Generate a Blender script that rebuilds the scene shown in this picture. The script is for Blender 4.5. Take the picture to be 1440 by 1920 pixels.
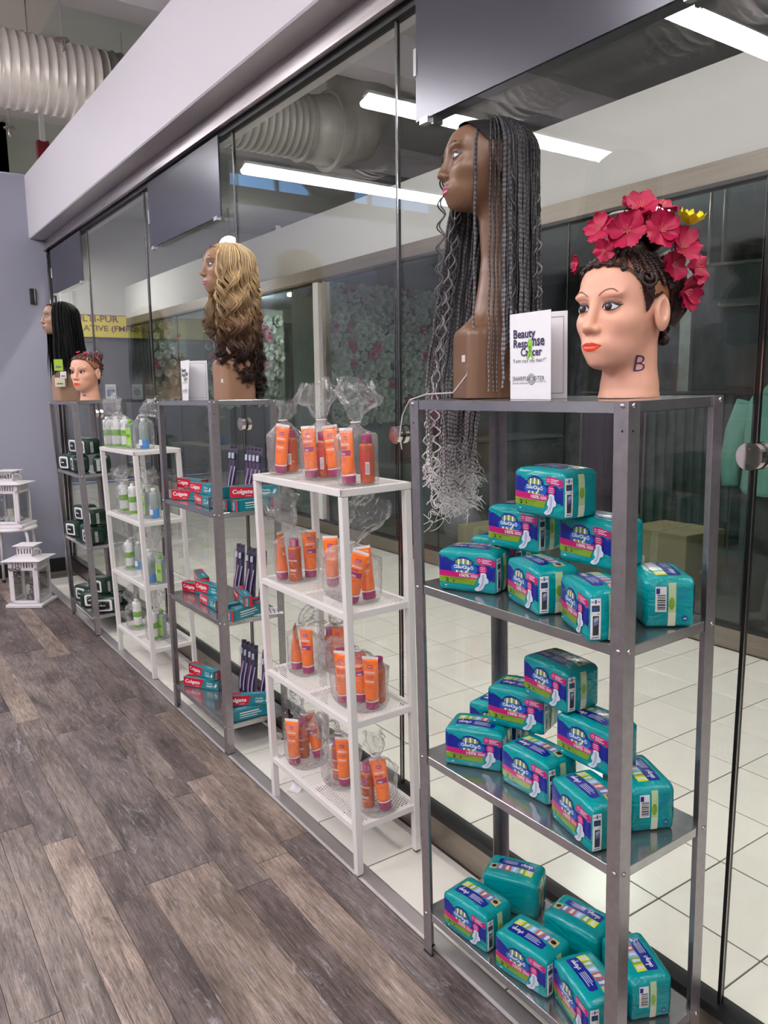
import bpy, bmesh, math, random
import numpy as np
from mathutils import Vector, Matrix, noise, geometry
from mathutils.bvhtree import BVHTree

for o in list(bpy.data.objects):
    bpy.data.objects.remove(o)
SC = bpy.context.scene
COL = SC.collection
random.seed(7)
RNG = np.random.default_rng(7)
R = math.radians

# ---------------------------------------------------------------- camera
cam_data = bpy.data.cameras.new('camera')
cam = bpy.data.objects.new('camera', cam_data)
COL.objects.link(cam)
cam_data.sensor_fit = 'HORIZONTAL'
cam_data.sensor_width = 36.0
cam_data.lens = 36.0 * 1460.5 / 1440.0
cam_data.clip_start = 0.02
cam_data.clip_end = 200
_yaw, _pit, _rol = R(34.468), R(-8.9686), R(-0.5947)
_f = Vector((math.sin(_yaw) * math.cos(_pit), math.cos(_yaw) * math.cos(_pit), math.sin(_pit)))
_r = Vector((math.cos(_yaw), -math.sin(_yaw), 0))
_u = _r.cross(_f)
_r2 = _r * math.cos(_rol) + _u * math.sin(_rol)
_u2 = _u * math.cos(_rol) - _r * math.sin(_rol)
_m = Matrix((_r2, _u2, -_f)).transposed().to_4x4()
_m.translation = Vector((0, 0, 1.42))
cam.matrix_world = _m
SC.camera = cam

# ---------------------------------------------------------------- world + exposure
SC.view_settings.view_transform = 'Standard'
SC.view_settings.look = 'None'
SC.view_settings.gamma = 1.0
SC.view_settings.use_curve_mapping = False
SC.view_settings.exposure = 0.0
world = bpy.data.worlds.new('world')
SC.world = world
world.use_nodes = True
_wb = world.node_tree.nodes['Background']
_wb.inputs['Color'].default_value = (0.26, 0.52, 0.95, 1)
_wb.inputs['Strength'].default_value = 3.2
SHOP_LIGHT = 48.0      # emission of the shop's ceiling strips
MALL_LIGHT = 45.0       # emission of the corridor's ceiling strips
SC.cycles.max_bounces = 6
SC.cycles.diffuse_bounces = 3
SC.cycles.glossy_bounces = 4
SC.cycles.use_adaptive_sampling = True
SC.cycles.adaptive_threshold = 0.1
SC.cycles.adaptive_min_samples = 16
SC.cycles.use_light_tree = False
SC.cycles.transparent_max_bounces = 24
SC.cycles.use_denoising = True
SC.cycles.sample_clamp_indirect = 6.0
SC.cycles.caustics_reflective = False
SC.cycles.caustics_refractive = False

# ---------------------------------------------------------------- helpers
def lin(c):
    out = []
    for v in c:
        v = v / 255.0
        out.append(v / 12.92 if v <= 0.04045 else ((v + 0.055) / 1.055) ** 2.4)
    return tuple(out)

def M(name, col, rough=0.5, metal=0.0, spec=0.5, emit=None, coat=0.0, alpha=None):
    m = bpy.data.materials.new(name)
    m.use_nodes = True
    b = m.node_tree.nodes['Principled BSDF']
    b.inputs['Base Color'].default_value = (*lin(col), 1)
    b.inputs['Roughness'].default_value = rough
    b.inputs['Metallic'].default_value = metal
    b.inputs['Specular IOR Level'].default_value = spec
    if coat:
        b.inputs['Coat Weight'].default_value = coat
        b.inputs['Coat Roughness'].default_value = 0.08
    if emit:
        b.inputs['Emission Color'].default_value = (*lin(col), 1)
        b.inputs['Emission Strength'].default_value = emit
    return m

class NT:
    """tiny node-tree helper"""
    def __init__(self, m):
        self.t = m.node_tree
        self.b = self.t.nodes.get('Principled BSDF')
        self.out = self.t.nodes.get('Material Output')
    def n(self, typ, **kw):
        nd = self.t.nodes.new(typ)
        for k, v in kw.items():
            if k.startswith('i_'):
                key = k[2:]
                key = int(key) if key.isdigit() else key.replace('_', ' ')
                nd.inputs[key].default_value = v
            else:
                setattr(nd, k, v)
        return nd
    def l(self, a, b):
        self.t.links.new(a, b)
    def ramp(self, fac, stops):
        r = self.t.nodes.new('ShaderNodeValToRGB')
        el = r.color_ramp.elements
        while len(el) < len(stops):
            el.new(0.5)
        for e, (p, c) in zip(el, stops):
            e.position = p
            e.color = (*c, 1) if len(c) == 3 else c
        self.l(fac, r.inputs[0])
        return r
    def math(self, op, a, b=None, c=None):
        nd = self.t.nodes.new('ShaderNodeMath')
        nd.operation = op
        for i, x in enumerate((a, b, c)):
            if x is None:
                continue
            if isinstance(x, (int, float)):
                nd.inputs[i].default_value = x
            else:
                self.l(x, nd.inputs[i])
        return nd.outputs[0]
    def bump(self, h, strength=0.3, dist=0.002):
        nd = self.n('ShaderNodeBump', i_Strength=strength, i_Distance=dist)
        self.l(h, nd.inputs['Height'])
        self.l(nd.outputs[0], self.b.inputs['Normal'])
        return nd

def raw_obj(name, me, mat=None, parent=None):
    o = bpy.data.objects.new(name, me)
    COL.objects.link(o)
    if mat is not None and me is not None:
        mats = mat if isinstance(mat, (list, tuple)) else [mat]
        if len(me.materials) == 0:
            for mm in mats:
                me.materials.append(mm)
    if parent is not None:
        o.parent = parent
    return o

def mk_mesh(name, v, f, smooth=False, mi=None):
    me = bpy.data.meshes.new(name)
    me.from_pydata([tuple(map(float, p)) for p in v] if not isinstance(v, np.ndarray) else v.tolist(),
                   [], f if not isinstance(f, np.ndarray) else f.tolist())
    if smooth:
        me.polygons.foreach_set('use_smooth', [True] * len(me.polygons))
    if mi is not None:
        me.polygons.foreach_set('material_index', mi)
    me.update()
    return me

class MB:
    def __init__(self):
        self.v = []
        self.f = []
        self.mi = []
        self.cur = 0
    def add(self, v, f):
        o = len(self.v)
        self.v.extend([tuple(map(float, p)) for p in v])
        for q in f:
            self.f.append(tuple(int(i) + o for i in q))
            self.mi.append(self.cur)
        return self
    def mat(self, i):
        self.cur = i
        return self
    def box(self, lo, hi, rot=None, piv=None):
        x0, y0, z0 = lo
        x1, y1, z1 = hi
        v = [(x0, y0, z0), (x1, y0, z0), (x1, y1, z0), (x0, y1, z0), (x0, y0, z1), (x1, y0, z1), (x1, y1, z1), (x0, y1, z1)]
        if rot is not None:
            p = Vector(piv or ((x0 + x1) / 2, (y0 + y1) / 2, (z0 + z1) / 2))
            v = [tuple(rot @ (Vector(q) - p) + p) for q in v]
        return self.add(v, [(0, 3, 2, 1), (4, 5, 6, 7), (0, 1, 5, 4), (1, 2, 6, 5), (2, 3, 7, 6), (3, 0, 4, 7)])
    def rbox(self, lo, hi, r, seg=2):
        """box with rounded vertical+horizontal edges (bevelled)"""
        bm = bmesh.new()
        bmesh.ops.create_cube(bm, size=1)
        c = [(a + b) / 2 for a, b in zip(lo, hi)]
        s = [b - a for a, b in zip(lo, hi)]
        for w in bm.verts:
            w.co = Vector((c[0] + w.co.x * s[0], c[1] + w.co.y * s[1], c[2] + w.co.z * s[2]))
        bmesh.ops.bevel(bm, geom=bm.edges[:], offset=r, segments=seg, profile=0.5, affect='EDGES')
        bm.verts.index_update()
        self.add([w.co for w in bm.verts], [[w.index for w in q.verts] for q in bm.faces])
        bm.free()
        return self
    def tube(self, pts, rad, n=8, caps=True, flat=1.0):
        v, f = tube_np(np.array(pts, float), rad, n, caps, flat)
        return self.add(v, f)
    def cyl(self, p0, p1, r0, r1=None, n=16, caps=True):
        return self.tube([p0, p1], [r0, r0 if r1 is None else r1], n, caps)
    def lathe(self, prof, n=24, c=(0, 0, 0), sx=1.0, sy=1.0):
        v = []
        f = []
        for (r, z) in prof:
            for k in range(n):
                a = 2 * math.pi * k / n
                v.append((c[0] + r * math.cos(a) * sx, c[1] + r * math.sin(a) * sy, c[2] + z))
        for i in range(len(prof) - 1):
            for k in range(n):
                a, b = i * n + k, i * n + (k + 1) % n
                f.append((a, b, b + n, a + n))
        f.append(tuple(range(n - 1, -1, -1)))
        f.append(tuple(range((len(prof) - 1) * n, len(prof) * n)))
        return self.add(v, f)
    def prism(self, poly, z0, z1, axis=2):
        """extrude a 2-D polygon along an axis"""
        n = len(poly)
        def P(a, b, c):
            return (a, b, c) if axis == 2 else ((c, a, b) if axis == 0 else (a, c, b))
        v = [P(a, b, z0) for a, b in poly] + [P(a, b, z1) for a, b in poly]
        f = [tuple(range(n - 1, -1, -1)), tuple(range(n, 2 * n))] + [(i, (i + 1) % n, (i + 1) % n + n, i + n) for i in range(n)]
        return self.add(v, f)
    def mesh(self, name, smooth=False):
        return mk_mesh(name, self.v, self.f, smooth, self.mi if any(self.mi) else None)
    def build(self, name, mat, parent=None, smooth=False):
        return raw_obj(name, self.mesh(name, smooth), mat, parent)

def tube_np(P, rad, n=8, caps=True, flat=1.0):
    k = len(P)
    rad = np.broadcast_to(np.array(rad, float), (k,)) if np.ndim(rad) == 0 or len(np.atleast_1d(rad)) == k else np.array(rad)
    T = np.gradient(P, axis=0)
    T /= np.linalg.norm(T, axis=1, keepdims=True) + 1e-12
    N = np.zeros_like(P)
    a = np.array([0, 0, 1.0]) if abs(T[0, 2]) < 0.9 else np.array([1.0, 0, 0])
    nn = np.cross(T[0], a)
    nn /= np.linalg.norm(nn)
    for i in range(k):
        nn = nn - T[i] * (nn @ T[i])
        nn /= np.linalg.norm(nn) + 1e-12
        N[i] = nn
    B = np.cross(T, N)
    ang = np.linspace(0, 2 * np.pi, n, endpoint=False)
    V = P[:, None, :] + rad[:, None, None] * (np.cos(ang)[None, :, None] * N[:, None, :] + flat * np.sin(ang)[None, :, None] * B[:, None, :])
    V = V.reshape(-1, 3)
    i = np.arange(k - 1)[:, None] * n
    j = np.arange(n)[None, :]
    j2 = (j + 1) % n
    F = np.stack([i + j, i + j2, i + j2 + n, i + j + n], -1).reshape(-1, 4)
    F = [tuple(q) for q in F.tolist()]
    if caps:
        F.append(tuple(range(n - 1, -1, -1)))
        F.append(tuple(range((k - 1) * n, k * n)))
    return V, F

def setp(o, label=None, cat=None, group=None, kind=None):
    if label:
        o['label'] = label
    if cat:
        o['category'] = cat
    if group:
        o['group'] = group
    if kind:
        o['kind'] = kind
    return o

def thing(name, label, cat, loc=(0, 0, 0), rot=None, group=None):
    o = bpy.data.objects.new(name, None)
    o.empty_display_size = 0.05
    COL.objects.link(o)
    place(o, loc, rot)
    return setp(o, label, cat, group)

def place(o, loc, rot=None):
    if rot is None:
        m = Matrix.Identity(3)
    elif isinstance(rot, (int, float)):
        m = Matrix.Rotation(rot, 3, 'Z')
    else:
        m = rot.to_3x3()
    m4 = m.to_4x4()
    m4.translation = Vector(loc)
    o.matrix_world = m4
    return o

CHILD = {}
def dup(root, loc, rot=None, label=None, group=None):
    """copy of a thing with copies of its parts and sub-parts (shared meshes)"""
    r = root.copy()
    COL.objects.link(r)
    place(r, loc, rot)
    if label:
        r['label'] = label
    if group:
        r['group'] = group
    for ch in list(root.children):
        c = ch.copy()
        COL.objects.link(c)
        c.parent = r
        for g in list(ch.children):
            d = g.copy()
            COL.objects.link(d)
            d.parent = c
    return r

_TXT = {}
def text2d(s, size=1.0, shear=0.0, bold=0.0, align='LEFT', spacing=1.0):
    """text as flat triangles: (verts Nx2, faces)"""
    key = (s, shear, bold, spacing)
    if key not in _TXT:
        c = bpy.data.curves.new('t', 'FONT')
        c.body = s
        c.size = 1.0
        c.shear = shear
        c.offset = bold
        c.space_character = spacing
        c.resolution_u = 2
        o = bpy.data.objects.new('t', c)
        COL.objects.link(o)
        dg = bpy.context.evaluated_depsgraph_get()
        me = bpy.data.meshes.new_from_object(o.evaluated_get(dg))
        v = np.array([p.co[:2] for p in me.vertices]) if len(me.vertices) else np.zeros((0, 2))
        f = [tuple(p.vertices) for p in me.polygons]
        bpy.data.objects.remove(o)
        bpy.data.curves.remove(c)
        bpy.data.meshes.remove(me)
        _TXT[key] = (v, f)
    v, f = _TXT[key]
    v = v * size
    if align == 'CENTER' and len(v):
        v = v - np.array([(v[:, 0].max() + v[:, 0].min()) / 2, 0])
    return v, f

def fit_text(s, x0, x1, y0, y1, shear=0.0, bold=0.0):
    """text stretched into a box"""
    v, f = text2d(s, 1.0, shear, bold)
    mn, mx = v.min(0), v.max(0)
    v = (v - mn) / (mx - mn) * np.array([x1 - x0, y1 - y0]) + np.array([x0, y0])
    return v, f

def fill_poly(poly, step):
    """triangulate a 2-D outline with inner grid points so that it can follow a curved face"""
    pts = []
    n = len(poly)
    for i in range(n):
        a, b = np.array(poly[i], float), np.array(poly[(i + 1) % n], float)
        k = max(1, int(np.linalg.norm(b - a) / step))
        for t in range(k):
            pts.append(a + (b - a) * t / k)
    ne = len(pts)
    P = np.array(pts)
    mn, mx = P.min(0), P.max(0)
    V = [Vector((p[0], p[1])) for p in pts]
    if step < (mx - mn).max():
        for x in np.arange(mn[0] + step * 0.51, mx[0], step):
            for y in np.arange(mn[1] + step * 0.51, mx[1], step):
                V.append(Vector((x, y)))
    r = geometry.delaunay_2d_cdt(V, [], [list(range(ne))], 1, 1e-7)
    return np.array([tuple(p) for p in r[0]]), [tuple(q) for q in r[2]]

def ellipse(cx, cy, rx, ry, n=24, a0=0, a1=360):
    full = abs(a1 - a0) >= 360
    m = n if full else n + 1
    return [(cx + rx * math.cos(R(a0 + (a1 - a0) * k / n)), cy + ry * math.sin(R(a0 + (a1 - a0) * k / n))) for k in range(m)]

def rrect(x0, y0, x1, y1, r, n=4):
    out = []
    for cx, cy, a in ((x1 - r, y1 - r, 0), (x0 + r, y1 - r, 90), (x0 + r, y0 + r, 180), (x1 - r, y0 + r, 270)):
        for k in range(n + 1):
            t = R(a + 90 * k / n)
            out.append((cx + r * math.cos(t), cy + r * math.sin(t)))
    return out
# ================================================================ materials
def metal_mat(name, col, rough, scale=60, var=0.12, metal=1.0, stretch=(1, 1, 1), rvar=0.15):
    m = M(name, col, rough, metal)
    t = NT(m)
    tc = t.n('ShaderNodeTexCoord')
    mp = t.n('ShaderNodeMapping')
    mp.inputs['Scale'].default_value = stretch
    t.l(tc.outputs['Object'], mp.inputs[0])
    nz = t.n('ShaderNodeTexNoise', i_Scale=scale, i_Detail=5.0, i_Roughness=0.6)
    t.l(mp.outputs[0], nz.inputs[0])
    c = lin(col)
    r = t.ramp(nz.outputs[0], [(0.3, tuple(x * (1 - var) for x in c)), (0.7, tuple(min(1, x * (1 + var)) for x in c))])
    t.l(r.outputs[0], t.b.inputs['Base Color'])
    t.l(t.math('MULTIPLY_ADD', nz.outputs[0], rvar, rough - rvar / 2), t.b.inputs['Roughness'])
    return m

def paint_mat(name, col, rough=0.6, var=0.05, scale=3.0, bump=0.03, metal=0.0):
    m = M(name, col, rough, metal)
    t = NT(m)
    tc = t.n('ShaderNodeTexCoord')
    nz = t.n('ShaderNodeTexNoise', i_Scale=scale, i_Detail=4.0)
    t.l(tc.outputs['Object'], nz.inputs[0])
    c = lin(col)
    r = t.ramp(nz.outputs[0], [(0.3, tuple(x * (1 - var) for x in c)), (0.7, tuple(min(1, x * (1 + var)) for x in c))])
    t.l(r.outputs[0], t.b.inputs['Base Color'])
    if bump:
        nf = t.n('ShaderNodeTexNoise', i_Scale=250.0, i_Detail=2.0)
        t.l(tc.outputs['Object'], nf.inputs[0])
        t.bump(nf.outputs[0], bump, 0.001)
    return m

def glass_mat(name, tint=(0.93, 0.97, 0.95), r0=0.04, rough=0.0, gain=1.0):
    """thin sheet glass: see-through, with mirror reflection growing towards grazing angles"""
    m = bpy.data.materials.new(name)
    m.use_nodes = True
    t = NT(m)
    t.t.nodes.remove(t.b)
    lw = t.n('ShaderNodeLayerWeight', i_Blend=0.5)
    p5 = t.math('POWER', lw.outputs['Facing'], 5.0)
    fr = t.math('MULTIPLY_ADD', p5, (1 - r0) * gain, r0 * gain)
    tr = t.n('ShaderNodeBsdfTransparent', i_Color=(*tint, 1))
    gl = t.n('ShaderNodeBsdfGlossy', i_Roughness=rough)
    mx = t.n('ShaderNodeMixShader')
    t.l(fr, mx.inputs[0])
    t.l(tr.outputs[0], mx.inputs[1])
    t.l(gl.outputs[0], mx.inputs[2])
    t.l(mx.outputs[0], t.out.inputs[0])
    return m

MT = {}
MT['galv'] = metal_mat('galvanised_steel', (166, 161, 164), 0.32, 45, 0.10, metal=0.82)
MT['galv_shelf'] = metal_mat('galvanised_shelf', (184, 184, 187), 0.19, 30, 0.08, metal=0.88, rvar=0.10)
MT['bolt'] = metal_mat('bolt_steel', (205, 205, 205), 0.2, 40, 0.05)
MT['steel'] = metal_mat('brushed_steel', (206, 198, 200), 0.30, 6, 0.10, stretch=(1, 0.3, 18))
MT['steel_dark'] = metal_mat('brushed_steel_far', (150, 140, 130), 0.35, 6, 0.12, stretch=(1, 0.3, 12))
MT['header_far'] = metal_mat('header_bronze', (112, 103, 94), 0.4, 5, 0.15, metal=0.5, stretch=(1, 0.4, 10))
MT['chrome'] = M('chrome', (225, 215, 212), 0.12, 1.0)
MT['white_metal'] = paint_mat('white_powder_coat', (233, 229, 226), 0.42, 0.02, 8, 0.02)
MT['black'] = M('black_rubber', (18, 18, 20), 0.5)
MT['wall_grey'] = paint_mat('wall_grey_paint', (150, 150, 165), 0.75, 0.03, 1.2)
MT['bulk'] = paint_mat('bulkhead_white_paint', (214, 210, 217), 0.6, 0.02, 1.0)
MT['fascia'] = paint_mat('fascia_white_paint', (200, 199, 198), 0.65, 0.03, 0.7)
MT['ceil'] = paint_mat('ceiling_paint', (206, 198, 190), 0.8, 0.05, 0.8)
MT['ceil_dark'] = paint_mat('corridor_ceiling', (186, 188, 184), 0.8, 0.12, 0.8)
MT['joist'] = paint_mat('joist_white', (206, 200, 204), 0.6, 0.03, 1.5)
MT['base'] = M('baseboard_black', (22, 22, 24), 0.45)
MT['glass'] = glass_mat('storefront_glass', (0.975, 0.988, 0.978), 0.04)
MT['glass_far'] = glass_mat('far_storefront_glass', (0.80, 0.86, 0.83), 0.04)
MT['glass_edge'] = M('glass_edge', (150, 180, 172), 0.1, 0.0)
MT['glass_black'] = M('silicone_black', (12, 13, 14), 0.35)
MT['board'] = M('slate_blue_board', (64, 64, 75), 0.22, 0.25)
MT['clip'] = M('clear_clip', (200, 200, 205), 0.15, 0.3)
MT['emit'] = M('lamp_white', (255, 252, 255), 0.4, emit=SHOP_LIGHT)
MT['emit_mall'] = M('lamp_corridor', (255, 252, 246), 0.4, emit=MALL_LIGHT)
MT['lamp_body'] = M('lamp_housing', (225, 225, 225), 0.4)

def plank_mat():
    m = M('vinyl_plank', (110, 100, 96), 0.42)
    t = NT(m)
    geo = t.n('ShaderNodeNewGeometry')
    oi = t.n('ShaderNodeObjectInfo')
    off = t.n('ShaderNodeCombineXYZ')
    t.l(t.math('MULTIPLY', oi.outputs['Random'], 37.0), off.inputs[0])
    t.l(t.math('MULTIPLY', oi.outputs['Random'], 91.0), off.inputs[1])
    ad = t.n('ShaderNodeVectorMath', operation='ADD')
    t.l(geo.outputs['Position'], ad.inputs[0])
    t.l(off.outputs[0], ad.inputs[1])
    def noise_at(scale, st, detail=6.0, rough=0.62, dist=0.0):
        mp = t.n('ShaderNodeMapping')
        mp.inputs['Scale'].default_value = st
        t.l(ad.outputs[0], mp.inputs[0])
        nz = t.n('ShaderNodeTexNoise', i_Scale=scale, i_Detail=detail, i_Roughness=rough, i_Distortion=dist)
        t.l(mp.outputs[0], nz.inputs[0])
        return nz.outputs[0]
    big = noise_at(5.0, (1.6, 0.45, 1), 5, 0.65, 0.6)
    grain = noise_at(46.0, (2.4, 0.10, 1), 6, 0.78, 1.6)
    fine = noise_at(190.0, (2.0, 0.075, 1), 4, 0.7, 0.6)
    mott = noise_at(17.0, (1.5, 0.30, 1), 7, 0.82, 1.8)
    saw = noise_at(60.0, (0.35, 2.2, 1), 3, 0.6)
    # cathedral figure
    mp = t.n('ShaderNodeMapping')
    mp.inputs['Scale'].default_value = (1.0, 0.075, 1)
    t.l(ad.outputs[0], mp.inputs[0])
    wv = t.n('ShaderNodeTexWave', i_Scale=11.0, i_Distortion=9.0, i_Detail=4.0, i_Detail_Scale=1.3, i_Detail_Roughness=0.65)
    wv.wave_type = 'RINGS'
    t.l(mp.outputs[0], wv.inputs[0])
    tone = t.ramp(oi.outputs['Random'], [(0.0, lin((104, 93, 90))), (0.22, lin((122, 111, 106))), (0.45, lin((146, 131, 122))), (0.62, lin((112, 103, 101))), (0.8, lin((136, 122, 113))), (1.0, lin((158, 145, 138)))])
    tone.color_ramp.interpolation = 'CONSTANT'
    def mixc(a, b, fac, mode='MIX'):
        mx = t.n('ShaderNodeMix', data_type='RGBA', blend_type=mode)
        if isinstance(fac, float):
            mx.inputs[0].default_value = fac
        else:
            t.l(fac, mx.inputs[0])
        for s, x in ((6, a), (7, b)):
            if isinstance(x, tuple):
                mx.inputs[s].default_value = (*x, 1)
            else:
                t.l(x, mx.inputs[s])
        return mx.outputs[2]
    c = tone.outputs[0]
    r1 = t.ramp(big, [(0.34, (0.50, 0.48, 0.50)), (0.50, (1.0, 0.98, 0.97)), (0.66, (1.50, 1.48, 1.48))])
    c = mixc(c, r1.outputs[0], 0.95, 'MULTIPLY')
    r2 = t.ramp(grain, [(0.36, (0.30, 0.28, 0.29)), (0.46, (0.86, 0.85, 0.84)), (0.55, (1.12, 1.11, 1.10)), (0.66, (1.40, 1.38, 1.38))])
    c = mixc(c, r2.outputs[0], 0.9, 'MULTIPLY')
    r3 = t.ramp(wv.outputs[0], [(0.0, (0.72, 0.69, 0.67)), (0.35, (1, 1, 1)), (1.0, (1.06, 1.05, 1.04))])
    c = mixc(c, r3.outputs[0], 0.55, 'MULTIPLY')
    r4 = t.ramp(mott, [(0.56, (0, 0, 0)), (0.64, (1, 1, 1))])
    c = mixc(c, lin((168, 162, 168)), t.math('MULTIPLY', r4.outputs[0], 0.62))
    r5 = t.ramp(mott, [(0.33, (1, 1, 1)), (0.42, (0, 0, 0))])
    c = mixc(c, lin((52, 48, 50)), t.math('MULTIPLY', r5.outputs[0], 0.80))
    r6 = t.ramp(fine, [(0.36, (0.52, 0.51, 0.51)), (0.48, (0.96, 0.96, 0.96)), (0.62, (1.22, 1.22, 1.22))])
    c = mixc(c, r6.outputs[0], 0.9, 'MULTIPLY')
    r7 = t.ramp(saw, [(0.30, (0.84, 0.84, 0.84)), (0.5, (1.02, 1.02, 1.02))])
    c = mixc(c, r7.outputs[0], 0.6, 'MULTIPLY')
    t.l(c, t.b.inputs['Base Color'])
    t.l(t.math('MULTIPLY_ADD', grain, 0.25, 0.33), t.b.inputs['Roughness'])
    t.bump(t.math('ADD', grain, t.math('MULTIPLY', fine, 0.5)), 0.22, 0.0015)
    return m
MT['plank'] = plank_mat()

def tile_mat(name, col, rough):
    m = M(name, col, rough)
    t = NT(m)
    geo = t.n('ShaderNodeNewGeometry')
    oi = t.n('ShaderNodeObjectInfo')
    nz = t.n('ShaderNodeTexNoise', i_Scale=9.0, i_Detail=6.0, i_Roughness=0.6)
    t.l(geo.outputs['Position'], nz.inputs[0])
    c = lin(col)
    v = t.math('MULTIPLY_ADD', oi.outputs['Random'], 0.07, t.math('MULTIPLY_ADD', nz.outputs[0], 0.16, 0.87))
    mx = t.n('ShaderNodeVectorMath', operation='SCALE')
    mx.inputs[0].default_value = c
    t.l(v, mx.inputs['Scale'])
    t.l(mx.outputs[0], t.b.inputs['Base Color'])
    return m
MT['tile'] = tile_mat('glazed_floor_tile', (238, 233, 224), 0.18)
MT['grout'] = paint_mat('grout_grey', (92, 85, 80), 0.9, 0.08, 30)
MT['strip'] = metal_mat('aluminium_strip', (196, 190, 190), 0.42, 14, 0.08, metal=0.75, stretch=(1, 0.2, 1))

# ================================================================ the setting
def S(o, kind='structure'):
    o['kind'] = kind
    return o

GX = 1.42          # storefront glass plane
WY = 6.55          # grey end wall
# --- shop floor
fl = S(MB().box((-6.5, -4.5, -0.06), (1.113, WY, -0.006)).build('floor', MT['grout']))
pl_me = MB().rbox((-0.5, -0.5, -0.004), (0.5, 0.5, 0.0), 0.0012, 1).mesh('plank')
pl_me.materials.append(MT['plank'])
prng = random.Random(11)
edges = [1.1105]
while edges[-1] > -0.75:
    edges.append(edges[-1] - 0.1035)
ends = {}
i = 0
while i < len(edges) - 1:
    w = 2 if prng.random() < 0.22 and i > 0 and i + 2 < len(edges) else 1
    x1, x0 = edges[i], edges[min(i + w, len(edges) - 1)]
    i += w
    y = 0.25 - prng.random() * 1.1
    while y < WY:
        L = prng.choice((1.22, 1.22, 0.92, 0.61, 1.22))
        y1 = min(y + L, WY - 0.001)
        if y1 > 0.35 and y1 - y > 0.02 and (x1 > 0.05 or y > 0.5):
            o = raw_obj('plank', pl_me, None, fl)
            o.location = ((x0 + x1) / 2, (y + y1) / 2, 0)
            o.scale = (x1 - x0 - 0.0012, y1 - y - 0.0016, 1)
        y += L
S(MB().box((1.113, -4.5, -0.06), (1.166, WY, -0.01)).prism([(1.113, -0.01), (1.166, -0.01), (1.166, 0.0025), (1.158, 0.0045), (1.121, 0.0045), (1.113, 0.0015)], -4.5, WY, axis=1).build('trim_1', MT['strip']))
# --- tiles inside the glass line
TP = 0.2985
ti = S(MB().box((1.166, -4.5, -0.06), (1.44, WY, -0.003)).build('floor_tiled', MT['grout']))
def tile_mesh(w, d):
    me = MB().rbox((-w / 2, -d / 2, -0.004), (w / 2, d / 2, 0), 0.0012, 1).mesh('tile')
    me.materials.append(MT['tile'])
    return me
y0 = 1.808 - 6 * TP
tm = tile_mesh(0.229, TP - 0.005)
for k in range(24):
    yc = y0 + (k + 0.5) * TP
    if yc < 0.5 or yc > WY - 0.12:
        continue
    o = raw_obj('tile', tm, None, ti)
    o.location = (1.2835, yc, 0)
# --- corridor tiles
XE = 3.87
tc = S(MB().box((1.44, -4.5, -0.06), (XE, 12.9, -0.003)).build('floor_corridor', MT['grout']))
tm2 = tile_mesh(TP - 0.005, TP - 0.005)
xs = [1.753 + TP * k for k in range(-1, 8)]
for a in xs:
    xa, xb = max(a, 1.46), min(a + TP, XE - 0.002)
    if xb - xa < 0.05:
        continue
    full = abs(xb - xa - TP) < 0.004
    mm = tm2 if full else tile_mesh(xb - xa - 0.005, TP - 0.005)
    for k in range(-4, 42):
        yc = y0 + (k + 0.5) * TP
        if yc < 0.2 or yc > 12.8:
            continue
        # only the tiles that the camera sees
        ang = math.degrees(math.atan2((xa + xb) / 2, yc))
        if ang > 64 or yc > 10.6:
            continue
        o = raw_obj('tile', mm, None, tc)
        o.location = ((xa + xb) / 2, yc, 0)
far_tiles = MB()
for a in xs:
    xa, xb = max(a, 1.46), min(a + TP, XE - 0.002)
    if xb - xa < 0.05:
        continue
    for k in range(-15, 42):
        yc = y0 + (k + 0.5) * TP
        ang = math.degrees(math.atan2((xa + xb) / 2, yc))
        if (ang > 64 or yc > 10.6 or yc < 0.2) and -4.3 < yc < 12.7:
            far_tiles.box((xa + 0.0025, yc - TP / 2 + 0.0025, -0.004), (xb - 0.0025, yc + TP / 2 - 0.0025, 0))
S(far_tiles.build('tile_field', MT['tile'], tc), 'stuff')

# --- end wall, baseboard
S(MB().box((-6.5, WY, 0), (1.40, WY + 0.12, 3.025)).build('wall_end', MT['wall_grey']))
S(MB().box((-6.5, WY - 0.012, 0), (1.36, WY, 0.105)).build('baseboard_end', MT['base']))
# --- bulkhead over the storefront
S(MB().rbox((1.278, -3.0, 2.565), (1.62, WY + 0.5, 3.022), 0.006, 1).build('wall_bulkhead', MT['bulk']))
# --- storefront: header channel, gaskets, kick plate, glass
hd = S(MB().box((1.392, -3.0, 2.492), (1.448, WY, 2.565)).build('trim_2', MT['steel']))
MB().box((1.372, -3.0, 2.486), (1.392, WY, 2.490)).box((1.384, -3.0, 2.490), (1.392, WY, 2.562)).build('header_lip', MT['steel'], hd)
kk = S(MB().box((1.402, -1.0, 0.0), (1.44, WY, 0.095)).build('trim_3', MT['steel_dark']))
MB().box((1.398, -1.0, 0.095), (1.444, WY, 0.118)).build('glazing_gasket', MT['black'], kk)
seams = [-1.49, -0.336, 0.819, 1.976, 3.128, 4.283, 5.460, 6.52]
for n_ in range(len(seams) - 1):
    a, b = seams[n_], seams[n_ + 1]
    w = MB().box((1.415, a + 0.003, 0.112), (1.425, b - 0.003, 2.490)).build('window_%d' % (n_ + 1), MT['glass'])
    S(w)
    MB().box((1.4142, b - 0.0052, 0.112), (1.4158, b - 0.0034, 2.490)).build('polished_edge', MT['chrome'], w)
    MB().box((1.4135, b - 0.0034, 0.112), (1.4265, b + 0.0034, 2.490)).build('silicone_joint', MT['glass_black'], w)
S(MB().box((1.404, -3.0, 2.464), (1.436, WY, 2.492)).build('trim_4', M('gasket_black', (8, 8, 9), 0.6)))
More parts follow.
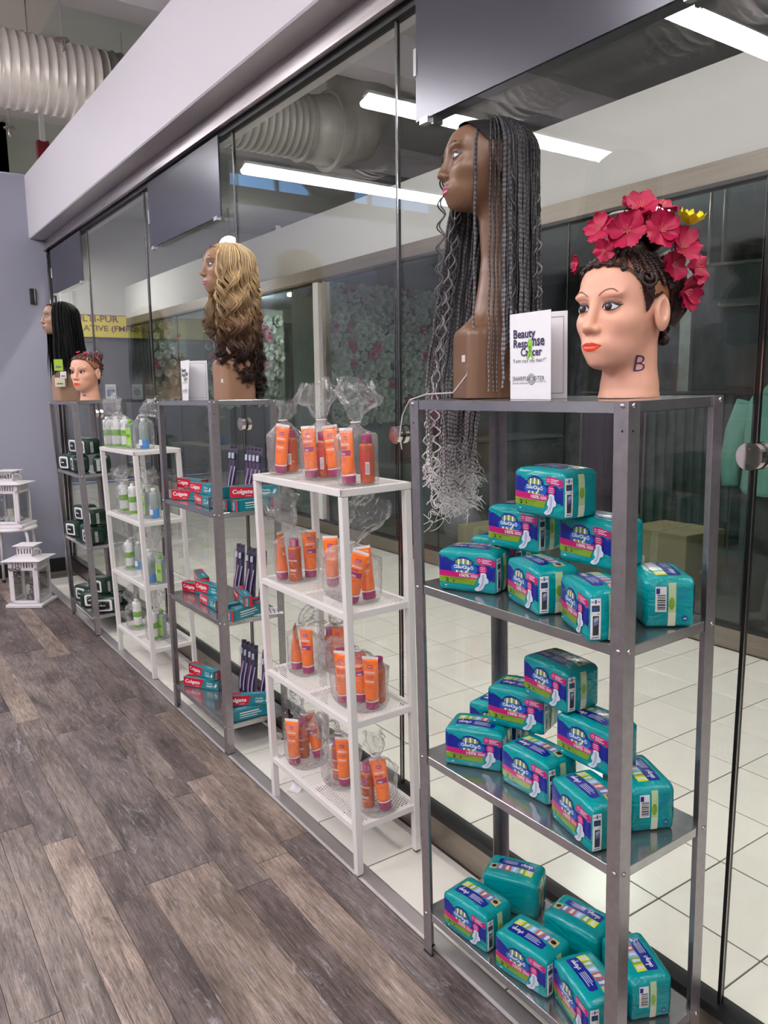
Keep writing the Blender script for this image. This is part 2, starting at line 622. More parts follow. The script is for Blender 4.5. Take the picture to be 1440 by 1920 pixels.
# left jamb: twin bright strips on a black post
jb = S(MB().box((1.39, 6.52, 0.0), (1.45, WY, 2.49)).build('trim_5', MT['black']))
MB().box((1.385, 6.512, 0.10), (1.391, 6.522, 2.485)).build('bright_strip', MT['chrome'], jb)
MB().box((1.41, 6.50, 0.10), (1.414, 6.51, 2.485)).build('bright_strip', MT['chrome'], jb)
# round glass clamps on the joints
for ys, zc in ((0.819, 1.287), (1.979, 1.279), (3.122, 1.278), (5.46, 1.275)):
    t_ = thing('glass_clamp', 'round polished glass clamp on the joint ' + {0.819: 'right of the near steel rack', 1.979: 'between the orange tubes and the long braids', 3.122: 'above the toothbrushes', 5.46: 'above the green packs'}[ys], 'clamp', (GX, ys, zc), None, 'round clamps on the glass joints')
    for sx in (-1, 1):
        MB().cyl((sx * 0.022, 0, 0), (sx * 0.006, 0, 0), 0.0265, n=32).build('disc', MT['chrome'], t_)
    MB().cyl((-0.0065, 0, 0), (0.0065, 0, 0), 0.024, n=24).build('gasket', MT['black'], t_)
    for sz in (-1, 1):
        MB().cyl((-0.0228, 0, sz * 0.014), (-0.0215, 0, sz * 0.014), 0.0025, n=10).build('screw', MT['steel_dark'], t_)
# hanging boards at the top of the glass
bl = ['slate board clipped to the glass above the braided wig', 'slate board on the glass above the blonde wig', 'slate board on the glass above the straight black wig']
for n_, (ya, yb) in enumerate(((0.93, 1.849), (3.222, 4.135), (5.527, 6.417))):
    t_ = thing('hanging_board', bl[n_], 'sign board', (1.395, ya, 2.152), None, 'slate boards along the top of the glass')
    MB().box((-0.004, 0, 0), (0.004, yb - ya, 0.318)).build('panel', MT['board'], t_)
    for yy in (0.06, yb - ya - 0.03):
        MB().box((-0.007, yy - 0.025, -0.012), (0.012, yy + 0.01, 0.004)).build('clip', MT['clip'], t_)
    MB().box((-0.007, yb - ya - 0.004, 0.12), (0.012, yb - ya + 0.008, 0.19)).build('clip', MT['clip'], t_)

# --- ceiling, joists, ducts
S(MB().box((-6.5, -4.5, 4.1), (1.5, 9.0, 4.2)).build('ceiling', MT['ceil']))
S(MB().box((1.5, -4.5, 4.1), (9.0, 13.4, 4.2)).build('ceiling_corridor', MT['ceil_dark']))
for k, yc in enumerate((0.685, 3.015, 5.345, 7.675)):
    S(MB().box((-4.2, yc - 0.12, 3.80), (6.5, yc + 0.12, 4.1)).build('trim_%d' % (6 + k), MT['joist']))
MT['duct'] = metal_mat('duct_white', (214, 206, 198), 0.38, 12, 0.05, metal=0.15)
def ribbed(mb, p0, p1, r, step=0.055, n=36):
    p0, p1 = np.array(p0, float), np.array(p1, float)
    L = np.linalg.norm(p1 - p0)
    k = int(L / step)
    pts, rr = [], []
    for q in range(k + 1):
        c = p0 + (p1 - p0) * q / k
        for dd, ra in ((0, r), (0.8, r), (0.86, r + 0.009), (0.97, r + 0.009)):
            pts.append(c + (p1 - p0) / k * dd)
            rr.append(ra)
    mb.tube(pts, rr, n)
    return mb
dt = thing('spiral_duct', 'white ribbed ventilation duct crossing under the ceiling', 'duct', (0, 5.72, 3.45))
ribbed(MB(), (-0.72, 0, 0), (1.60, 0, 0), 0.225).build('branch_duct', MT['duct'], dt, True)
MT['duct_grey'] = metal_mat('duct_dimmed', (118, 117, 112), 0.45, 12, 0.06, metal=0.2)  # corridor run: dimmer light put into the colour as a darker grey
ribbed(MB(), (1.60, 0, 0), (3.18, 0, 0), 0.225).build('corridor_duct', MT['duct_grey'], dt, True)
MB().cyl((-0.75, 0, 0), (-0.70, 0, 0), 0.25, n=36).build('flange', MT['duct'], dt)
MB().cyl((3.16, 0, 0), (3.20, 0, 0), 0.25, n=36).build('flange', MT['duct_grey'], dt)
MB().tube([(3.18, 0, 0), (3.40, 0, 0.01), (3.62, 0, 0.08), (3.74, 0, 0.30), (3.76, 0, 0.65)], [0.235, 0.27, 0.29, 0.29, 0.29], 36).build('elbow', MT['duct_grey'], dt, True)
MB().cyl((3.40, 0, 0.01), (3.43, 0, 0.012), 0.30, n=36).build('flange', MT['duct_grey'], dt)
ribbed(MB(), (-1.15, -7.5, 0.12), (-1.15, 1.0, 0.12), 0.32, 0.08).build('trunk_duct', MT['duct'], dt, True)
MB().tube([(-1.15, 0, 0.1), (-0.95, 0, 0.04), (-0.74, 0, 0)], [0.30, 0.27, 0.235], 36).build('elbow', MT['duct'], dt, True)
for xx in (0.1, 1.2, 2.4):
    MB().cyl((xx, 0, 0.22), (xx, 0, 0.65), 0.004, n=6).build('hanger_rod', MT['steel'], dt)
for yy in (-5.5, -3.0, -0.8):
    MB().cyl((-1.15, yy, 0.42), (-1.15, yy, 0.65), 0.004, n=6).build('hanger_rod', MT['steel'], dt)
for n_, (px, py) in enumerate(((1.325, 5.37), (1.342, 7.31))):
    t_ = thing('sprinkler', ['pendent sprinkler head in front of the white duct', 'pendent sprinkler head beyond the white duct'][n_], 'sprinkler', (px, py, 4.1))
    MB().lathe([(0.008, -0.54), (0.008, -0.57), (0.014, -0.575), (0.014, -0.595), (0.006, -0.61)], 12).cyl((0, 0, 0), (0, 0, -0.60), 0.004, n=6).build('drop_pipe', MT['steel'], t_)
    MB().lathe([(0.045, -0.545), (0.045, -0.54), (0.02, -0.53), (0.004, -0.525)], 20).build('escutcheon', MT['steel_dark'], t_)
# red fire strobe beyond the bulkhead
t_ = thing('fire_alarm', 'dark red fire alarm box peeking over the bulkhead', 'alarm', (1.61, 7.6, 3.42))
MB().rbox((0, 0, 0), (0.10, 0.08, 0.17), 0.008).build('housing', M('alarm_red', (120, 22, 40), 0.4), t_)
MB().box((0.03, 0.0, 0.16), (0.07, 0.03, 0.38)).build('bracket', MT['lamp_body'], t_)

# --- ceiling strip lamps
def strip_lamp(x0, x1, y, z, label, mat, axis='x', group='strip lamps of the shop', up=True):
    t_ = thing('strip_lamp', label, 'lamp', ((x0 + x1) / 2 if axis == 'x' else y, y if axis == 'x' else (x0 + x1) / 2, z), None if axis == 'x' else R(90), group)
    L = (x1 - x0) / 2
    MB().prism([(-0.02, 0.04), (0.02, 0.04), (0.03, 0.01), (-0.03, 0.01)] if up else [(-0.03, 0.04), (0.03, 0.04), (0.085, -0.012), (-0.085, -0.012)], -L, L, axis=0).build('housing', MT['lamp_body'], t_)
    prof = [(0.055 * math.cos(R(a)), 0.050 * math.sin(R(a)) - 0.012) for a in (range(155, 386, 33) if up else range(185, 356, 34))]
    MB().prism(prof, -L, L, axis=0).build('diffuser', mat, t_)
    for sx in (-1, 1):
        MB().cyl((sx * L * 0.8, 0, 0.03), (sx * L * 0.8, 0, 4.1 - z), 0.003, n=6).build('hanger_rod', MT['steel'], t_)
    return t_
k = 0
for yy, nm in ((-2.8, 'added behind the viewer to light the rear wall'), (-1.03, 'behind the viewer'), (0.75, 'beside the viewer'), (2.52, 'mirrored at the top right of the glass'), (4.29, 'mirrored above the braided wig'), (6.07, 'mirrored above the blonde wig')):  # the rearmost lamp is added, unseen, to light the rear wall
    a = -0.53 if yy == 2.52 else 0.0
    strip_lamp(a - 2.66, a, yy, 3.2, 'white strip lamp ' + nm, MT['emit'])
for q, (ya, yb) in enumerate(((-1.6, 0.8), (1.2, 3.6), (4.2, 6.6), (10.9, 12.4))):
    strip_lamp(ya, yb, 2.0 if q < 3 else 2.6, 3.08, ['corridor strip lamp behind the bulkhead, first from the viewer', 'corridor strip lamp behind the bulkhead, second from the viewer', 'corridor strip lamp behind the bulkhead, third from the viewer', 'added fill lamp brightening the corridor end wall'][q], MT['emit_mall'] if q < 3 else M('fill_light_corridor_end', (255, 252, 246), 0.4, emit=110.0), 'y', 'strip lamps of the corridor', False)  # the last, stronger lamp is added to brighten the end wall

strip_lamp(7.0, 8.0, 0.2, 3.72, 'added fill lamp, unseen beyond the grey end wall', M('fill_light_back', (255, 250, 244), 0.4, emit=16.0), 'y')  # unseen lamp added only to light the ceiling behind the end wall
# --- rest of the shop shell (seen mirrored in the glass)
S(MB().box((-4.3, -4.5, 0), (-4.2, 9.0, 4.1)).build('wall_left', MT['bulk']))
S(MB().box((-6.5, -4.6, 0), (9.0, -4.5, 4.1)).build('wall_rear', MT['bulk']))
cw = MB()
cw.box((-6.5, 9.0, 0), (1.62, 9.1, 3.83)).box((-6.5, 9.0, 3.985), (1.62, 9.1, 4.1))
for a, b in ((-6.5, -4.22), (-2.93, -2.29), (-1.07, 1.62)):
    cw.box((a, 9.0, 3.83), (b, 9.1, 3.985))
cw.box((-3.2, 9.0, 3.83), (-3.16, 9.06, 3.985)).box((-1.83, 9.0, 3.83), (-1.79, 9.06, 3.985))
S(cw.build('wall_clerestory', MT['ceil']))
S(MB().box((9.0, -4.6, 0), (9.1, 13.4, 4.1)).build('wall_right', MT['ceil_dark']))
S(MB().box((1.5, 9.0, 3.022), (1.62, 13.0, 4.1)).build('wall_upper', MT['ceil_dark']))
S(MB().box((-6.5, WY, -0.06), (1.44, 9.1, -0.003)).build('floor_beyond', MT['tile']))
S(MB().box((1.40, WY, 0), (1.44, 12.9, 3.03)).build('wall_beyond', MT['fascia']))
# ================================================================ across the corridor
def flat_text(mb, s, x0, x1, z0, z1, y, shear=0.0, bold=0.0, ydir=-1):
    """lettering standing in the plane y = const, read from -y"""
    v, f = fit_text(s, x0, x1, z0, z1, shear, bold)
    mb.add([(p[0], y, p[1]) for p in v], f)
    return mb

# fascia + header + glass of the opposite shop (the same system as on this side)
S(MB().box((XE, -4.5, 2.57), (XE + 0.3, 12.95, 3.06)).build('wall_fascia', MT['fascia']))
fh = S(MB().box((XE - 0.02, -3.0, 2.462), (XE + 0.06, 12.9, 2.57)).build('trim_10', MT['header_far']))
MB().box((XE - 0.024, -3.0, 2.440), (XE + 0.06, 12.9, 2.462)).build('glazing_gasket', MT['black'], fh)
fk = S(MB().box((XE - 0.02, -3.0, 0.0), (XE + 0.04, 12.9, 0.115)).build('trim_11', MT['steel_dark']))
MB().box((XE - 0.02, -3.0, 0.115), (XE + 0.05, 12.9, 0.135)).build('glazing_gasket', MT['black'], fk)
fs = [-0.4, 0.95, 2.26, 3.55, 4.87, 5.45, 6.60]
for n_ in range(len(fs) - 1):
    a, b = fs[n_], fs[n_ + 1]
    w = S(MB().box((XE, a + 0.003, 0.13), (XE + 0.01, b - 0.003, 2.45)).build('window_%d' % (20 + n_), MT['glass_far']))
    MB().box((XE - 0.001, b - 0.003, 0.13), (XE + 0.011, b + 0.003, 2.45)).build('silicone_joint', MT['glass_black'], w)
for n_, (a, b) in enumerate(((6.80, 8.0), (8.0, 9.3), (9.3, 10.6), (10.6, 11.8), (11.8, 12.85))):
    w = S(MB().box((XE, a + 0.003, 0.13), (XE + 0.01, b - 0.003, 2.45)).build('window_%d' % (30 + n_), MT['glass_far']))
    MB().box((XE - 0.001, b - 0.006, 0.13), (XE + 0.011, b, 2.45)).build('silicone_joint', MT['glass_black'], w)
S(MB().box((XE - 0.015, 6.70, 0.0), (XE + 0.05, 6.80, 2.575)).build('trim_12', MT['white_metal']))
S(MB().box((XE - 0.01, 6.58, 0.12), (XE + 0.05, 6.63, 2.46)).build('trim_13', MT['steel_dark']))
# brackets along the top of the fascia
for q, yy in enumerate((4.25, 5.75, 7.6, 9.6)):
    t_ = thing('cable_box', ['small black cable box on the opposite fascia, ' + w_ for w_ in ('nearest', 'second nearest', 'third nearest', 'farthest')][q], 'cable box', (XE + 0.02, yy, 3.06), None, 'black boxes along the fascia top')
    MB().rbox((0, 0, 0), (0.05, 0.09, 0.045), 0.004, 1).build('case', MT['black'], t_)
    MB().box((0.0, -0.01, 0), (0.05, 0.0, 0.052)).build('bracket', MT['white_metal'], t_)

# corridor end: white wall over a grey glazed front, yellow cooperative sign
S(MB().box((1.4, 12.9, 2.62), (9.0, 13.0, 4.1)).build('wall_far_upper', MT['fascia']))
S(MB().box((1.4, 12.9, 0.0), (9.0, 13.0, 2.62)).build('wall_far', M('far_front_grey', (92, 94, 98), 0.4)))
S(MB().box((2.55, 12.86, 0), (2.60, 12.9, 2.2)).box((3.35, 12.86, 0), (3.40, 12.9, 2.2)).box((2.55, 12.86, 2.2), (3.4, 12.9, 2.25)).build('door_1', MT['steel_dark']))
t_ = thing('shop_sign', 'long yellow sign with maroon capitals at the corridor end', 'sign', (0, 12.84, 0))
MB().box((2.3, -0.03, 2.27), (4.09, 0.0, 2.60)).build('panel', paint_mat('sign_yellow', (214, 196, 70), 0.5, 0.03), t_)
flat_text(flat_text(MB(), 'ULTI-PUR', 3.07, 3.73, 2.50, 2.60, -0.032, 0, 0.02), 'ATIVE (FMFC)', 3.18, 4.04, 2.335, 2.45, -0.032, 0, 0.02).build('lettering', M('sign_maroon', (104, 44, 62), 0.6), t_)
MT['paper'] = M('white_paper', (240, 238, 242), 0.6)
MT['print_grey'] = M('print_grey', (110, 116, 128), 0.6)
MT['print_blue'] = M('print_blue', (92, 120, 158), 0.6)
for q, (x0, x1) in enumerate(((3.476, 3.64), (3.88, 4.07))):
    t_ = thing('notice', ['white notice with a blue picture at the corridor end', 'white notice with a dark roundel at the corridor end'][q], 'notice', (x0, 12.88, 1.29))
    w = x1 - x0
    MB().box((0, -0.006, 0), (w, 0, 0.25)).build('sheet', MT['paper'], t_)
    (MB().box((0.02, -0.009, 0.06), (w - 0.02, -0.006, 0.17)) if q == 0 else MB().cyl((w / 2, -0.009, 0.12), (w / 2, -0.006, 0.12), 0.06, n=24)).build('picture', MT['print_blue'] if q == 0 else MT['print_grey'], t_)
    MB().box((0.03, -0.009, 0.19), (w - 0.03, -0.006, 0.20)).box((0.03, -0.009, 0.03), (w - 0.05, -0.006, 0.037)).build('print_line', MT['print_grey'], t_)['kind'] = 'stuff'

# globe lamp hanging beyond the fascia
t_ = thing('globe_lamp', 'glowing white globe lamp above the opposite fascia', 'lamp', (5.0, 11.3, 3.55))
MB().lathe([(0.01, -0.16)] + [(0.155 * math.sin(R(a)), -0.155 * math.cos(R(a))) for a in range(15, 166, 15)] + [(0.01, 0.155)], 24).build('globe', M('globe_glow', (255, 250, 240), 0.4, emit=4.0), t_, True)
MB().cyl((0, 0, 0.15), (0, 0, 0.55), 0.012, n=10).build('stem', MT['steel'], t_)

# rooms of the opposite shops
MT['room_wall'] = paint_mat('room_wall_grey', (112, 122, 118), 0.8, 0.1, 1.5)
MT['room_dark'] = paint_mat('room_wall_stone', (118, 118, 112), 0.85, 0.45, 5.0, 0.2)
MT['room_floor'] = paint_mat('room_floor', (96, 92, 90), 0.35, 0.1, 3)
MT['room_ceil'] = paint_mat('room_ceiling', (190, 204, 220), 0.8, 0.05, 1)
S(MB().box((XE - 0.001, -4.5, -0.05), (9.0, 12.9, -0.001)).build('floor_shops', MT['room_floor']))
S(MB().box((8.0, -4.5, 0), (8.1, 12.9, 2.95)).build('wall_back', MT['room_dark']))
S(MB().box((XE + 0.3, -4.5, 2.95), (9.0, 7.3, 3.03)).build('ceiling_shop', MT['room_ceil']))
S(MB().box((XE + 0.3, 7.3, 2.85), (9.0, 12.9, 2.95)).build('ceiling_flower_shop', MT['room_ceil']))
S(MB().box((XE + 0.06, 7.25, 0), (8.0, 7.38, 2.95)).build('wall_partition', MT['room_wall']))
S(MB().box((5.7, 3.9, 0), (8.0, 4.0, 2.6)).build('wall_stone', MT['room_dark']))
for q, (x_, y_, l_) in enumerate(((4.9, 3.9, 'small ceiling light panel in the dark garment shop'), (5.1, 9.0, 'bright light panel in the flower shop, near one'), (5.1, 11.4, 'bright light panel in the flower shop, far one'))):
    t_ = thing('light_panel', l_, 'lamp', (x_, y_, 2.94 if q == 0 else 2.84), None, 'light panels of the opposite shops')
    MB().box((-0.02, -0.02, -0.20), (0.02, 0.02, 0.01)).build('stem', MT['lamp_body'], t_)
    MB().box((-0.30, -0.12, -0.24), (0.30, 0.12, -0.20)).build('diffuser', M('panel_glow', (255, 253, 248), 0.4, emit=(30.0, 34.0, 34.0)[q]), t_)

# flower walls
def rosette(seed):
    rg = random.Random(seed)
    mb = MB()
    for ring, (n, r, tilt, w) in enumerate(((7, 0.062, 15, 0.05), (6, 0.045, 40, 0.042), (5, 0.026, 65, 0.03))):
        for k in range(n):
            a = 2 * math.pi * (k + 0.4 * ring) / n + rg.uniform(-.15, .15)
            ca, sa = math.cos(a), math.sin(a)
            pts = []
            for (u, vv) in ((0.1, -0.25), (0.1, 0.25), (0.65, 0.5), (1.0, 0.25), (1.0, -0.25), (0.65, -0.5)):
                rad = r * u * math.cos(R(tilt))
                h = r * u * math.sin(R(tilt)) + 0.006 * ring + 0.012 * u * u
                lx, ly = rad, vv * w
                pts.append((lx * ca - ly * sa, -h, lx * sa + ly * ca))
            mb.add(pts, [(0, 1, 2, 5), (5, 2, 3, 4)])
    return mb.mesh('flower')
MT['petal_white'] = M('silk_petal_white', (206, 212, 202), 0.8)
MT['petal_pink'] = M('silk_petal_pink', (206, 110, 138), 0.8)
rw = [rosette(s) for s in (1, 2)]
rp = rosette(3)
for m_ in rw:
    m_.materials.append(MT['petal_white'])
rp.materials.append(MT['petal_pink'])
def flower_wall(name, label, x0, x1, z0, z1, y, step, seed):
    t_ = thing(name, label, 'flower wall', (x0, y, z0), None)
    rg = random.Random(seed)
    MB().box((0, 0.03, 0), (x1 - x0, 0.05, z1 - z0)).build('backing', M('leaf_backing', (120, 130, 118), 0.9), t_)
    nx, nz = int((x1 - x0) / step), int((z1 - z0) / (step * 0.9))
    for i in range(nx):
        for j in range(nz):
            pink = rg.random() < 0.09
            o = raw_obj('flower', rp if pink else rg.choice(rw), None, t_)
            o.location = ((i + 0.5 + (0.5 if j % 2 else 0) - 0.25) * step + rg.uniform(-.02, .02), rg.uniform(-0.01, 0.03), (j + 0.5) * step * 0.9 + rg.uniform(-.02, .02))
            s_ = rg.uniform(0.85, 1.35)
            o.scale = (s_, s_, s_)
            o.rotation_euler = (rg.uniform(-.3, .3), rg.uniform(0, 6.28), rg.uniform(-.3, .3))
    return t_
flower_wall('flower_wall', 'wall of white and pink silk flowers right of the white post', 4.18, 5.95, 1.05, 2.52, 7.19, 0.108, 5)
flower_wall('flower_wall', 'narrow strip of silk flowers beside the blonde wig', 3.95, 5.1, 1.2, 2.5, 9.8, 0.135, 6)
flower_wall('flower_wall', 'farthest strip of silk flowers, by the yellow sign', 4.0, 4.6, 1.2, 2.5, 12.2, 0.16, 8)

# things in the opposite shop windows
MT['balloon'] = M('balloon_magenta', (128, 38, 92), 0.25)
MT['balloon2'] = M('balloon_lilac', (150, 132, 150), 0.3)
t_ = thing('balloon', 'big magenta balloon behind the opposite glass near the round clamp', 'balloon', (4.9, 6.1, 1.18))
MB().lathe([(0.004, -0.24)] + [(0.2 * math.sin(R(a)) ** 0.9, -0.23 * math.cos(R(a))) for a in range(10, 171, 10)] + [(0.004, 0.23)], 24).build('skin', MT['balloon'], t_, True)
MB().lathe([(0.012, -0.26), (0.004, -0.235)], 10).build('knot', MT['balloon'], t_)
t_ = thing('balloon', 'dull lilac balloon below the magenta one', 'balloon', (4.45, 5.25, 0.22))
MB().lathe([(0.004, -0.2)] + [(0.17 * math.sin(R(a)) ** 0.9, -0.2 * math.cos(R(a))) for a in range(10, 171, 10)] + [(0.004, 0.2)], 24).build('skin', MT['balloon2'], t_, True)
MB().lathe([(0.012, -0.22), (0.004, -0.198)], 10).build('knot', MT['balloon2'], t_)
MT['cardboard'] = paint_mat('cardboard', (176, 150, 116), 0.8, 0.08, 6)
MT['poly'] = glass_mat('polythene_wrap', (0.97, 0.97, 0.97), 0.07, 0.12, 1.3)
for q, (bx, by, bz, w, d, h) in enumerate(((4.02, 4.35, 0.0, 0.5, 0.45, 0.33), (4.6, 3.1, 0.0, 0.45, 0.5, 0.42))):
    t_ = thing('carton', ['brown carton with a white label on the floor of the opposite shop', 'brown carton on the dark shop floor behind the near rack'][q], 'box', (bx, by, bz))
    MB().rbox((0, 0, 0), (w, d, h), 0.004, 1).build('carton_body', MT['cardboard'], t_)
    MB().box((-0.001, d * 0.44, 0.0), (w + 0.001, d * 0.56, h + 0.001)).build('tape', M('tape_tan', (196, 176, 140), 0.3), t_)
    MB().box((-0.002, d * 0.65, h * 0.3), (0.0, d * 0.85, h * 0.55)).build('paper_label', MT['paper'], t_)
# dark furniture and hangings
MT['cloth_dark'] = paint_mat('dark_cloth', (44, 50, 52), 0.7, 0.35, 6, 0.2)
MT['cloth_plum'] = paint_mat('plum_cloth', (74, 44, 66), 0.8, 0.3, 4, 0.2)
MT['cloth_grey'] = paint_mat('grey_cloth', (96, 100, 98), 0.8, 0.3, 7, 0.2)
def drape(name, label, cat, loc, w, h, mat, folds, amp, rz=0.0, sag=0.0):
    t_ = thing(name, label, cat, loc, rz)
    nu, nv = 40, 10
    mb = MB()
    for side in (0, 0.006):
        v = []
        for j in range(nv + 1):
            for i in range(nu + 1):
                u, q = i / nu, j / nv
                v.append((u * w, side + amp * math.sin(u * folds * 6.28) * (0.3 + q), -h * q - sag * math.sin(u * 3.14) * q))
        mb.add(v, [(j * (nu + 1) + i, j * (nu + 1) + i + 1, (j + 1) * (nu + 1) + i + 1, (j + 1) * (nu + 1) + i) for j in range(nv) for i in range(nu)])
    mb.build('cloth', mat, t_, True)
    MB().cyl((-0.03, 0, 0.01), (w + 0.03, 0, 0.01), 0.012, n=10).build('rail', MT['steel_dark'], t_)
    for xx in (-0.02, w + 0.02):
        MB().cyl((xx, 0, 0.01), (xx, 0, -loc[2] if name == 'garment_rail' else 2.95 - loc[2]), 0.010, n=8).build('rail_post', MT['steel_dark'], t_)
    return t_
drape('banner', 'black banner hanging at the top right behind the opposite glass', 'banner', (4.6, 3.02, 2.16), 1.1, 0.22, MT['cloth_dark'], 3, 0.01, R(-70), 0.03)
drape('banner', 'dark cloth below the black banner in the garment shop', 'banner', (4.75, 3.02, 1.92), 1.2, 0.5, MT['cloth_dark'], 6, 0.02, R(-70), 0.02)
for q, (x_, y_, w_, h_, mt_) in enumerate(((5.2, 4.55, 0.9, 1.05, 'cloth_plum'), (5.0, 3.75, 0.7, 1.0, 'cloth_grey'), (5.6, 3.2, 0.8, 0.95, 'cloth_plum'))):
    drape('garment_rail', ['plum garments on a rail in the opposite shop', 'grey garments on a rail in the opposite shop', 'second rail of plum garments, farther right'][q], 'clothes rail', (x_, y_, 1.36), w_, h_, MT[mt_], 9, 0.035, R(-25))
t_ = thing('display_counter', 'dark counter with a stone front in the opposite shop', 'counter', (4.75, 5.9, 0))
MB().rbox((0, 0, 0), (1.6, 0.5, 0.88), 0.01, 1).build('cabinet', MT['cloth_grey'], t_)
MB().rbox((-0.03, -0.03, 0.88), (1.63, 0.53, 0.92), 0.008, 1).build('counter_top', MT['room_wall'], t_)
# clothed display figure at the right edge
def loft(mb, rings, n=24):
    v = []
    for (cx, cy, z, rx, ry) in rings:
        for k in range(n):
            a = 2 * math.pi * k / n
            v.append((cx + rx * math.cos(a), cy + ry * math.sin(a), z))
    m = len(rings)
    f = [(i * n + k, i * n + (k + 1) % n, (i + 1) * n + (k + 1) % n, (i + 1) * n + k) for i in range(m - 1) for k in range(n)]
    f += [tuple(range(n - 1, -1, -1)), tuple(range((m - 1) * n, m * n))]
    return mb.add(v, f)
t_ = thing('dressed_mannequin', 'mannequin in a mint hoodie and dark trousers at the right edge', 'mannequin', (4.35, 2.36, 0.0), R(10))
loft(MB(), [(0, 0, 0.80, 0.15, 0.19), (0, 0, 0.83, 0.16, 0.205), (0, 0, 0.95, 0.145, 0.195), (0, 0, 1.15, 0.14, 0.20), (0, 0, 1.28, 0.13, 0.205), (0, 0, 1.36, 0.10, 0.17), (0, 0, 1.40, 0.07, 0.09)]).build('hoodie', paint_mat('mint_fleece', (126, 172, 164), 0.9, 0.1, 6, 0.2), t_, True)
for s_ in (-1, 1):
    MB().tube([(0, s_ * 0.19, 1.32), (0.0, s_ * 0.25, 1.15), (-0.02, s_ * 0.27, 0.98), (-0.06, s_ * 0.25, 0.84)], [0.07, 0.065, 0.055, 0.045], 14).build('sleeve', MT['cloth_grey'] if 0 else bpy.data.materials['mint_fleece'], t_, True)
    MB().tube([(0, s_ * 0.09, 0.82), (0, s_ * 0.10, 0.5), (0.0, s_ * 0.11, 0.28), (0.0, s_ * 0.11, 0.10)], [0.11, 0.095, 0.075, 0.055], 14).build('trouser_leg', MT['cloth_dark'], t_, True)
MB().lathe([(0.16, 0.0), (0.16, 0.012), (0.02, 0.02), (0.015, 0.1)], 24).build('stand', MT['black'], t_)
MB().tube([(-0.02, -0.08, 1.37), (-0.08, -0.05, 1.39), (-0.10, 0.0, 1.40), (-0.08, 0.05, 1.39), (-0.02, 0.08, 1.37)], 0.035, 10).build('hood', bpy.data.materials['mint_fleece'], t_, True)
# garments at grey wall box
t_ = thing('wall_box', 'small black box on the grey wall near the glass', 'wall box', (1.25, WY, 2.085))
MB().rbox((0, -0.03, 0), (0.042, 0, 0.115), 0.003, 1).build('case', MT['black'], t_)
MB().box((0.03, -0.0315, 0.004), (0.034, -0.028, 0.111)).build('edge_strip', MT['steel'], t_)
# ================================================================ racks
def rack_matrix(o, th, lx, ly):
    A = np.array([[math.cos(th), -math.sin(th), lx], [math.sin(th), math.cos(th), ly], [-lx, -ly, 1.0]])
    q, r_ = np.linalg.qr(A)
    q = q * np.sign(np.diag(r_))
    m = Matrix(q.tolist()).to_4x4()
    m.translation = Vector((o[0], o[1], o[2] + 0.002))
    return m
RACK = {'M1': rack_matrix((1.095, 0.828, 0), 0.0056, -0.0244, 0.0042),
        'M2': rack_matrix((1.115, 2.726, 0), 0.0014, -0.0009, 0.0103),
        'M4': rack_matrix((1.098, 4.599, 0), 0.001, -0.0293, 0.009),
        'W3': rack_matrix((1.112, 1.775, 0), -0.0134, -0.0229, 0.008),
        'W4': rack_matrix((1.141, 3.698, 0), 0.0122, -0.0253, 0.0106)}
for _k, _s in (('M2', 0.992), ('M4', 0.982), ('W4', 0.989)):
    RACK[_k] = RACK[_k] @ Matrix.Diagonal((1, 1, _s, 1))
def on_rack(rk, x, y, z, rot=0.0):
    """world matrix of a spot given in rack coordinates; rot = yaw in degrees or a 3x3 matrix"""
    if rk[0] == 'M':
        z -= 0.0055
    r = Matrix.Rotation(R(rot), 4, 'Z') if isinstance(rot, (int, float)) else rot.to_4x4()
    return RACK[rk] @ Matrix.Translation((x, y, z)) @ r
def put(o, m):
    o.matrix_world = m
    return o

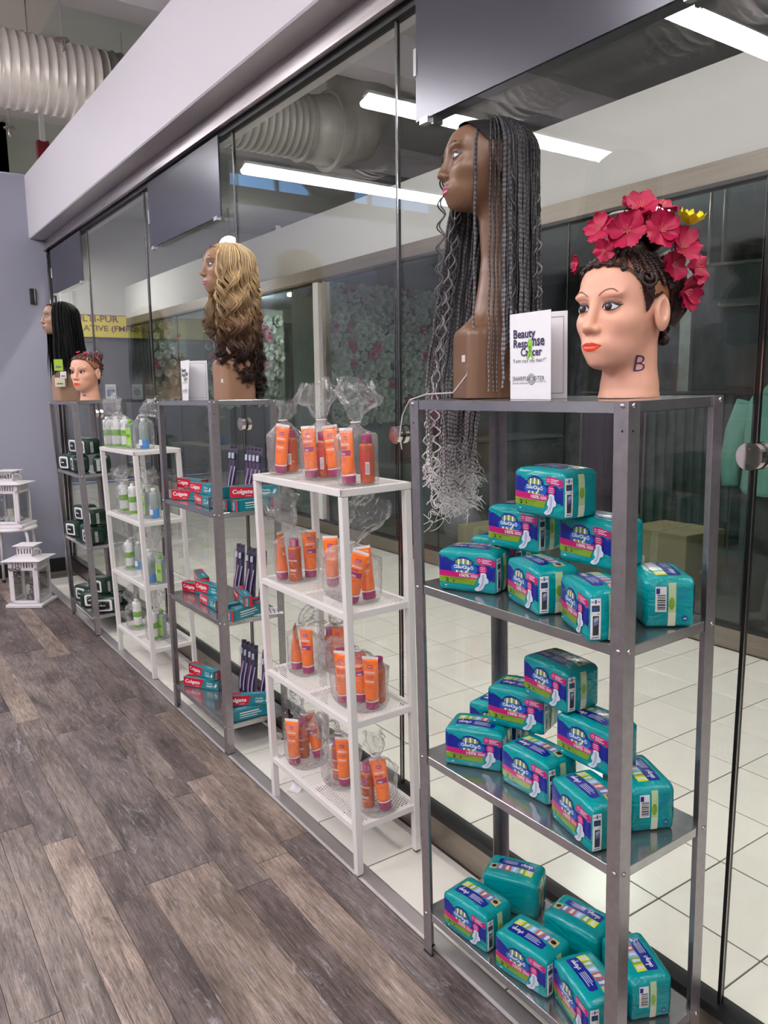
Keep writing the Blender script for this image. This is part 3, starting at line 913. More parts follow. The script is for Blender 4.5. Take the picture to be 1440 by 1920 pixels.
MZ = [1.387, 0.962, 0.536, 0.1135]     # bolt heights of the steel racks
RW, RD = 0.60, 0.27
def steel_rack():
    t_ = thing('steel_rack', 'x', 'shelf rack', (0, 0, 0), None, 'galvanised steel racks')
    th, fw = 0.0016, 0.030
    for cx, cy, sx, sy in ((0, 0, 1, 1), (0, RW, 1, -1), (RD, 0, -1, 1), (RD, RW, -1, -1)):
        mb = MB()
        poly = [(0, 0), (fw, 0), (fw, th), (th, th), (th, fw), (0, fw)]
        poly = [(cx + sx * a, cy + sy * b) for a, b in poly]
        if sx * sy < 0:
            poly = poly[::-1]
        mb.prism(poly, 0.003, 1.3945)
        p = mb.build('post', MT['galv'], t_)
        MB().prism([(cx + sx * a, cy + sy * b) for a, b in ((-.001, -.001), (fw + .001, -.001), (fw + .001, .006), (.006, .006), (.006, fw + .001), (-.001, fw + .001))][::(1 if sx * sy > 0 else -1)], 0.0, 0.005).build('foot_cap', MT['black'], p)
    for z in MZ:
        zt = z + 0.0075
        mb = MB()
        e = 0.0022
        mb.rbox((e, e, zt - 0.0025), (RD - e, RW - e, zt), 0.001, 1)
        mb.box((e, e, zt - 0.020), (e + 0.0012, RW - e, zt - 0.001)).box((RD - e - 0.0012, e, zt - 0.020), (RD - e, RW - e, zt - 0.001))
        mb.box((e, e, zt - 0.020), (RD - e, e + 0.0012, zt - 0.001)).box((e, RW - e - 0.0012, zt - 0.020), (RD - e, RW - e, zt - 0.001))
        mb.box((e, e, zt - 0.020), (e + 0.008, RW - e, zt - 0.019)).box((e, e, zt - 0.020), (RD - e, e + 0.008, zt - 0.019))
        mb.build('shelf_panel', MT['galv_shelf'], t_)
    bm_ = MB().lathe([(0.0048, 0.0), (0.0046, 0.0015), (0.0034, 0.003), (0.0012, 0.0036)], 12).mesh('bolt', True)
    bm_.materials.append(MT['bolt'])
    for z in MZ:
        for (x, y, ax) in ((0, 0.012, 'x-'), (0, RW - 0.012, 'x-'), (0.012, 0, 'y-'), (RD - 0.012, 0, 'y-'), (RD, 0.012, 'x+'), (RD, RW - 0.012, 'x+'), (0.012, RW, 'y+'), (RD - 0.012, RW, 'y+')):
            b = raw_obj('bolt', bm_, None, t_)
            b.location = (x, y, z)
            b.rotation_euler = {'x-': (0, -R(90), 0), 'x+': (0, R(90), 0), 'y-': (R(90), 0, 0), 'y+': (-R(90), 0, 0)}[ax]
    hole = MB().cyl((-0.0003, 0, 0), (0.0003, 0, 0), 0.0022, n=10).mesh('bolt_hole')
    hole.materials.append(MT['black'])
    for (x, y) in ((0, RW - 0.012), (0, 0.012), (0.012, 0)):
        b = raw_obj('bolt_hole', hole, None, t_)
        b.location = (x, y, 1.345)
        if y == 0:
            b.rotation_euler = (0, 0, R(90))
    return t_
rk = steel_rack()
rk['label'] = 'nearest galvanised steel rack, stacked with teal pad packs'
put(rk, RACK['M1'])
for key, lb in (('M2', 'middle galvanised steel rack with toothpaste boxes and toothbrushes'), ('M4', 'farthest galvanised steel rack with dark green packs')):
    put(dup(rk, (0, 0, 0), None, lb), RACK[key])

# white perforated racks
WZ = [1.150, 0.800, 0.478, 0.157]
WW, WD = 0.575, 0.232
def perforated(w, d, cy=0.0118, cx=0.0080, hy=0.0080, hx=0.0046):
    """sheet in the x (depth) / y (width) plane pierced with staggered oblong holes"""
    mb = MB()
    nx = int((d - 0.02) / cx)
    x0 = (d - nx * cx) / 2
    my = 0.012
    v, f = [], []
    def q(a, b, c, e):
        n = len(v)
        v.extend([(a, b, 0), (c, b, 0), (c, e, 0), (a, e, 0)])
        f.append((n, n + 1, n + 2, n + 3))
    q(0, 0, x0, w)
    q(d - x0, 0, d, w)
    for i in range(nx):
        xa = x0 + i * cx
        xb = xa + cx
        ha, hb = xa + (cx - hx) / 2, xa + (cx + hx) / 2
        sh = cy / 2 if i % 2 else 0
        ny = int((w - 2 * my - sh) / cy)
        q(xa, 0, xb, my + sh)
        q(xa, my + sh + ny * cy, xb, w)
        for j in range(ny):
            ya = my + sh + j * cy
            yb = ya + cy
            if abs((ya + yb) / 2 - w / 2) < 0.008:
                q(xa, ya, xb, yb)
                continue
            a, b = ya + (cy - hy) / 2, ya + (cy + hy) / 2
            n = len(v)
            v.extend([(xa, ya, 0), (xb, ya, 0), (xb, yb, 0), (xa, yb, 0), (ha, a, 0), (hb, a, 0), (hb, b, 0), (ha, b, 0)])
            f.extend([(n, n + 1, n + 5, n + 4), (n + 1, n + 2, n + 6, n + 5), (n + 2, n + 3, n + 7, n + 6), (n + 3, n, n + 4, n + 7)])
    return mb.add(v, f)
def white_rack():
    t_ = thing('white_rack', 'x', 'shelf rack', (0, 0, 0), None, 'white perforated racks')
    lg = 0.0215
    for (x, y) in ((0, 0), (0, WW - lg), (WD - lg, 0), (WD - lg, WW - lg)):
        p = MB().rbox((x, y, 0.004), (x + lg, y + lg, 1.129), 0.0015, 1).build('leg', MT['white_metal'], t_)
        MB().box((x + 0.002, y + 0.002, 0.0), (x + lg - 0.002, y + lg - 0.002, 0.005)).build('foot', MT['black'], p)
    sheet = perforated(WW - 0.012, WD - 0.012).mesh('perforated_sheet')
    sheet.materials.append(MT['white_metal'])
    for k, z in enumerate(WZ):
        e = -0.0008 if k == 0 else 0.002
        hgt = 0.020
        mb = MB()
        a0, a1, b0, b1 = e, WD - e, e, WW - e
        mb.rbox((a0, b0, z - hgt), (a0 + 0.008, b1, z), 0.001, 1).rbox((a1 - 0.008, b0, z - hgt), (a1, b1, z), 0.001, 1)
        mb.rbox((a0, b0, z - hgt), (a1, b0 + 0.008, z), 0.001, 1).rbox((a0, b1 - 0.008, z - hgt), (a1, b1, z), 0.001, 1)
        mb.box((a0 + 0.008, WW / 2 - 0.008, z - hgt), (a1 - 0.008, WW / 2 + 0.008, z - 0.002))
        s_ = mb.build('shelf_frame', MT['white_metal'], t_)
        o = raw_obj('perforated_sheet', sheet, None, s_)
        o.location = (0.006, 0.006, z - 0.0006)
    return t_
wr = white_rack()
wr['label'] = 'white perforated rack with bagged orange tubes'
put(wr, RACK['W3'])
put(dup(wr, (0, 0, 0), None, 'white perforated rack with bagged white and green bottles'), RACK['W4'])

# ================================================================ teal pad packs
PW, PD, PH = 0.140, 0.092, 0.095
def teal_mat():
    m = M('teal_film', (0, 146, 150), 0.26, 0.0, 0.4, coat=0.1)
    t = NT(m)
    tc = t.n('ShaderNodeTexCoord')
    oi = t.n('ShaderNodeObjectInfo')
    mp = t.n('ShaderNodeMapping')
    mp.inputs['Scale'].default_value = (1, 0.6, 1.8)
    t.l(tc.outputs['Object'], mp.inputs[0])
    nz = t.n('ShaderNodeTexNoise', i_Scale=22.0, i_Detail=3.0, i_Roughness=0.55, i_Distortion=0.8, noise_dimensions='4D')
    t.l(mp.outputs[0], nz.inputs['Vector'])
    t.l(t.math('MULTIPLY', oi.outputs['Random'], 20.0), nz.inputs['W'])
    t.bump(nz.outputs[0], 0.9, 0.007)
    return m
MT['teal'] = teal_mat()
def film(name, col, rough=0.3):
    m = M(name, col, rough, 0, 0.5, coat=0.3)
    t = NT(m)
    tc = t.n('ShaderNodeTexCoord')
    nz = t.n('ShaderNodeTexNoise', i_Scale=26.0, i_Detail=2.0, i_Distortion=0.6)
    t.l(tc.outputs['Object'], nz.inputs[0])
    t.bump(nz.outputs[0], 0.35, 0.004)
    return m
PC = {k: film('print_' + k, c) for k, c in dict(navy=(8, 28, 138), blue=(16, 92, 176), magenta=(186, 18, 108), lime=(118, 158, 38), white=(232, 236, 240), pad=(206, 216, 230), padline=(160, 176, 200), cream=(222, 226, 198), leaf=(118, 150, 62), black=(20, 22, 26), yellow=(214, 214, 46), green=(128, 170, 56), sky=(140, 178, 222), brick=(186, 94, 74), violet=(116, 108, 168), tan=(196, 172, 122), label=(226, 228, 226), dark=(52, 58, 66), pale=(184, 206, 156), circ=(24, 84, 140)).items()}
PCK = list(PC)
PCM = [PC[k] for k in PCK]
PH2 = np.array([PD / 2, PW / 2, PH / 2])
def pack_pt(n):
    n = np.asarray(n, float)
    p = n * PH2
    r = 0.0075
    lim = PH2 - r
    q = np.clip(p, -lim, lim)
    d = p - q
    L = np.linalg.norm(d, axis=-1, keepdims=True)
    p = np.where(L > 1e-9, q + d / np.maximum(L, 1e-9) * r, p)
    x, y, z = n[..., 0], n[..., 1], n[..., 2]
    p = p.copy()
    p[..., 0] += np.sign(x) * 0.0035 * (1 - y ** 2) * (1 - z ** 2) * np.abs(x) ** 6
    p[..., 1] += np.sign(y) * 0.0030 * (1 - x ** 2) * (1 - z ** 2) * np.abs(y) ** 6
    p[..., 2] += np.where(z > 0, 0.0045 * (1 - x ** 2) * (1 - y ** 2), 0.0) * np.abs(z) ** 6
    p[..., 2] -= np.where(z > 0, 0.004 * np.abs(y) ** 5, 0.0)
    p[..., 2] += PH / 2
    return p
FACES = {'front': lambda a, b: (-1.0, -a, b), 'back': lambda a, b: (1.0, a, b), 'left': lambda a, b: (-a, 1.0, b), 'right': lambda a, b: (a, -1.0, b), 'top': lambda a, b: (b, -a, 1.0)}
NRM = {'front': (-1, 0, 0), 'back': (1, 0, 0), 'left': (0, 1, 0), 'right': (0, -1, 0), 'top': (0, 0, 1)}
class Decal:
    def __init__(self, face, ptf, faces, nrm, mats, keys, step=0.18):
        self.mb = MB()
        self.face, self.ptf, self.faces, self.nrm, self.mats, self.keys, self.step = face, ptf, faces, nrm, mats, keys, step
    def _add(self, v2, f, key, lay):
        fn = self.faces[self.face]
        n3 = np.array([fn(a, b) for a, b in v2])
        p = self.ptf(n3) + np.array(self.nrm[self.face]) * (0.0005 + 0.00025 * lay)
        self.mb.mat(self.keys.index(key))
        self.mb.add(p, f)
        return self
    def poly(self, pts, key, lay=0):
        v, f = fill_poly(pts, self.step)
        return self._add(v, f, key, lay)
    def rect(self, a0, b0, a1, b1, key, lay=0):
        return self.poly([(a0, b0), (a1, b0), (a1, b1), (a0, b1)], key, lay)
    def text(self, s, a0, a1, b0, b1, key, lay=0, shear=0.0, bold=0.0):
        v, f = fit_text(s, a0, a1, b0, b1, shear, bold)
        return self._add(v, f, key, lay)
    def build(self, name, parent):
        return self.mb.build(name, self.mats, parent)
def D_(face):
    return Decal(face, pack_pt, FACES, NRM, PCM, PCK)

# a flowing brand script, drawn as pen strokes
def script_always():
    """the word in an upright brush script: list of poly-strokes in a 0..1 box"""
    S_ = []
    def arc(cx, cy, rx, ry, a0, a1, n=14):
        return [(cx + rx * math.cos(R(a0 + (a1 - a0) * k / n)), cy + ry * math.sin(R(a0 + (a1 - a0) * k / n))) for k in range(n + 1)]
    x = 0.0
    def a_at(x):
        return [arc(x + .065, .45, .06, .17, 30, 390, 18), [(x + .128, .62), (x + .122, .42), (x + .135, .30), (x + .17, .32)]]
    S_ += a_at(0.0)
    S_ += [[(.17, .32), (.21, .55), (.235, .85), (.222, 1.0), (.205, .95), (.20, .7), (.203, .42), (.22, .29), (.25, .33)]]
    S_ += [[(.25, .60), (.262, .38), (.29, .28), (.32, .36), (.335, .58), (.338, .40), (.37, .28), (.41, .38), (.42, .60), (.445, .55)]]
    S_ += [[(p[0] + .45, p[1]) for p in q] for q in a_at(0.0)]
    S_ += [[(.63, .60), (.635, .40), (.67, .29), (.715, .38), (.73, .60), (.728, .30), (.71, .08), (.66, .0), (.63, .10), (.69, .24), (.78, .34)]]
    S_ += [[(.78, .34), (.83, .48), (.885, .66)], [(.885, .66), (.888, .54), (.935, .44), (.935, .32), (.885, .26), (.82, .29)]]
    return S_
def stroke2d(strokes, x0, x1, y0, y1, w, wy=None):
    """pen strokes as flat ribbons"""
    V, F = [], []
    wy = wy or w
    for s in strokes:
        P = np.array([(x0 + (x1 - x0) * a, y0 + (y1 - y0) * b) for a, b in s])
        # smooth
        t = np.linspace(0, len(P) - 1, len(P) * 3)
        i = np.minimum(t.astype(int), len(P) - 2)
        fr = (t - i)[:, None]
        Q = P[i] * (1 - fr) + P[i + 1] * fr
        for _ in range(2):
            Q[1:-1] = (Q[:-2] + 2 * Q[1:-1] + Q[2:]) / 4
        T = np.gradient(Q, axis=0)
        T[:, 0] /= w
        T[:, 1] /= wy
        T /= np.linalg.norm(T, axis=1, keepdims=True) + 1e-9
        N = np.stack([-T[:, 1] * w, T[:, 0] * wy], 1)
        o = len(V)
        V.extend((Q + N).tolist())
        V.extend((Q - N).tolist())
        k = len(Q)
        F.extend([(o + j, o + k + j, o + k + j + 1, o + j + 1) for j in range(k - 1)])
    return np.array(V), F
ALW = script_always()

def pad_pack():
    t_ = thing('pad_pack', 'x', 'pad pack', (0, 0, 0), None, 'teal pad packs on the near rack')
    n = 14
    V, F = [], []
    for fk in ('front', 'back', 'left', 'right', 'top', 'bottom'):
        g = np.linspace(-1, 1, n + 1)
        o = len(V)
        for b in g:
            for a in g:
                V.append(FACES[fk](a, b) if fk != 'bottom' else (b, a, -1.0))
        F += [(o + j * (n + 1) + i, o + j * (n + 1) + i + 1, o + (j + 1) * (n + 1) + i + 1, o + (j + 1) * (n + 1) + i) for j in range(n) for i in range(n)]
    P = pack_pt(np.array(V))
    bm = bmesh.new()
    vs = [bm.verts.new(p) for p in P]
    for q in F:
        bm.faces.new([vs[i] for i in q])
    bmesh.ops.remove_doubles(bm, verts=bm.verts[:], dist=1e-5)
    bmesh.ops.recalc_face_normals(bm, faces=bm.faces[:])
    me = bpy.data.meshes.new('film')
    bm.to_mesh(me)
    bm.free()
    me.polygons.foreach_set('use_smooth', [True] * len(me.polygons))
    raw_obj('film', me, MT['teal'], t_)
    d = D_('front')
    d.poly([(-.985, .80), (-.72, .66), (-.46, .48), (-.2, .40), (.3, .39), (.985, .40), (.985, -.40), (.75, -.30), (.5, -.16), (.3, -.02), (-.985, -.02)], 'navy', 0)
    d.poly(ellipse(-.06, .16, .46, .30, 28), 'blue', 1)
    d.poly([(-.985, 0.0), (.50, -.02), (.36, -.29), (-.985, -.28)], 'magenta', 2)
    d.poly([(-.985, -.28), (.38, -.29), (.28, -.58), (-.985, -.57)], 'lime', 2)
    d.poly(ellipse(-.08, .36, .36, .36, 24, 0, 180), 'navy', 2)
    for k in range(7):
        a = -.36 + k * 0.08
        h0 = .26 * math.sqrt(max(0, 1 - ((a + .04 + .08) / .31) ** 2))
        d.rect(a, .37, a + .068, .37 + max(.02, h0), 'cream' if k % 2 else 'leaf', 3)
        if k < 6:
            d.rect(a + .02, -.03, a + .085, .07, 'leaf' if k % 2 else 'cream', 3)
    v, f = stroke2d(ALW, -.40, .30, .06, .46, .011, .016)
    d._add(v, f, 'white', 5)
    d.poly([(.36, .52), (.40, .44), (.985, .42), (.985, .70), (.42, .76), (.36, .68)], 'magenta', 2)
    d.poly(ellipse(.45, .60, .045, .07, 14), 'white', 3).poly(ellipse(.45, .60, .034, .053, 14), 'magenta', 4)
    for k in range(3):
        d.rect(.54, .50 + k * .07, .85 - .08 * (k % 2), .525 + k * .07, 'white', 3)
    d.poly(ellipse(.58, .20, .135, .20, 22), 'magenta', 4)
    for k in range(3):
        d.rect(.50, .12 + k * .08, .66, .14 + k * .08, 'white', 5)
    d.poly([(.50, .02), (.60, .06), (.69, .0), (.70, -.18), (.76, -.27), (.75, -.42), (.64, -.50), (.60, -.66), (.51, -.80), (.37, -.86), (.28, -.80), (.33, -.70), (.42, -.62), (.47, -.50), (.42, -.42), (.44, -.27), (.49, -.15)], 'pad', 5)
    d.poly([(.55, -.04), (.62, -.04), (.63, -.22), (.60, -.45), (.54, -.62), (.46, -.74), (.42, -.73), (.49, -.58), (.54, -.42), (.55, -.22)], 'padline', 6)
    d.text('100%', -.22, .12, -.23, -.08, 'white', 4, 0, 0.02)
    for k in range(3):
        d.rect(.16, -.22 + k * .05, .40, -.20 + k * .05, 'white', 4)
    d.rect(-.15, -.05, .30, -.035, 'white', 4)
    d.text('2', -.72, -.60, -.53, -.35, 'black', 4, 0, 0.03)
    d.rect(-.56, -.35, -.02, -.335, 'black', 4)
    d.poly(ellipse(-.43, -.46, .025, .06, 10), 'black', 4)
    for k in (0, 2, 3, 4):
        d.poly(ellipse(-.51 + k * .08, -.46, .022, .05, 10), 'leaf', 4)
    d.rect(-.75, -.74, -.68, -.70, 'white', 3).rect(-.60, -.745, -.2, -.73, 'blue', 3).rect(.6, -.80, .85, -.785, 'blue', 3)
    d.build('front_print', t_)
    d = D_('top')
    d.poly([(-.72, -.52), (-.66, -.58), (.55, -.58), (.62, -.50), (.62, -.16), (.2, -.02), (-.6, .0), (-.72, -.06)], 'navy', 0)
    v, f = stroke2d(ALW, -.62, -.18, -.50, -.08, .009, .016)
    d._add(v, f, 'white', 2)
    for k in range(4):
        d.rect(-.08, -.46 + k * .085, .46 - .1 * (k % 2), -.435 + k * .085, 'white', 2)
    for k, key in enumerate(('yellow', 'green', 'sky', 'brick', 'violet', 'tan')):
        a = -.72 + k * .26
        d.poly([(a, -.02 + .03 * (k % 2)), (a + .26, -.02 + .03 * ((k + 1) % 2)), (a + .26, .46), (a, .46)], key, 1)
        if key != 'tan':
            d.poly([(a + .08, .05), (a + .16, .03), (a + .19, .2), (a + .2, .36), (a + .12, .40), (a + .07, .33), (a + .09, .2)], 'pad', 2)
    d.poly(ellipse(.70, .22, .09, .13, 12), 'black', 2)
    d.build('top_print', t_)
    d = D_('right')
    d.rect(-.93, -.86, -.52, .80, 'label', 0)
    d.text('8', -.77, -.68, .60, .76, 'navy', 1, 0, 0.04).rect(-.90, .66, -.80, .69, 'navy', 1).rect(-.65, .66, -.55, .69, 'navy', 1)
    d.rect(-.88, .30, -.57, .54, 'dark', 1).rect(-.86, .36, -.66, .46, 'circ', 2).rect(-.90, .20, -.55, .22, 'navy', 1)
    d.rect(-.84, -.70, -.60, .14, 'dark', 1).poly([(-.80, .05), (-.64, .1), (-.62, -.1), (-.8, -.2)], 'padline', 2).poly([(-.80, -.2), (-.64, -.12), (-.64, -.28), (-.8, -.34)], 'violet', 2)
    d.rect(-.88, -.80, -.58, -.77, 'navy', 1)
    d.build('end_label', t_)
    d = D_('right')
    d.rect(-.20, -.95, .16, .92, 'pale', 0).rect(-.20, -.95, .16, -.45, 'cream', 1).poly(ellipse(-.02, .1, .15, .28, 16), 'green', 1)
    d.build('clear_strip', t_)
    d = D_('left')
    d.rect(-.60, -.32, -.16, .76, 'label', 0).rect(-.57, .48, -.42, .70, 'navy', 1)
    for k, (y_, h_) in enumerate(((.40, .04), (.33, .03), (.28, .02), (.20, .05), (.14, .03), (.10, .02), (.02, .05), (-.05, .03), (-.10, .02), (-.18, .05), (-.24, .03))):
        d.rect(-.52, y_, -.20, y_ + h_, 'black', 1)
    d.build('barcode_label', t_)
    d = D_('left')
    d.rect(-.08, -.92, .22, .92, 'pale', 0).rect(-.08, -.92, .22, -.35, 'cream', 1).poly(ellipse(.05, .05, .12, .3, 14), 'green', 1)
    for k in range(5):
        d.rect(.34, .28 + k * .09, .66, .30 + k * .09, 'blue', 0)
    d.poly(ellipse(.60, -.62, .13, .13, 18), 'circ', 0).rect(.54, -.64, .66, -.60, 'white', 1)
    d.build('clear_strip', t_)
    return t_
PACKS = [
    ('a1', .078, .474, .975, 25, 'leftmost teal pad pack on the upper pad shelf'),
    ('a2', .089, .278, .975, -18, 'middle teal pad pack standing on the upper pad shelf, under the pile'),
    ('a3', .050, .101, .975, -27, 'teal pad pack beside the front post on the upper pad shelf'),
    ('a4', .155, .392, 1.072, 7, 'left teal pad pack of the second layer on the upper pad shelf'),
    ('a5', .159, .186, 1.072, -3, 'right teal pad pack of the second layer on the upper pad shelf'),
    ('a6', .098, .251, 1.170, -3, 'topmost teal pad pack of the upper pad shelf'),
    ('a7', .199, .077, .975, 143, 'teal pad pack turned barcode outward on the upper pad shelf'),
    ('a8', .215, .520, .975, 5, 'teal pad pack half hidden at the back left of the upper pad shelf'),
    ('b1', .088, .479, .549, 32, 'leftmost teal pad pack on the middle pad shelf'),
    ('b2', .105, .303, .549, 0, 'middle teal pad pack standing on the middle pad shelf, under the pile'),
    ('b3', .064, .124, .549, -15, 'teal pad pack beside the front post on the middle pad shelf'),
    ('b4', .165, .410, .646, 21, 'left teal pad pack of the second layer on the middle pad shelf'),
    ('b5', .159, .190, .646, 0, 'right teal pad pack of the second layer on the middle pad shelf'),
    ('b6', .159, .291, .744, -5, 'topmost teal pad pack of the middle pad shelf'),
    ('b7', .190, .110, .549, 153, 'teal pad pack turned barcode outward on the middle pad shelf'),
    ('b8', .215, .535, .549, 12, 'teal pad pack half hidden at the back left of the middle pad shelf'),
    ('c1', .054, .455, .1265, 6, 'leftmost teal pad pack on the lowest pad shelf'),
    ('c2', .061, .279, .1265, 8, 'teal pad pack in the front middle of the lowest pad shelf'),
    ('c3', .070, .125, .1265, -17, 'teal pad pack beside the front post on the lowest pad shelf'),
    ('c4', .196, .475, .1265, 209, 'teal pad pack turned back to front at the back left of the lowest shelf'),
    ('c5', .196, .262, .1265, 190, 'teal pad pack turned back to front in the back middle of the lowest shelf'),
    ('c6', .192, .105, .1265, 155, 'teal pad pack turned barcode outward on the lowest pad shelf'),
]
pk = pad_pack()
for n_, (k_, x, y, z, a, lb) in enumerate(PACKS):
    o = pk if n_ == 0 else dup(pk, (0, 0, 0))
    o['label'] = lb
    put(o, on_rack('M1', x, y, z, a))
# ================================================================ toothpaste cartons
TL, TD, TH = 0.185, 0.036, 0.044
def box_pt(hx, hy, hz):
    H = np.array([hx, hy, hz])
    def f(n):
        p = np.asarray(n, float) * H
        p = p.copy()
        p[..., 2] += hz
        return p
    return f
TC = {k: M('carton_' + k, c, 0.3, 0, 0.5, coat=0.25) for k, c in dict(red=(206, 12, 44), teal=(14, 132, 144), deep=(6, 96, 106), white=(240, 240, 242), sky=(60, 150, 186), grey=(150, 170, 176)).items()}
TCK, TCM = list(TC), [TC[k] for k in TC]
tp_pt = box_pt(TD / 2, TL / 2, TH / 2)
def T_(face):
    return Decal(face, tp_pt, FACES, NRM, TCM, TCK, 2.5)
def swoosh(d, w):
    pts = [(-.995, -.86), (-.995, .96), (w + .03, .96)] + [(w - .25 * (1 - math.cos(R(t))), .96 - 1.82 * math.sin(R(t)) * 1.0) for t in range(20, 91, 10)]
    return d.poly(pts, 'red', 0)
def toothpaste():
    t_ = thing('toothpaste_carton', 'x', 'toothpaste box', (0, 0, 0), None, 'toothpaste cartons on the middle steel rack')
    MB().rbox((-TD / 2, -TL / 2, 0), (TD / 2, TL / 2, TH), 0.0008, 1).build('carton', TC['teal'], t_)
    d = T_('back')
    d.poly([(.70, -.99), (.995, -.99), (.995, .99), (.80, .99), (.66, 0)], 'red', 0).rect(-.6, .3, .3, .5, 'white', 0).rect(-.6, -.1, .4, .04, 'white', 0).rect(-.6, -.5, .2, -.38, 'white', 0).rect(-.95, -.99, -.90, .99, 'deep', 0)
    d.build('printed_back', t_)
    for face in ('front',):
        d = T_(face)
        swoosh(d, .12)
        d.text('Colgate', -.90, -.06, -.42, .58, 'white', 1, 0.08, 0.028)
        d.rect(-.35, -.62, -.12, -.55, 'white', 1)
        d.text('Cavity', .32, .66, .05, .50, 'white', 1, 0.1, 0.02).rect(.30, -.25, .70, -.12, 'white', 1).rect(.34, -.45, .62, -.36, 'white', 1)
        d.poly([(.74, -.3), (.80, .1), (.86, .45), (.92, .3), (.90, -.1), (.82, -.4)], 'white', 1)
        d.poly([(-.995, -.99), (.995, -.99), (.995, -.9), (-.995, -.9)], 'deep', 0)
        d.build('printed_side', t_)
    d = T_('top')
    d.poly([(-.995, -.3), (-.995, .99), (-.2, .99), (-.35, .2), (-.6, -.2)], 'red', 0).poly([(-.1, -.2), (.5, -.3), (.9, .1), (.5, .5), (.0, .4)], 'sky', 0).rect(.2, -.05, .7, .05, 'white', 1).rect(.2, .2, .55, .28, 'white', 1)
    d.build('printed_top', t_)
    for face in ('left', 'right'):
        d = T_(face)
        d.poly([(.45, -.99), (.99, -.99), (.99, .99), (.45, .99), (.38, 0)], 'red', 0).rect(-.99, .80, .99, .99, 'red', 0).rect(-.99, -.99, -.80, .99, 'red', 0)
        d.poly([(-.5, -.7), (-.15, -.75), (-.05, .2), (-.25, .72), (-.42, .3)], 'white', 1).poly([(-.42, -.6), (-.22, -.65), (-.15, .1), (-.26, .5), (-.36, .2)], 'red', 2)
        d.build('end_flap', t_)
    return t_
TB = [
    (.077, .453, .9755, 30, 'lowest toothpaste box at the left of its upper shelf'),
    (.057, .240, .9755, -4, 'lowest toothpaste box at the front of the upper toothpaste shelf'),
    (.095, .480, 1.0205, 12, 'toothpaste box lying on the leftmost one of the upper shelf'),
    (.068, .275, 1.0205, 6, 'toothpaste box lying on the front one of the upper shelf'),
    (.150, .065, .9755, -83, 'toothpaste box set endwise beside the post on the upper shelf'),
    (.165, .016, .9755, -79, 'toothpaste box set endwise at the right of the upper shelf'),
    (.140, .088, 1.0205, -88, 'toothpaste box on top of the endwise ones, beside the post, upper shelf'),
    (.172, .030, 1.0205, 68, 'slanting toothpaste box on top at the right of the upper shelf'),
    (.105, .500, .5495, 17, 'lowest toothpaste box at the left of the middle toothpaste shelf'),
    (.066, .255, .5495, -1, 'lowest toothpaste box at the front of the middle toothpaste shelf'),
    (.078, .285, .5945, 11, 'toothpaste box lying on the front one of the middle shelf'),
    (.118, .490, .5945, -12, 'toothpaste box lying on the leftmost one of the middle shelf'),
    (.119, .022, .5495, -70, 'lowest slanting toothpaste box at the right of the middle shelf'),
    (.125, .098, .5495, -83, 'toothpaste box under the slanting pile on the middle shelf'),
    (.128, .080, .5945, -12, 'topmost toothpaste box at the right of the middle shelf'),
    (.087, .455, .127, 32, 'lower toothpaste box at the left of the bottom toothpaste shelf'),
    (.100, .470, .172, 14, 'upper toothpaste box at the left of the bottom toothpaste shelf'),
    (.120, .032, .127, -92, 'lowest toothpaste box at the right of the bottom shelf'),
    (.118, .085, .127, -100, 'second toothpaste box at the right of the bottom shelf'),
    (.120, .055, .172, 62, 'topmost toothpaste box at the right of the bottom shelf'),
]
tp = toothpaste()
for n_, (x, y, z, a, lb) in enumerate(TB):
    o = tp if n_ == 0 else dup(tp, (0, 0, 0))
    o['label'] = lb
    put(o, on_rack('M2', x, y, z + 0.0005, a))

# toothbrushes in blister packs
MT['blister'] = glass_mat('blister_plastic', (0.95, 0.94, 0.97), 0.03, 0.10, 0.6)
MT['brush_card'] = M('brush_card', (84, 76, 98), 0.35)
MT['brush_lilac'] = M('brush_lilac', (206, 196, 228), 0.3)
MT['bristle'] = M('bristle', (214, 224, 236), 0.7)
BC = [M('brush_plum', (106, 22, 84), 0.3), M('brush_navy', (36, 52, 92), 0.3)]
def toothbrush(ci):
    t_ = thing('toothbrush_pack', 'x', 'toothbrush', (0, 0, 0), None, 'toothbrush blister packs')
    card = MB()
    card.prism([(-0.013, 0.0), (0.013, 0.0), (0.0135, 0.20), (0.0125, 0.238), (-0.0125, 0.238), (-0.0135, 0.20)], 0.0, 0.0012, axis=0)
    card.build('backing_card', MT['brush_card'], t_)
    MB().add(*tube_np(np.array([(0.0, 0.004 * math.cos(t / 14 * 6.28), 0.228 + 0.004 * math.sin(t / 14 * 6.28)) for t in range(15)]) + np.array([-0.0012, 0, 0]), 0.0012, 5)).build('hang_hole_rim', MT['black'], t_)
    path = [(-0.008, 0.003 + 0.0075 * math.sin(z * 26 + 0.6), 0.012 + z) for z in np.linspace(0, 0.165, 22)]
    rad = [0.0042 + 0.0016 * math.sin(k / 21 * 3.14 * 1.2) - 0.0012 * (k / 21) for k in range(22)]
    MB().tube(path, rad, 10, flat=0.8).build('handle', BC[ci], t_, True)
    p2 = [(x - 0.002, y - 0.0046, z) for x, y, z in path[2:18]]
    MB().tube(p2, [0.0028] * len(p2), 8).build('grip', MT['brush_lilac'], t_, True)
    MB().rbox((-0.012, -0.006, 0.175), (-0.007, 0.007, 0.205), 0.002, 2).build('brush_head', BC[ci], t_, True)
    MB().rbox((-0.0175, -0.005, 0.178), (-0.012, 0.006, 0.203), 0.001, 1).build('bristles', MT['bristle'], t_)
    MB().prism([(-0.0115, 0.006), (0.0115, 0.006), (0.0115, 0.205), (0.006, 0.214), (-0.006, 0.214), (-0.0115, 0.205)], -0.0195, -0.0005, axis=0).build('blister', MT['blister'], t_)
    return t_
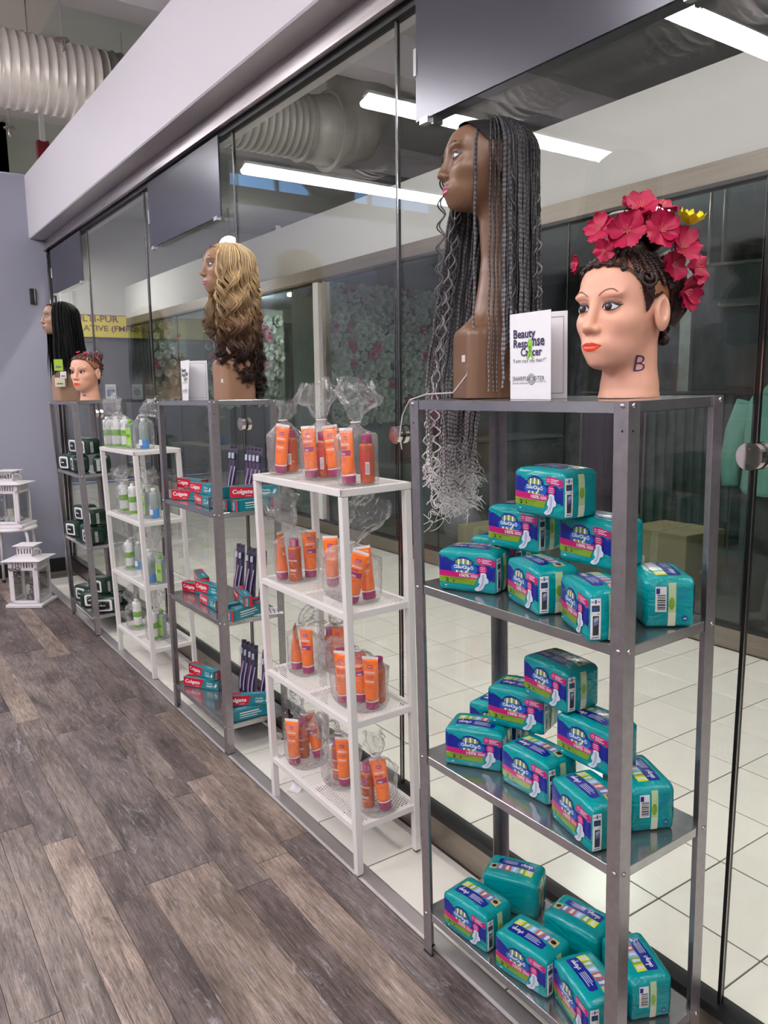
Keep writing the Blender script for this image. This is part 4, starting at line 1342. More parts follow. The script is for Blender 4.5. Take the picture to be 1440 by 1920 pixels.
tbp = [toothbrush(0), toothbrush(1)]
used = [False, False]
TBR = []
for q, (y, x) in enumerate(((.325, .20), (.292, .20), (.170, .205), (.135, .205), (.100, .205), (.065, .205))):
    TBR.append((x, y, .9755, q % 2 == 0, 'upper', ('first', 'second', 'third', 'fourth', 'fifth', 'sixth')[q]))
for q, (y, x) in enumerate(((.300, .20), (.265, .20), (.195, .20), (.160, .205), (.075, .21))):
    TBR.append((x, y, .5495, q % 2 == 0, 'middle', ('first', 'second', 'third', 'fourth', 'fifth')[q]))
for q, (y, x) in enumerate(((.270, .19), (.235, .19), (.200, .195), (.165, .195), (.085, .20), (.050, .20))):
    TBR.append((x, y, .127, q % 2 == 0, 'bottom', ('first', 'second', 'third', 'fourth', 'fifth', 'sixth')[q]))
for (x, y, z, plum, sh, nth) in TBR:
    ci = 0 if plum else 1
    o = dup(tbp[ci], (0, 0, 0)) if used[ci] else tbp[ci]
    used[ci] = True
    o['label'] = ('plum' if plum else 'navy') + ' handled toothbrush pack, ' + nth + ' from the left on the ' + sh + ' toothbrush shelf'
    lean = Matrix.Rotation(R(28), 4, 'Z') @ Matrix.Rotation(R(12), 4, 'Y') @ Matrix.Rotation(R(-4), 4, 'X')
    put(o, on_rack('M2', x, y, z + 0.001, lean))
# leaflet behind the middle pile
t_ = thing('leaflet', 'white printed leaflet lying beside the toothpaste pile on the middle shelf', 'leaflet', (0, 0, 0))
MB().rbox((-0.075, -0.055, 0), (0.075, 0.055, 0.001), 0.0004, 1).build('sheet', MT['paper'], t_)
mb = MB()
for k in range(9):
    mb.box((-0.065 + k * 0.015, -0.045, 0.001), (-0.061 + k * 0.015, 0.045 - 0.02 * (k % 3), 0.0014))
mb.build('print_lines', MT['print_grey'], t_)['kind'] = 'stuff'
put(t_, on_rack('M2', .198, .045, .5500, Matrix.Rotation(R(-20), 4, 'Z')))
# ================================================================ orange tubes and amber bottles in clear bags
OC = {k: M('tube_' + k, c, 0.3, 0, 0.5, coat=0.3) for k, c in dict(orange=(255, 118, 8), magenta=(164, 22, 96), white=(246, 240, 238), purple=(156, 40, 150), red=(206, 54, 40), label=(236, 236, 236), black=(20, 20, 20)).items()}
OCK, OCM = list(OC), [OC[k] for k in OC]
ZT = 0.150
def tube_pt(n):
    """a = -1..1 across the front, b = 0..1 up the tube (n = (side, a, b))"""
    n = np.asarray(n, float)
    s, a, b = n[..., 0], n[..., 1], n[..., 2]
    z = 0.026 + b * (ZT - 0.026)
    w = 0.0195 + 0.0055 * b
    dp = 0.0195 * (1 - b) ** 0.75 + 0.0006
    ang = a * np.pi / 2
    return np.stack([s * dp * np.cos(ang), s * w * np.sin(ang), z], -1)
TFACE = {'front': lambda a, b: (-1.0, a, b), 'back': lambda a, b: (1.0, a, b)}
TN = {'front': (-1, 0, 0), 'back': (1, 0, 0)}
class TubeDecal(Decal):
    def _add(self, v2, f, key, lay):
        fn = self.faces[self.face]
        n3 = np.array([fn(a, b) for a, b in v2])
        p = self.ptf(n3)
        rad = np.stack([p[:, 0], p[:, 1] * 0.6, np.zeros(len(p))], 1)
        rad /= np.linalg.norm(rad, axis=1, keepdims=True) + 1e-9
        p = p + rad * (0.0004 + 0.00025 * lay)
        self.mb.mat(self.keys.index(key))
        self.mb.add(p, f)
        return self
def orange_tube(kind):
    t_ = thing('cosmetic_tube', 'x', 'tube', (0, 0, 0), None, 'orange tubes in clear bags')
    nb, na = 16, 24
    V = []
    for j in range(nb + 1):
        for s in (-1, 1):
            for i in range(na):
                V.append((s, (-1 + 2 * i / na), j / nb))
    P = tube_pt(np.array(V, float))
    n2 = 2 * na
    F = [(j * n2 + i, j * n2 + (i + 1) % n2, (j + 1) * n2 + (i + 1) % n2, (j + 1) * n2 + i) for j in range(nb) for i in range(n2)]
    F += [tuple(range(n2 - 1, -1, -1)), tuple(range(nb * n2, nb * n2 + n2))]
    b = MB().add(P, F).build('tube_body', OC['orange'], t_, True)
    MB().lathe([(0.0185, 0.0), (0.0195, 0.001), (0.0200, 0.020), (0.0196, 0.0225), (0.018, 0.0228)], 32).build('flip_cap', OC['magenta'], t_, True)
    MB().lathe([(0.0197, 0.0228), (0.0199, 0.0235), (0.0199, 0.0268), (0.0195, 0.0275)], 32).build('white_collar', OC['white'], t_, True)
    MB().box((-0.0011, -0.0250, ZT - 0.001), (0.0011, 0.0250, ZT + 0.007)).build('crimped_end', OC['white'], t_)
    for face in ('front', 'back'):
        d = TubeDecal(face, tube_pt, TFACE, TN, OCM, OCK, 0.12)
        d.rect(-.22, .78, .22, .86, 'purple', 0).rect(-.16, .805, .16, .835, 'orange', 1)
        d.text('BRIGHTENING', -.46, .46, .655, .71, 'white', 0, 0, 0.02)
        if kind == 'wash':
            d.rect(-.55, .575, .20, .625, 'red', 0)
            d.rect(-.42, .43, .62, .55, 'magenta', 0)
            d.text('WASH', -.30, .10, .445, .49, 'white', 1, 0, 0.03).rect(-.30, .505, .3, .52, 'purple', 1)
        else:
            d.rect(-.40, .58, .40, .60, 'red', 0).rect(-.34, .54, .3, .555, 'red', 0)
            d.text('MOISTURISER', -.42, .42, .44, .49, 'white', 0, 0, 0.02)
        d.rect(-.30, .36, .28, .37, 'red', 0).rect(-.26, .32, .20, .33, 'red', 0)
        d.build('front_print' if face == 'front' else 'back_print', t_)
    if kind == 'cream':
        MB().box((-0.004, 0.0205, 0.04), (0.004, 0.0212, 0.062)).build('barcode_label', OC['label'], t_)
    return t_
MT['amber'] = M('amber_liquid', (222, 92, 16), 0.12, 0.0, 0.5, coat=0.6)
NT(MT['amber']).b.inputs['Transmission Weight'].default_value = 0.35
MT['red_label'] = M('amber_print', (196, 60, 60), 0.35)
def amber_bottle():
    t_ = thing('tonic_bottle', 'x', 'bottle', (0, 0, 0), None, 'amber tonic bottles in clear bags')
    MB().lathe([(0.019, 0.0), (0.0205, 0.002), (0.021, 0.006), (0.021, 0.104), (0.0205, 0.109), (0.017, 0.112), (0.0145, 0.113)], 32).build('bottle_body', MT['amber'], t_, True)
    MB().lathe([(0.0148, 0.113), (0.0152, 0.114), (0.0152, 0.136), (0.0148, 0.138), (0.013, 0.1385)], 28).build('screw_cap', OC['magenta'], t_, True)
    def cyl_pt(n):
        n = np.asarray(n, float)
        s, a, b = n[..., 0], n[..., 1], n[..., 2]
        ang = a * np.pi / 2
        return np.stack([s * 0.0212 * np.cos(ang), s * 0.0212 * np.sin(ang), 0.006 + b * 0.1], -1)
    d = TubeDecal('front', cyl_pt, TFACE, TN, OCM, OCK, 0.12)
    d.rect(-.30, .74, .30, .83, 'purple', 0).text('BRIGHTENING', -.50, .50, .60, .645, 'white', 0, 0, 0.02).rect(-.38, .45, .38, .47, 'red', 0)
    d.text('TONIC', -.34, .40, .26, .34, 'white', 0, 0, 0.03).rect(-.3, .18, .3, .19, 'white', 0)
    d.build('front_print', t_)
    d = TubeDecal('back', cyl_pt, TFACE, TN, OCM, OCK, 0.12)
    d.rect(-.5, .15, .5, .85, 'red', 0).rect(.1, .2, .44, .55, 'label', 1)
    for k in range(7):
        d.rect(.14, .24 + k * .04, .40, .255 + k * .04, 'black', 2)
    d.build('back_label', t_)
    return t_

# ---- clear bags
def bag_mat(name, milk=0.035, tint=(0.985, 0.985, 0.99)):
    m = bpy.data.materials.new(name)
    m.use_nodes = True
    t = NT(m)
    t.t.nodes.remove(t.b)
    tc = t.n('ShaderNodeTexCoord')
    nz = t.n('ShaderNodeTexNoise', i_Scale=55.0, i_Detail=3.0, i_Roughness=0.6, i_Distortion=1.5)
    t.l(tc.outputs['Object'], nz.inputs[0])
    vo = t.n('ShaderNodeTexVoronoi', i_Scale=38.0, feature='DISTANCE_TO_EDGE')
    t.l(tc.outputs['Object'], vo.inputs[0])
    bp = t.n('ShaderNodeBump', i_Strength=0.9, i_Distance=0.007)
    t.l(t.math('ADD', nz.outputs[0], t.math('MULTIPLY', vo.outputs['Distance'], 0.8)), bp.inputs['Height'])
    lw = t.n('ShaderNodeLayerWeight', i_Blend=0.5)
    t.l(bp.outputs[0], lw.inputs['Normal'])
    p = t.math('POWER', lw.outputs['Facing'], 3.6)
    fr = t.math('MULTIPLY_ADD', p, 0.75, 0.055)
    tr = t.n('ShaderNodeBsdfTransparent', i_Color=(*tint, 1))
    gl = t.n('ShaderNodeBsdfGlossy', i_Roughness=0.07)
    t.l(bp.outputs[0], gl.inputs['Normal'])
    df = t.n('ShaderNodeBsdfTranslucent', i_Color=(0.95, 0.95, 0.96, 1))
    dd = t.n('ShaderNodeBsdfDiffuse', i_Color=(0.95, 0.95, 0.96, 1))
    m0 = t.n('ShaderNodeMixShader', i_0=0.5)
    t.l(df.outputs[0], m0.inputs[1])
    t.l(dd.outputs[0], m0.inputs[2])
    m1 = t.n('ShaderNodeMixShader')
    t.l(t.math('MULTIPLY_ADD', p, 0.55, milk), m1.inputs[0])
    t.l(tr.outputs[0], m1.inputs[1])
    t.l(m0.outputs[0], m1.inputs[2])
    m2 = t.n('ShaderNodeMixShader')
    t.l(fr, m2.inputs[0])
    t.l(m1.outputs[0], m2.inputs[1])
    t.l(gl.outputs[0], m2.inputs[2])
    t.l(m2.outputs[0], t.out.inputs[0])
    return m
MT['bag'] = bag_mat('clear_bag_film')
MT['bag_tie'] = M('bag_tie', (228, 220, 222), 0.5)
def clear_bag(label, rkey, x, y, z, rx, ry, hb, puff, plen, prad, seed, yaw=0.0, group='clear bags on the orange rack', flat=0.55, sticker=None):
    """a bag standing on a shelf: body (half axes rx, ry, height hb), gathered neck, loose mouth towards `puff`"""
    t_ = thing('clear_bag', label, 'bag', (0, 0, 0), None, group)
    rg = random.Random(seed)
    n = 44
    puff = Vector(puff).normalized()
    side = puff.cross(Vector((0.3, 1, 0.2))).normalized()
    up2 = side.cross(puff).normalized()
    rings = []
    nb = 16
    for j in range(nb + 1):
        q = j / nb
        zz = 0.0015 + hb * 1.13 * q
        prof = (min(1, 0.90 + 0.9 * q) if q < 0.12 else 1.0) if q < 0.72 else 1.0 - ((q - 0.72) / 0.28) ** 1.35 * 0.86
        rings.append(('b', Vector((0, 0, zz)), rx * prof, ry * prof, q))
    neck = Vector((0, 0, 0.0015 + hb * 1.13))
    np_ = 15
    for j in range(1, np_ + 1):
        q = j / np_
        c = neck + Vector((0, 0, 1)) * (0.012 * min(1, q * 3)) + puff * (plen * q)
        rr = 0.014 + (prad - 0.014) * min(1, (q * 1.7) ** 1.1) * (1 - 0.35 * max(0, q - 0.6) / 0.4)
        rings.append(('p', c, rr, rr * flat, q))
    V = []
    sd = Vector((seed * 3.7, seed * 1.3, seed * 2.1))
    for (kd, c, a, b, q) in rings:
        for k in range(n):
            t = 2 * math.pi * k / n
            if kd == 'b':
                cx, cy = math.cos(t), math.sin(t)
                ex = 0.75
                p = Vector((a * math.copysign(abs(cx) ** ex, cx), b * math.copysign(abs(cy) ** ex, cy), 0)) + c
                am = 0.004 + 0.010 * max(0, q - 0.4)
                if q > 0.72:
                    p += Vector((cx, cy, 0)) * 0.12 * max(a, 0.01) * math.sin(k * 2.0 * math.pi / n * 9)
            else:
                p = c + side * (a * math.cos(t)) + up2 * (b * math.sin(t))
                am = 0.008 + 0.022 * q
                p += (side * math.cos(t) + up2 * math.sin(t)) * (a * 0.14 * math.sin(k * 2.0 * math.pi / n * 9 + q * 2))
            nv = noise.noise_vector(p * 22 + sd) * 1.0 + noise.noise_vector(p * 60 + sd) * 0.45
            if kd == 'b' and q < 0.06:
                am *= 0.15
            p = p + nv * am
            if p.z < 0.0008:
                p.z = 0.0008
            V.append(p)
    m = len(rings)
    F = [(j * n + k, j * n + (k + 1) % n, (j + 1) * n + (k + 1) % n, (j + 1) * n + k) for j in range(m - 1) for k in range(n)]
    F.append(tuple(range(n - 1, -1, -1)))
    MB().add(V, F).build('film', MT['bag'], t_, True)
    MB().tube([(0.0135 * math.cos(t), 0.0135 * math.sin(t), neck.z + 0.002) for t in np.linspace(0, 6.4, 18)], 0.0022, 6).build('tie', MT['bag_tie'], t_, True)
    if sticker:
        p = neck + puff * plen * 0.62 + Vector(sticker)
        MB().lathe([(0.021, -0.0006), (0.0215, 0.0), (0.021, 0.0006)], 28).build('round_sticker', M('sticker_rose', (168, 46, 82), 0.35), t_)
        s_ = t_.children[-1]
        s_.location = p
        s_.rotation_euler = (0, R(70), R(35))
    put(t_, on_rack(rkey, x, y, z, yaw))
    return t_

OT = [orange_tube('cream'), orange_tube('wash')]
AB = amber_bottle()
ou = [False, False, False]
def stand(proto, idx, label, rkey, x, y, z, yaw, tilt=0.0, tdir=0.0, group=None, base=0.0195):
    """stand an item; tilt (deg) about a horizontal axis, tipped towards direction tdir (deg, rack frame)"""
    o = proto if not ou[idx] else dup(proto, (0, 0, 0))
    ou[idx] = True
    o['label'] = label
    r = Matrix.Rotation(R(yaw), 4, 'Z')
    if tilt:
        ax = Vector((-math.sin(R(tdir)), math.cos(R(tdir)), 0))
        r = Matrix.Rotation(R(tilt), 4, ax) @ r
    put(o, on_rack(rkey, x, y, z + 0.003 + base * math.sin(R(abs(tilt))), r))
    return o
W3Z = [z + 0.0005 for z in WZ]
# (kind, x, y, shelf, yaw, tilt, tilt direction, label)
ITEMS = [
    (0, .067, .500, 0, 30, 8, -70, 'orange moisturiser tube at the left end of the top orange shelf'),
    (2, .112, .505, 0, 200, 0, 0, 'amber bottle behind the leftmost tube on the top orange shelf'),
    (1, .069, .291, 0, 28, 3, 100, 'orange wash tube in the middle of the top orange shelf'),
    (2, .112, .289, 0, 200, 0, 0, 'amber bottle with a barcode in the middle bag of the top shelf'),
    (0, .120, .238, 0, 35, 7, 95, 'orange moisturiser tube at the right of the middle bag, top shelf'),
    (1, .075, .081, 0, 15, 2, 100, 'orange wash tube in the right bag of the top orange shelf'),
    (2, .122, .057, 0, 215, 0, 0, 'amber bottle in the right bag of the top orange shelf'),
    (0, .045, .485, 1, -50, 3, 60, 'orange tube seen edge-on at the left of the second orange shelf'),
    (2, .073, .443, 1, 35, 0, 0, 'amber tonic bottle at the left front of the second orange shelf'),
    (1, .130, .445, 1, 80, 3, 60, 'orange tube behind the tonic bottle on the second orange shelf'),
    (0, .134, .304, 1, 40, 3, 90, 'orange tube in the middle of the second orange shelf'),
    (1, .068, .085, 1, 35, 14, -60, 'orange wash tube leaning right behind the front leg, second shelf'),
    (0, .128, .080, 1, 60, 10, 100, 'orange tube leaning left at the right of the second orange shelf'),
    (0, .084, .492, 2, -40, 2, 80, 'orange tube seen edge-on at the left of the third orange shelf'),
    (1, .096, .431, 2, 30, 3, 80, 'orange wash tube at the left front of the third orange shelf'),
    (2, .185, .430, 2, 190, 0, 0, 'amber bottle at the back of the third orange shelf'),
    (0, .190, .375, 2, 30, 4, 90, 'orange tube at the back middle of the third orange shelf'),
    (2, .105, .225, 2, 30, 0, 0, 'amber bottle in the middle of the third orange shelf'),
    (0, .065, .145, 2, 30, 4, 90, 'orange tube behind the front leg on the third orange shelf'),
    (1, .112, .118, 2, 70, 5, 100, 'orange tube beside the rightmost one on the third orange shelf'),
    (0, .108, .054, 2, 36, 2, 90, 'orange moisturiser tube rightmost on the third orange shelf'),
    (2, .152, .085, 2, 190, 0, 0, 'amber bottle at the back right of the third orange shelf'),
    (0, .041, .463, 3, 36, 2, 100, 'orange moisturiser tube at the left of the bottom orange shelf'),
    (1, .125, .440, 3, 38, 22, 95, 'orange wash tube leaning far left on the bottom orange shelf'),
    (2, .090, .488, 3, 30, 0, 0, 'amber bottle behind the left tubes of the bottom orange shelf'),
    (0, .106, .236, 3, 40, 3, 90, 'orange tube in the middle of the bottom orange shelf'),
    (2, .112, .284, 3, 30, 0, 0, 'amber bottle in the middle of the bottom orange shelf'),
    (2, .096, .082, 3, 30, 0, 0, 'amber bottle at the right of the bottom orange shelf'),
    (1, .126, .030, 3, 60, 12, 100, 'orange wash tube rightmost on the bottom orange shelf'),
]
for (kd, x, y, sh, yaw, ti_, td, lb) in ITEMS:
    stand((OT[0], OT[1], AB)[kd], kd, lb, 'W3', x, y, W3Z[sh], yaw, ti_, td)
BAGS = [
    ('clear bag around the leftmost tubes of the top orange shelf', .085, .500, 0, .055, .050, .150, (0.1, -.5, .8), .05, .035, 1, None),
    ('clear bag with a ballooned top in the middle of the top orange shelf', .098, .268, 0, .060, .070, .155, (-.05, .25, 1), .105, .062, 2, None),
    ('clear bag with a pointed top at the right of the top orange shelf', .098, .072, 0, .055, .058, .152, (.2, .1, 1), .110, .060, 3, None),
    ('clear bag with a rose sticker at the left of the second orange shelf', .085, .455, 1, .070, .062, .152, (-.25, .75, .75), .14, .060, 4, (-.028, -.01, 0)),
    ('clear bag flopping right on the second orange shelf', .110, .150, 1, .065, .115, .145, (.55, -.25, .75), .15, .062, 5, None),
    ('clear bag around the left tubes of the third orange shelf', .090, .458, 2, .046, .062, .145, (.35, -.5, .3), .07, .045, 6, None),
    ('clear bag at the back of the third orange shelf', .182, .400, 2, .036, .070, .140, (.2, -.6, .5), .06, .035, 7, None),
    ('clear bag with its mouth hanging forward on the third orange shelf', .105, .125, 2, .068, .110, .142, (-.35, .85, -.35), .14, .055, 8, None),
    ('clear bag around the leaning tubes of the bottom orange shelf', .085, .455, 3, .068, .075, .150, (-.1, 1, .15), .09, .045, 9, None),
    ('clear bag in the middle of the bottom orange shelf', .108, .262, 3, .058, .068, .148, (-.3, .8, -.2), .11, .050, 10, None),
    ('clear bag around the right tubes of the bottom orange shelf', .112, .055, 3, .058, .060, .150, (.2, .3, .8), .05, .035, 11, None),
]
for (lb, x, y, sh, rx, ry, hb, pf, pl, pr, sd, st) in BAGS:
    clear_bag(lb, 'W3', x, y, W3Z[sh], rx, ry, hb, pf, pl, pr, sd, 0.0, 'clear bags on the orange rack', 0.6, st)

# ---- white/green and clear bottles on the far white rack
GC = {k: M('care_' + k, c, 0.35, 0, 0.5, coat=0.2) for k, c in dict(white=(238, 238, 236), green=(112, 176, 36), lime=(170, 218, 92), grey=(150, 150, 150), blue=(60, 148, 224)).items()}
MT['clear_liquid'] = M('clear_liquid', (206, 226, 222), 0.08, 0.0)
NT(MT['clear_liquid']).b.inputs['Transmission Weight'].default_value = 0.6
def care_bottle(kind):
    t_ = thing('care_bottle', 'x', 'bottle', (0, 0, 0), None, 'white green and clear bottles in bags')
    if kind == 0:
        MB().lathe([(0.021, 0.0), (0.0225, 0.002), (0.0225, 0.135), (0.020, 0.142), (0.010, 0.145)], 28).build('bottle_body', GC['white'], t_, True)
        MB().lathe([(0.0228, 0.002), (0.0229, 0.0025), (0.0229, 0.016), (0.0228, 0.0165)], 28).build('green_foot', GC['green'], t_, True)
        MB().lathe([(0.0228, 0.060), (0.0229, 0.0605), (0.0229, 0.090), (0.0228, 0.0905)], 28).build('green_band', GC['green'], t_, True)
        mb = MB()
        for k in range(3):
            mb.box((-0.0236, -0.010, 0.108 + k * 0.008), (-0.0222, 0.010 - 0.004 * k, 0.111 + k * 0.008))
        mb.build('print_lines', GC['grey'], t_)['kind'] = 'stuff'
        MB().lathe([(0.009, 0.145), (0.0095, 0.146), (0.0095, 0.157), (0.008, 0.158)], 18).build('cap', GC['white'], t_, True)
    elif kind == 1:
        MB().lathe([(0.0205, 0.0), (0.022, 0.002), (0.022, 0.046), (0.0218, 0.047)], 28).build('blue_liquid', GC['blue'], t_, True)
        MB().lathe([(0.0219, 0.047), (0.022, 0.048), (0.022, 0.120), (0.018, 0.130), (0.010, 0.134)], 28).build('clear_body', MT['clear_liquid'], t_, True)
        MB().box((-0.0236, -0.010, 0.018), (-0.0205, 0.012, 0.045)).build('paper_label', GC['white'], t_)
        MB().lathe([(0.010, 0.134), (0.0105, 0.135), (0.0105, 0.150), (0.009, 0.151)], 18).build('cap', GC['white'], t_, True)
    else:
        MB().rbox((-0.013, -0.022, 0.0), (0.013, 0.022, 0.125), 0.005, 2).build('clear_body', MT['clear_liquid'], t_, True)
        MB().box((-0.0142, -0.018, 0.012), (-0.0130, 0.018, 0.105)).build('lime_label', GC['lime'], t_)
        MB().box((-0.0148, -0.014, 0.055), (-0.0142, 0.014, 0.072)).build('green_band', GC['green'], t_)
        MB().lathe([(0.009, 0.125), (0.0095, 0.126), (0.0095, 0.145), (0.008, 0.146)], 18).build('cap', GC['green'], t_, True)
    return t_
CB = [care_bottle(0), care_bottle(1), care_bottle(2)]
cu = [False] * 3
SN = ('top', 'second', 'third', 'bottom')
CI = [
    (0, .030, .495, 0, 'leftmost white bottle'), (0, .055, .440, 0, 'second white bottle from the left'), (0, .075, .345, 0, 'third white bottle from the left'), (2, .072, .255, 0, 'lime labelled flask'), (1, .105, .150, 0, 'blue bottomed bottle'),
    (0, .072, .474, 1, 'left white bottle'), (0, .085, .350, 1, 'middle white bottle'), (2, .101, .221, 1, 'lime labelled flask'), (1, .116, .113, 1, 'blue bottomed bottle'),
    (0, .083, .500, 2, 'left white bottle'), (1, .120, .445, 2, 'left blue bottomed bottle'), (0, .080, .160, 2, 'white bottle near the front leg'), (1, .065, .095, 2, 'right blue bottomed bottle'), (2, .098, .044, 2, 'lime labelled flask'),
    (0, .079, .437, 3, 'left white bottle'), (0, .074, .167, 3, 'white bottle near the front leg'), (2, .120, .165, 3, 'lime labelled flask'),
]
for (kd, x, y, sh, nm) in CI:
    o = CB[kd] if not cu[kd] else dup(CB[kd], (0, 0, 0))
    cu[kd] = True
    o['label'] = nm + ' on the ' + SN[sh] + ' shelf of the far white rack'
    put(o, on_rack('W4', x, y, WZ[sh] + 0.0008, 20))
for q, (x, y, sh, rx, ry, hb, pf, pl, pr) in enumerate((
        (.060, .390, 0, .062, .140, .155, (-.2, .8, .6), .10, .055), (.105, .150, 0, .048, .055, .145, (.4, -1, .35), .12, .05),
        (.078, .420, 1, .050, .095, .150, (-.1, .9, .35), .09, .05), (.108, .165, 1, .050, .090, .140, (.3, .5, .9), .09, .05),
        (.100, .475, 2, .060, .062, .150, (.1, .2, 1), .10, .05), (.082, .095, 2, .055, .095, .145, (.2, .3, .9), .10, .05),
        (.080, .430, 3, .060, .075, .130, (-.2, .9, .4), .10, .045), (.096, .165, 3, .060, .060, .140, (.2, .2, .9), .08, .04))):
    clear_bag(('left' if q % 2 == 0 else 'right') + ' clear bag of bottles on the ' + SN[sh] + ' shelf of the far white rack', 'W4', x, y, WZ[sh] + 0.0005, rx, ry, hb, pf, pl, pr, 30 + q, 0.0, 'clear bags on the far white rack')

# ---- dark green packs on the far steel rack
MT['green_film'] = film('bottle_green_film', (16, 50, 34), 0.3)
GP = {k: M('gp_' + k, c, 0.35) for k, c in dict(white=(240, 242, 242), black=(24, 28, 30), grey=(120, 128, 126), silver=(178, 180, 182)).items()}
GPK, GPM = list(GP), [GP[k] for k in GP]
GW, GD, GH = 0.155, 0.085, 0.098
GHV = np.array([GD / 2, GW / 2, GH / 2])
def gp_pt(n):
    n = np.asarray(n, float)
    p = n * GHV
    r = 0.014
    q = np.clip(p, -(GHV - r), GHV - r)
    d = p - q
    L = np.linalg.norm(d, axis=-1, keepdims=True)
    p = np.where(L > 1e-9, q + d / np.maximum(L, 1e-9) * r, p).copy()
    x, y, z = n[..., 0], n[..., 1], n[..., 2]
    p[..., 0] += np.sign(x) * 0.005 * (1 - y ** 2) * (1 - z ** 2) * np.abs(x) ** 6
    p[..., 2] -= np.where(z > 0, 0.006 * np.abs(y) ** 4, 0)
    p[..., 2] += GH / 2
    return p
def green_pack():
    t_ = thing('green_pack', 'x', 'wipes pack', (0, 0, 0), None, 'dark green packs on the far rack')
    n = 8
    V, F = [], []
    for fk in ('front', 'back', 'left', 'right', 'top', 'bottom'):
        g = np.linspace(-1, 1, n + 1)
        o = len(V)
        for b in g:
            for a in g:
                V.append(FACES[fk](a, b) if fk != 'bottom' else (b, a, -1.0))
        F += [(o + j * (n + 1) + i, o + j * (n + 1) + i + 1, o + (j + 1) * (n + 1) + i + 1, o + (j + 1) * (n + 1) + i) for j in range(n) for i in range(n)]
    P = gp_pt(np.array(V))
    MB().add(P, F).build('film', MT['green_film'], t_, True)
    d = Decal('front', gp_pt, FACES, NRM, GPM, GPK, 0.3)
    d.poly(rrect(-.62, -.80, .62, .70, .22), 'white', 0).poly(rrect(-.44, -.58, .44, .48, .12), 'black', 1)
    d.poly([(-.40, .1), (-.1, .42), (.40, .3), (.40, .44), (-.40, .44)], 'grey', 2)
    v, f = stroke2d([[(p[0], p[1]) for p in q] for q in ALW[:5]], -.32, .42, -.2, .12, .02, .03)
    d._add(v, f, 'white', 3)
    d.rect(.1, -.46, .38, -.42, 'grey', 2)
    d.build('front_label', t_)
    for fc in ('left', 'right'):
        d = Decal(fc, gp_pt, FACES, NRM, GPM, GPK, 0.3)
        d.rect(-.55, -.75, -.1, -.1, 'silver', 0).rect(-.55, .05, -.1, .7, 'silver', 0)
        d.build('end_label', t_)
    return t_
gp = green_pack()
GL = [
    (.055, .440, .9755, 18, 'leftmost dark green pack on the upper green shelf'), (.065, .250, .9755, -5, 'middle dark green pack on the upper green shelf'), (.150, .080, .9755, -20, 'rightmost dark green pack on the upper green shelf'),
    (.110, .400, 1.0765, 12, 'left dark green pack on top of the upper green shelf pile'), (.115, .215, 1.0765, 10, 'right dark green pack on top of the upper green shelf pile'),
    (.055, .450, .5495, 18, 'leftmost dark green pack on the middle green shelf'), (.120, .300, .5495, 70, 'end-on dark green pack on the middle green shelf'), (.070, .120, .5495, 8, 'front right dark green pack on the middle green shelf'),
    (.105, .410, .6505, 14, 'left dark green pack on top of the middle green shelf pile'), (.100, .180, .6505, 10, 'right dark green pack on top of the middle green shelf pile'),
    (.070, .440, .127, 20, 'leftmost dark green pack on the bottom green shelf'), (.070, .250, .127, 60, 'end-on dark green pack on the bottom green shelf'), (.090, .075, .127, 60, 'rightmost dark green pack on the bottom green shelf'), (.205, .240, .127, 5, 'dark green pack at the back of the bottom green shelf'),
    (.100, .160, .228, 25, 'dark green pack on top of the bottom green shelf pile'),
]
for n_, (x, y, z, a, lb) in enumerate(GL):
    o = gp if n_ == 0 else dup(gp, (0, 0, 0))
    o['label'] = lb
    put(o, on_rack('M4', x, y, z + 0.0005, a))
# ================================================================ display heads (sculpted as a distance field)
def surface_nets(F, org, h):
    Sg = F < 0
    nx, ny, nz = F.shape
    cs = [(i, j, k) for i in (0, 1) for j in (0, 1) for k in (0, 1)]
    def sl(A, c):
        return A[c[0]:nx - 1 + c[0], c[1]:ny - 1 + c[1], c[2]:nz - 1 + c[2]]
    cnt = sum(sl(Sg, c).astype(np.int8) for c in cs)
    mask = (cnt > 0) & (cnt < 8)
    ii = np.argwhere(mask)
    acc = np.zeros((len(ii), 3))
    num = np.zeros(len(ii))
    for a in cs:
        for ax in range(3):
            if a[ax] == 1:
                continue
            b = list(a)
            b[ax] = 1
            f0 = F[ii[:, 0] + a[0], ii[:, 1] + a[1], ii[:, 2] + a[2]]
            f1 = F[ii[:, 0] + b[0], ii[:, 1] + b[1], ii[:, 2] + b[2]]
            cr = (f0 < 0) != (f1 < 0)
            t = np.where(cr, f0 / np.where(cr, f0 - f1, 1), 0)
            p = np.tile(np.array(a, float), (len(ii), 1))
            p[:, ax] += t
            acc[cr] += p[cr]
            num[cr] += 1
    V = (ii + acc / num[:, None]) * h + np.array(org)
    idx = -np.ones(mask.shape, int)
    idx[mask] = np.arange(len(ii))
    Q = []
    for ax in range(3):
        u, w = (ax + 1) % 3, (ax + 2) % 3
        s0 = [slice(None)] * 3
        s1 = [slice(None)] * 3
        s0[ax] = slice(0, -1)
        s1[ax] = slice(1, None)
        cr = Sg[tuple(s0)] != Sg[tuple(s1)]
        e = np.argwhere(cr)
        e = e[(e[:, u] > 0) & (e[:, w] > 0) & (e[:, u] < F.shape[u] - 1) & (e[:, w] < F.shape[w] - 1)]
        inside = Sg[e[:, 0], e[:, 1], e[:, 2]]
        q = []
        for du, dw in ((1, 1), (0, 1), (0, 0), (1, 0)):
            c = e.copy()
            c[:, u] -= du
            c[:, w] -= dw
            q.append(idx[c[:, 0], c[:, 1], c[:, 2]])
        q = np.stack(q, 1)
        q[~inside] = q[~inside][:, ::-1]
        Q.append(q)
    return V, np.concatenate(Q)

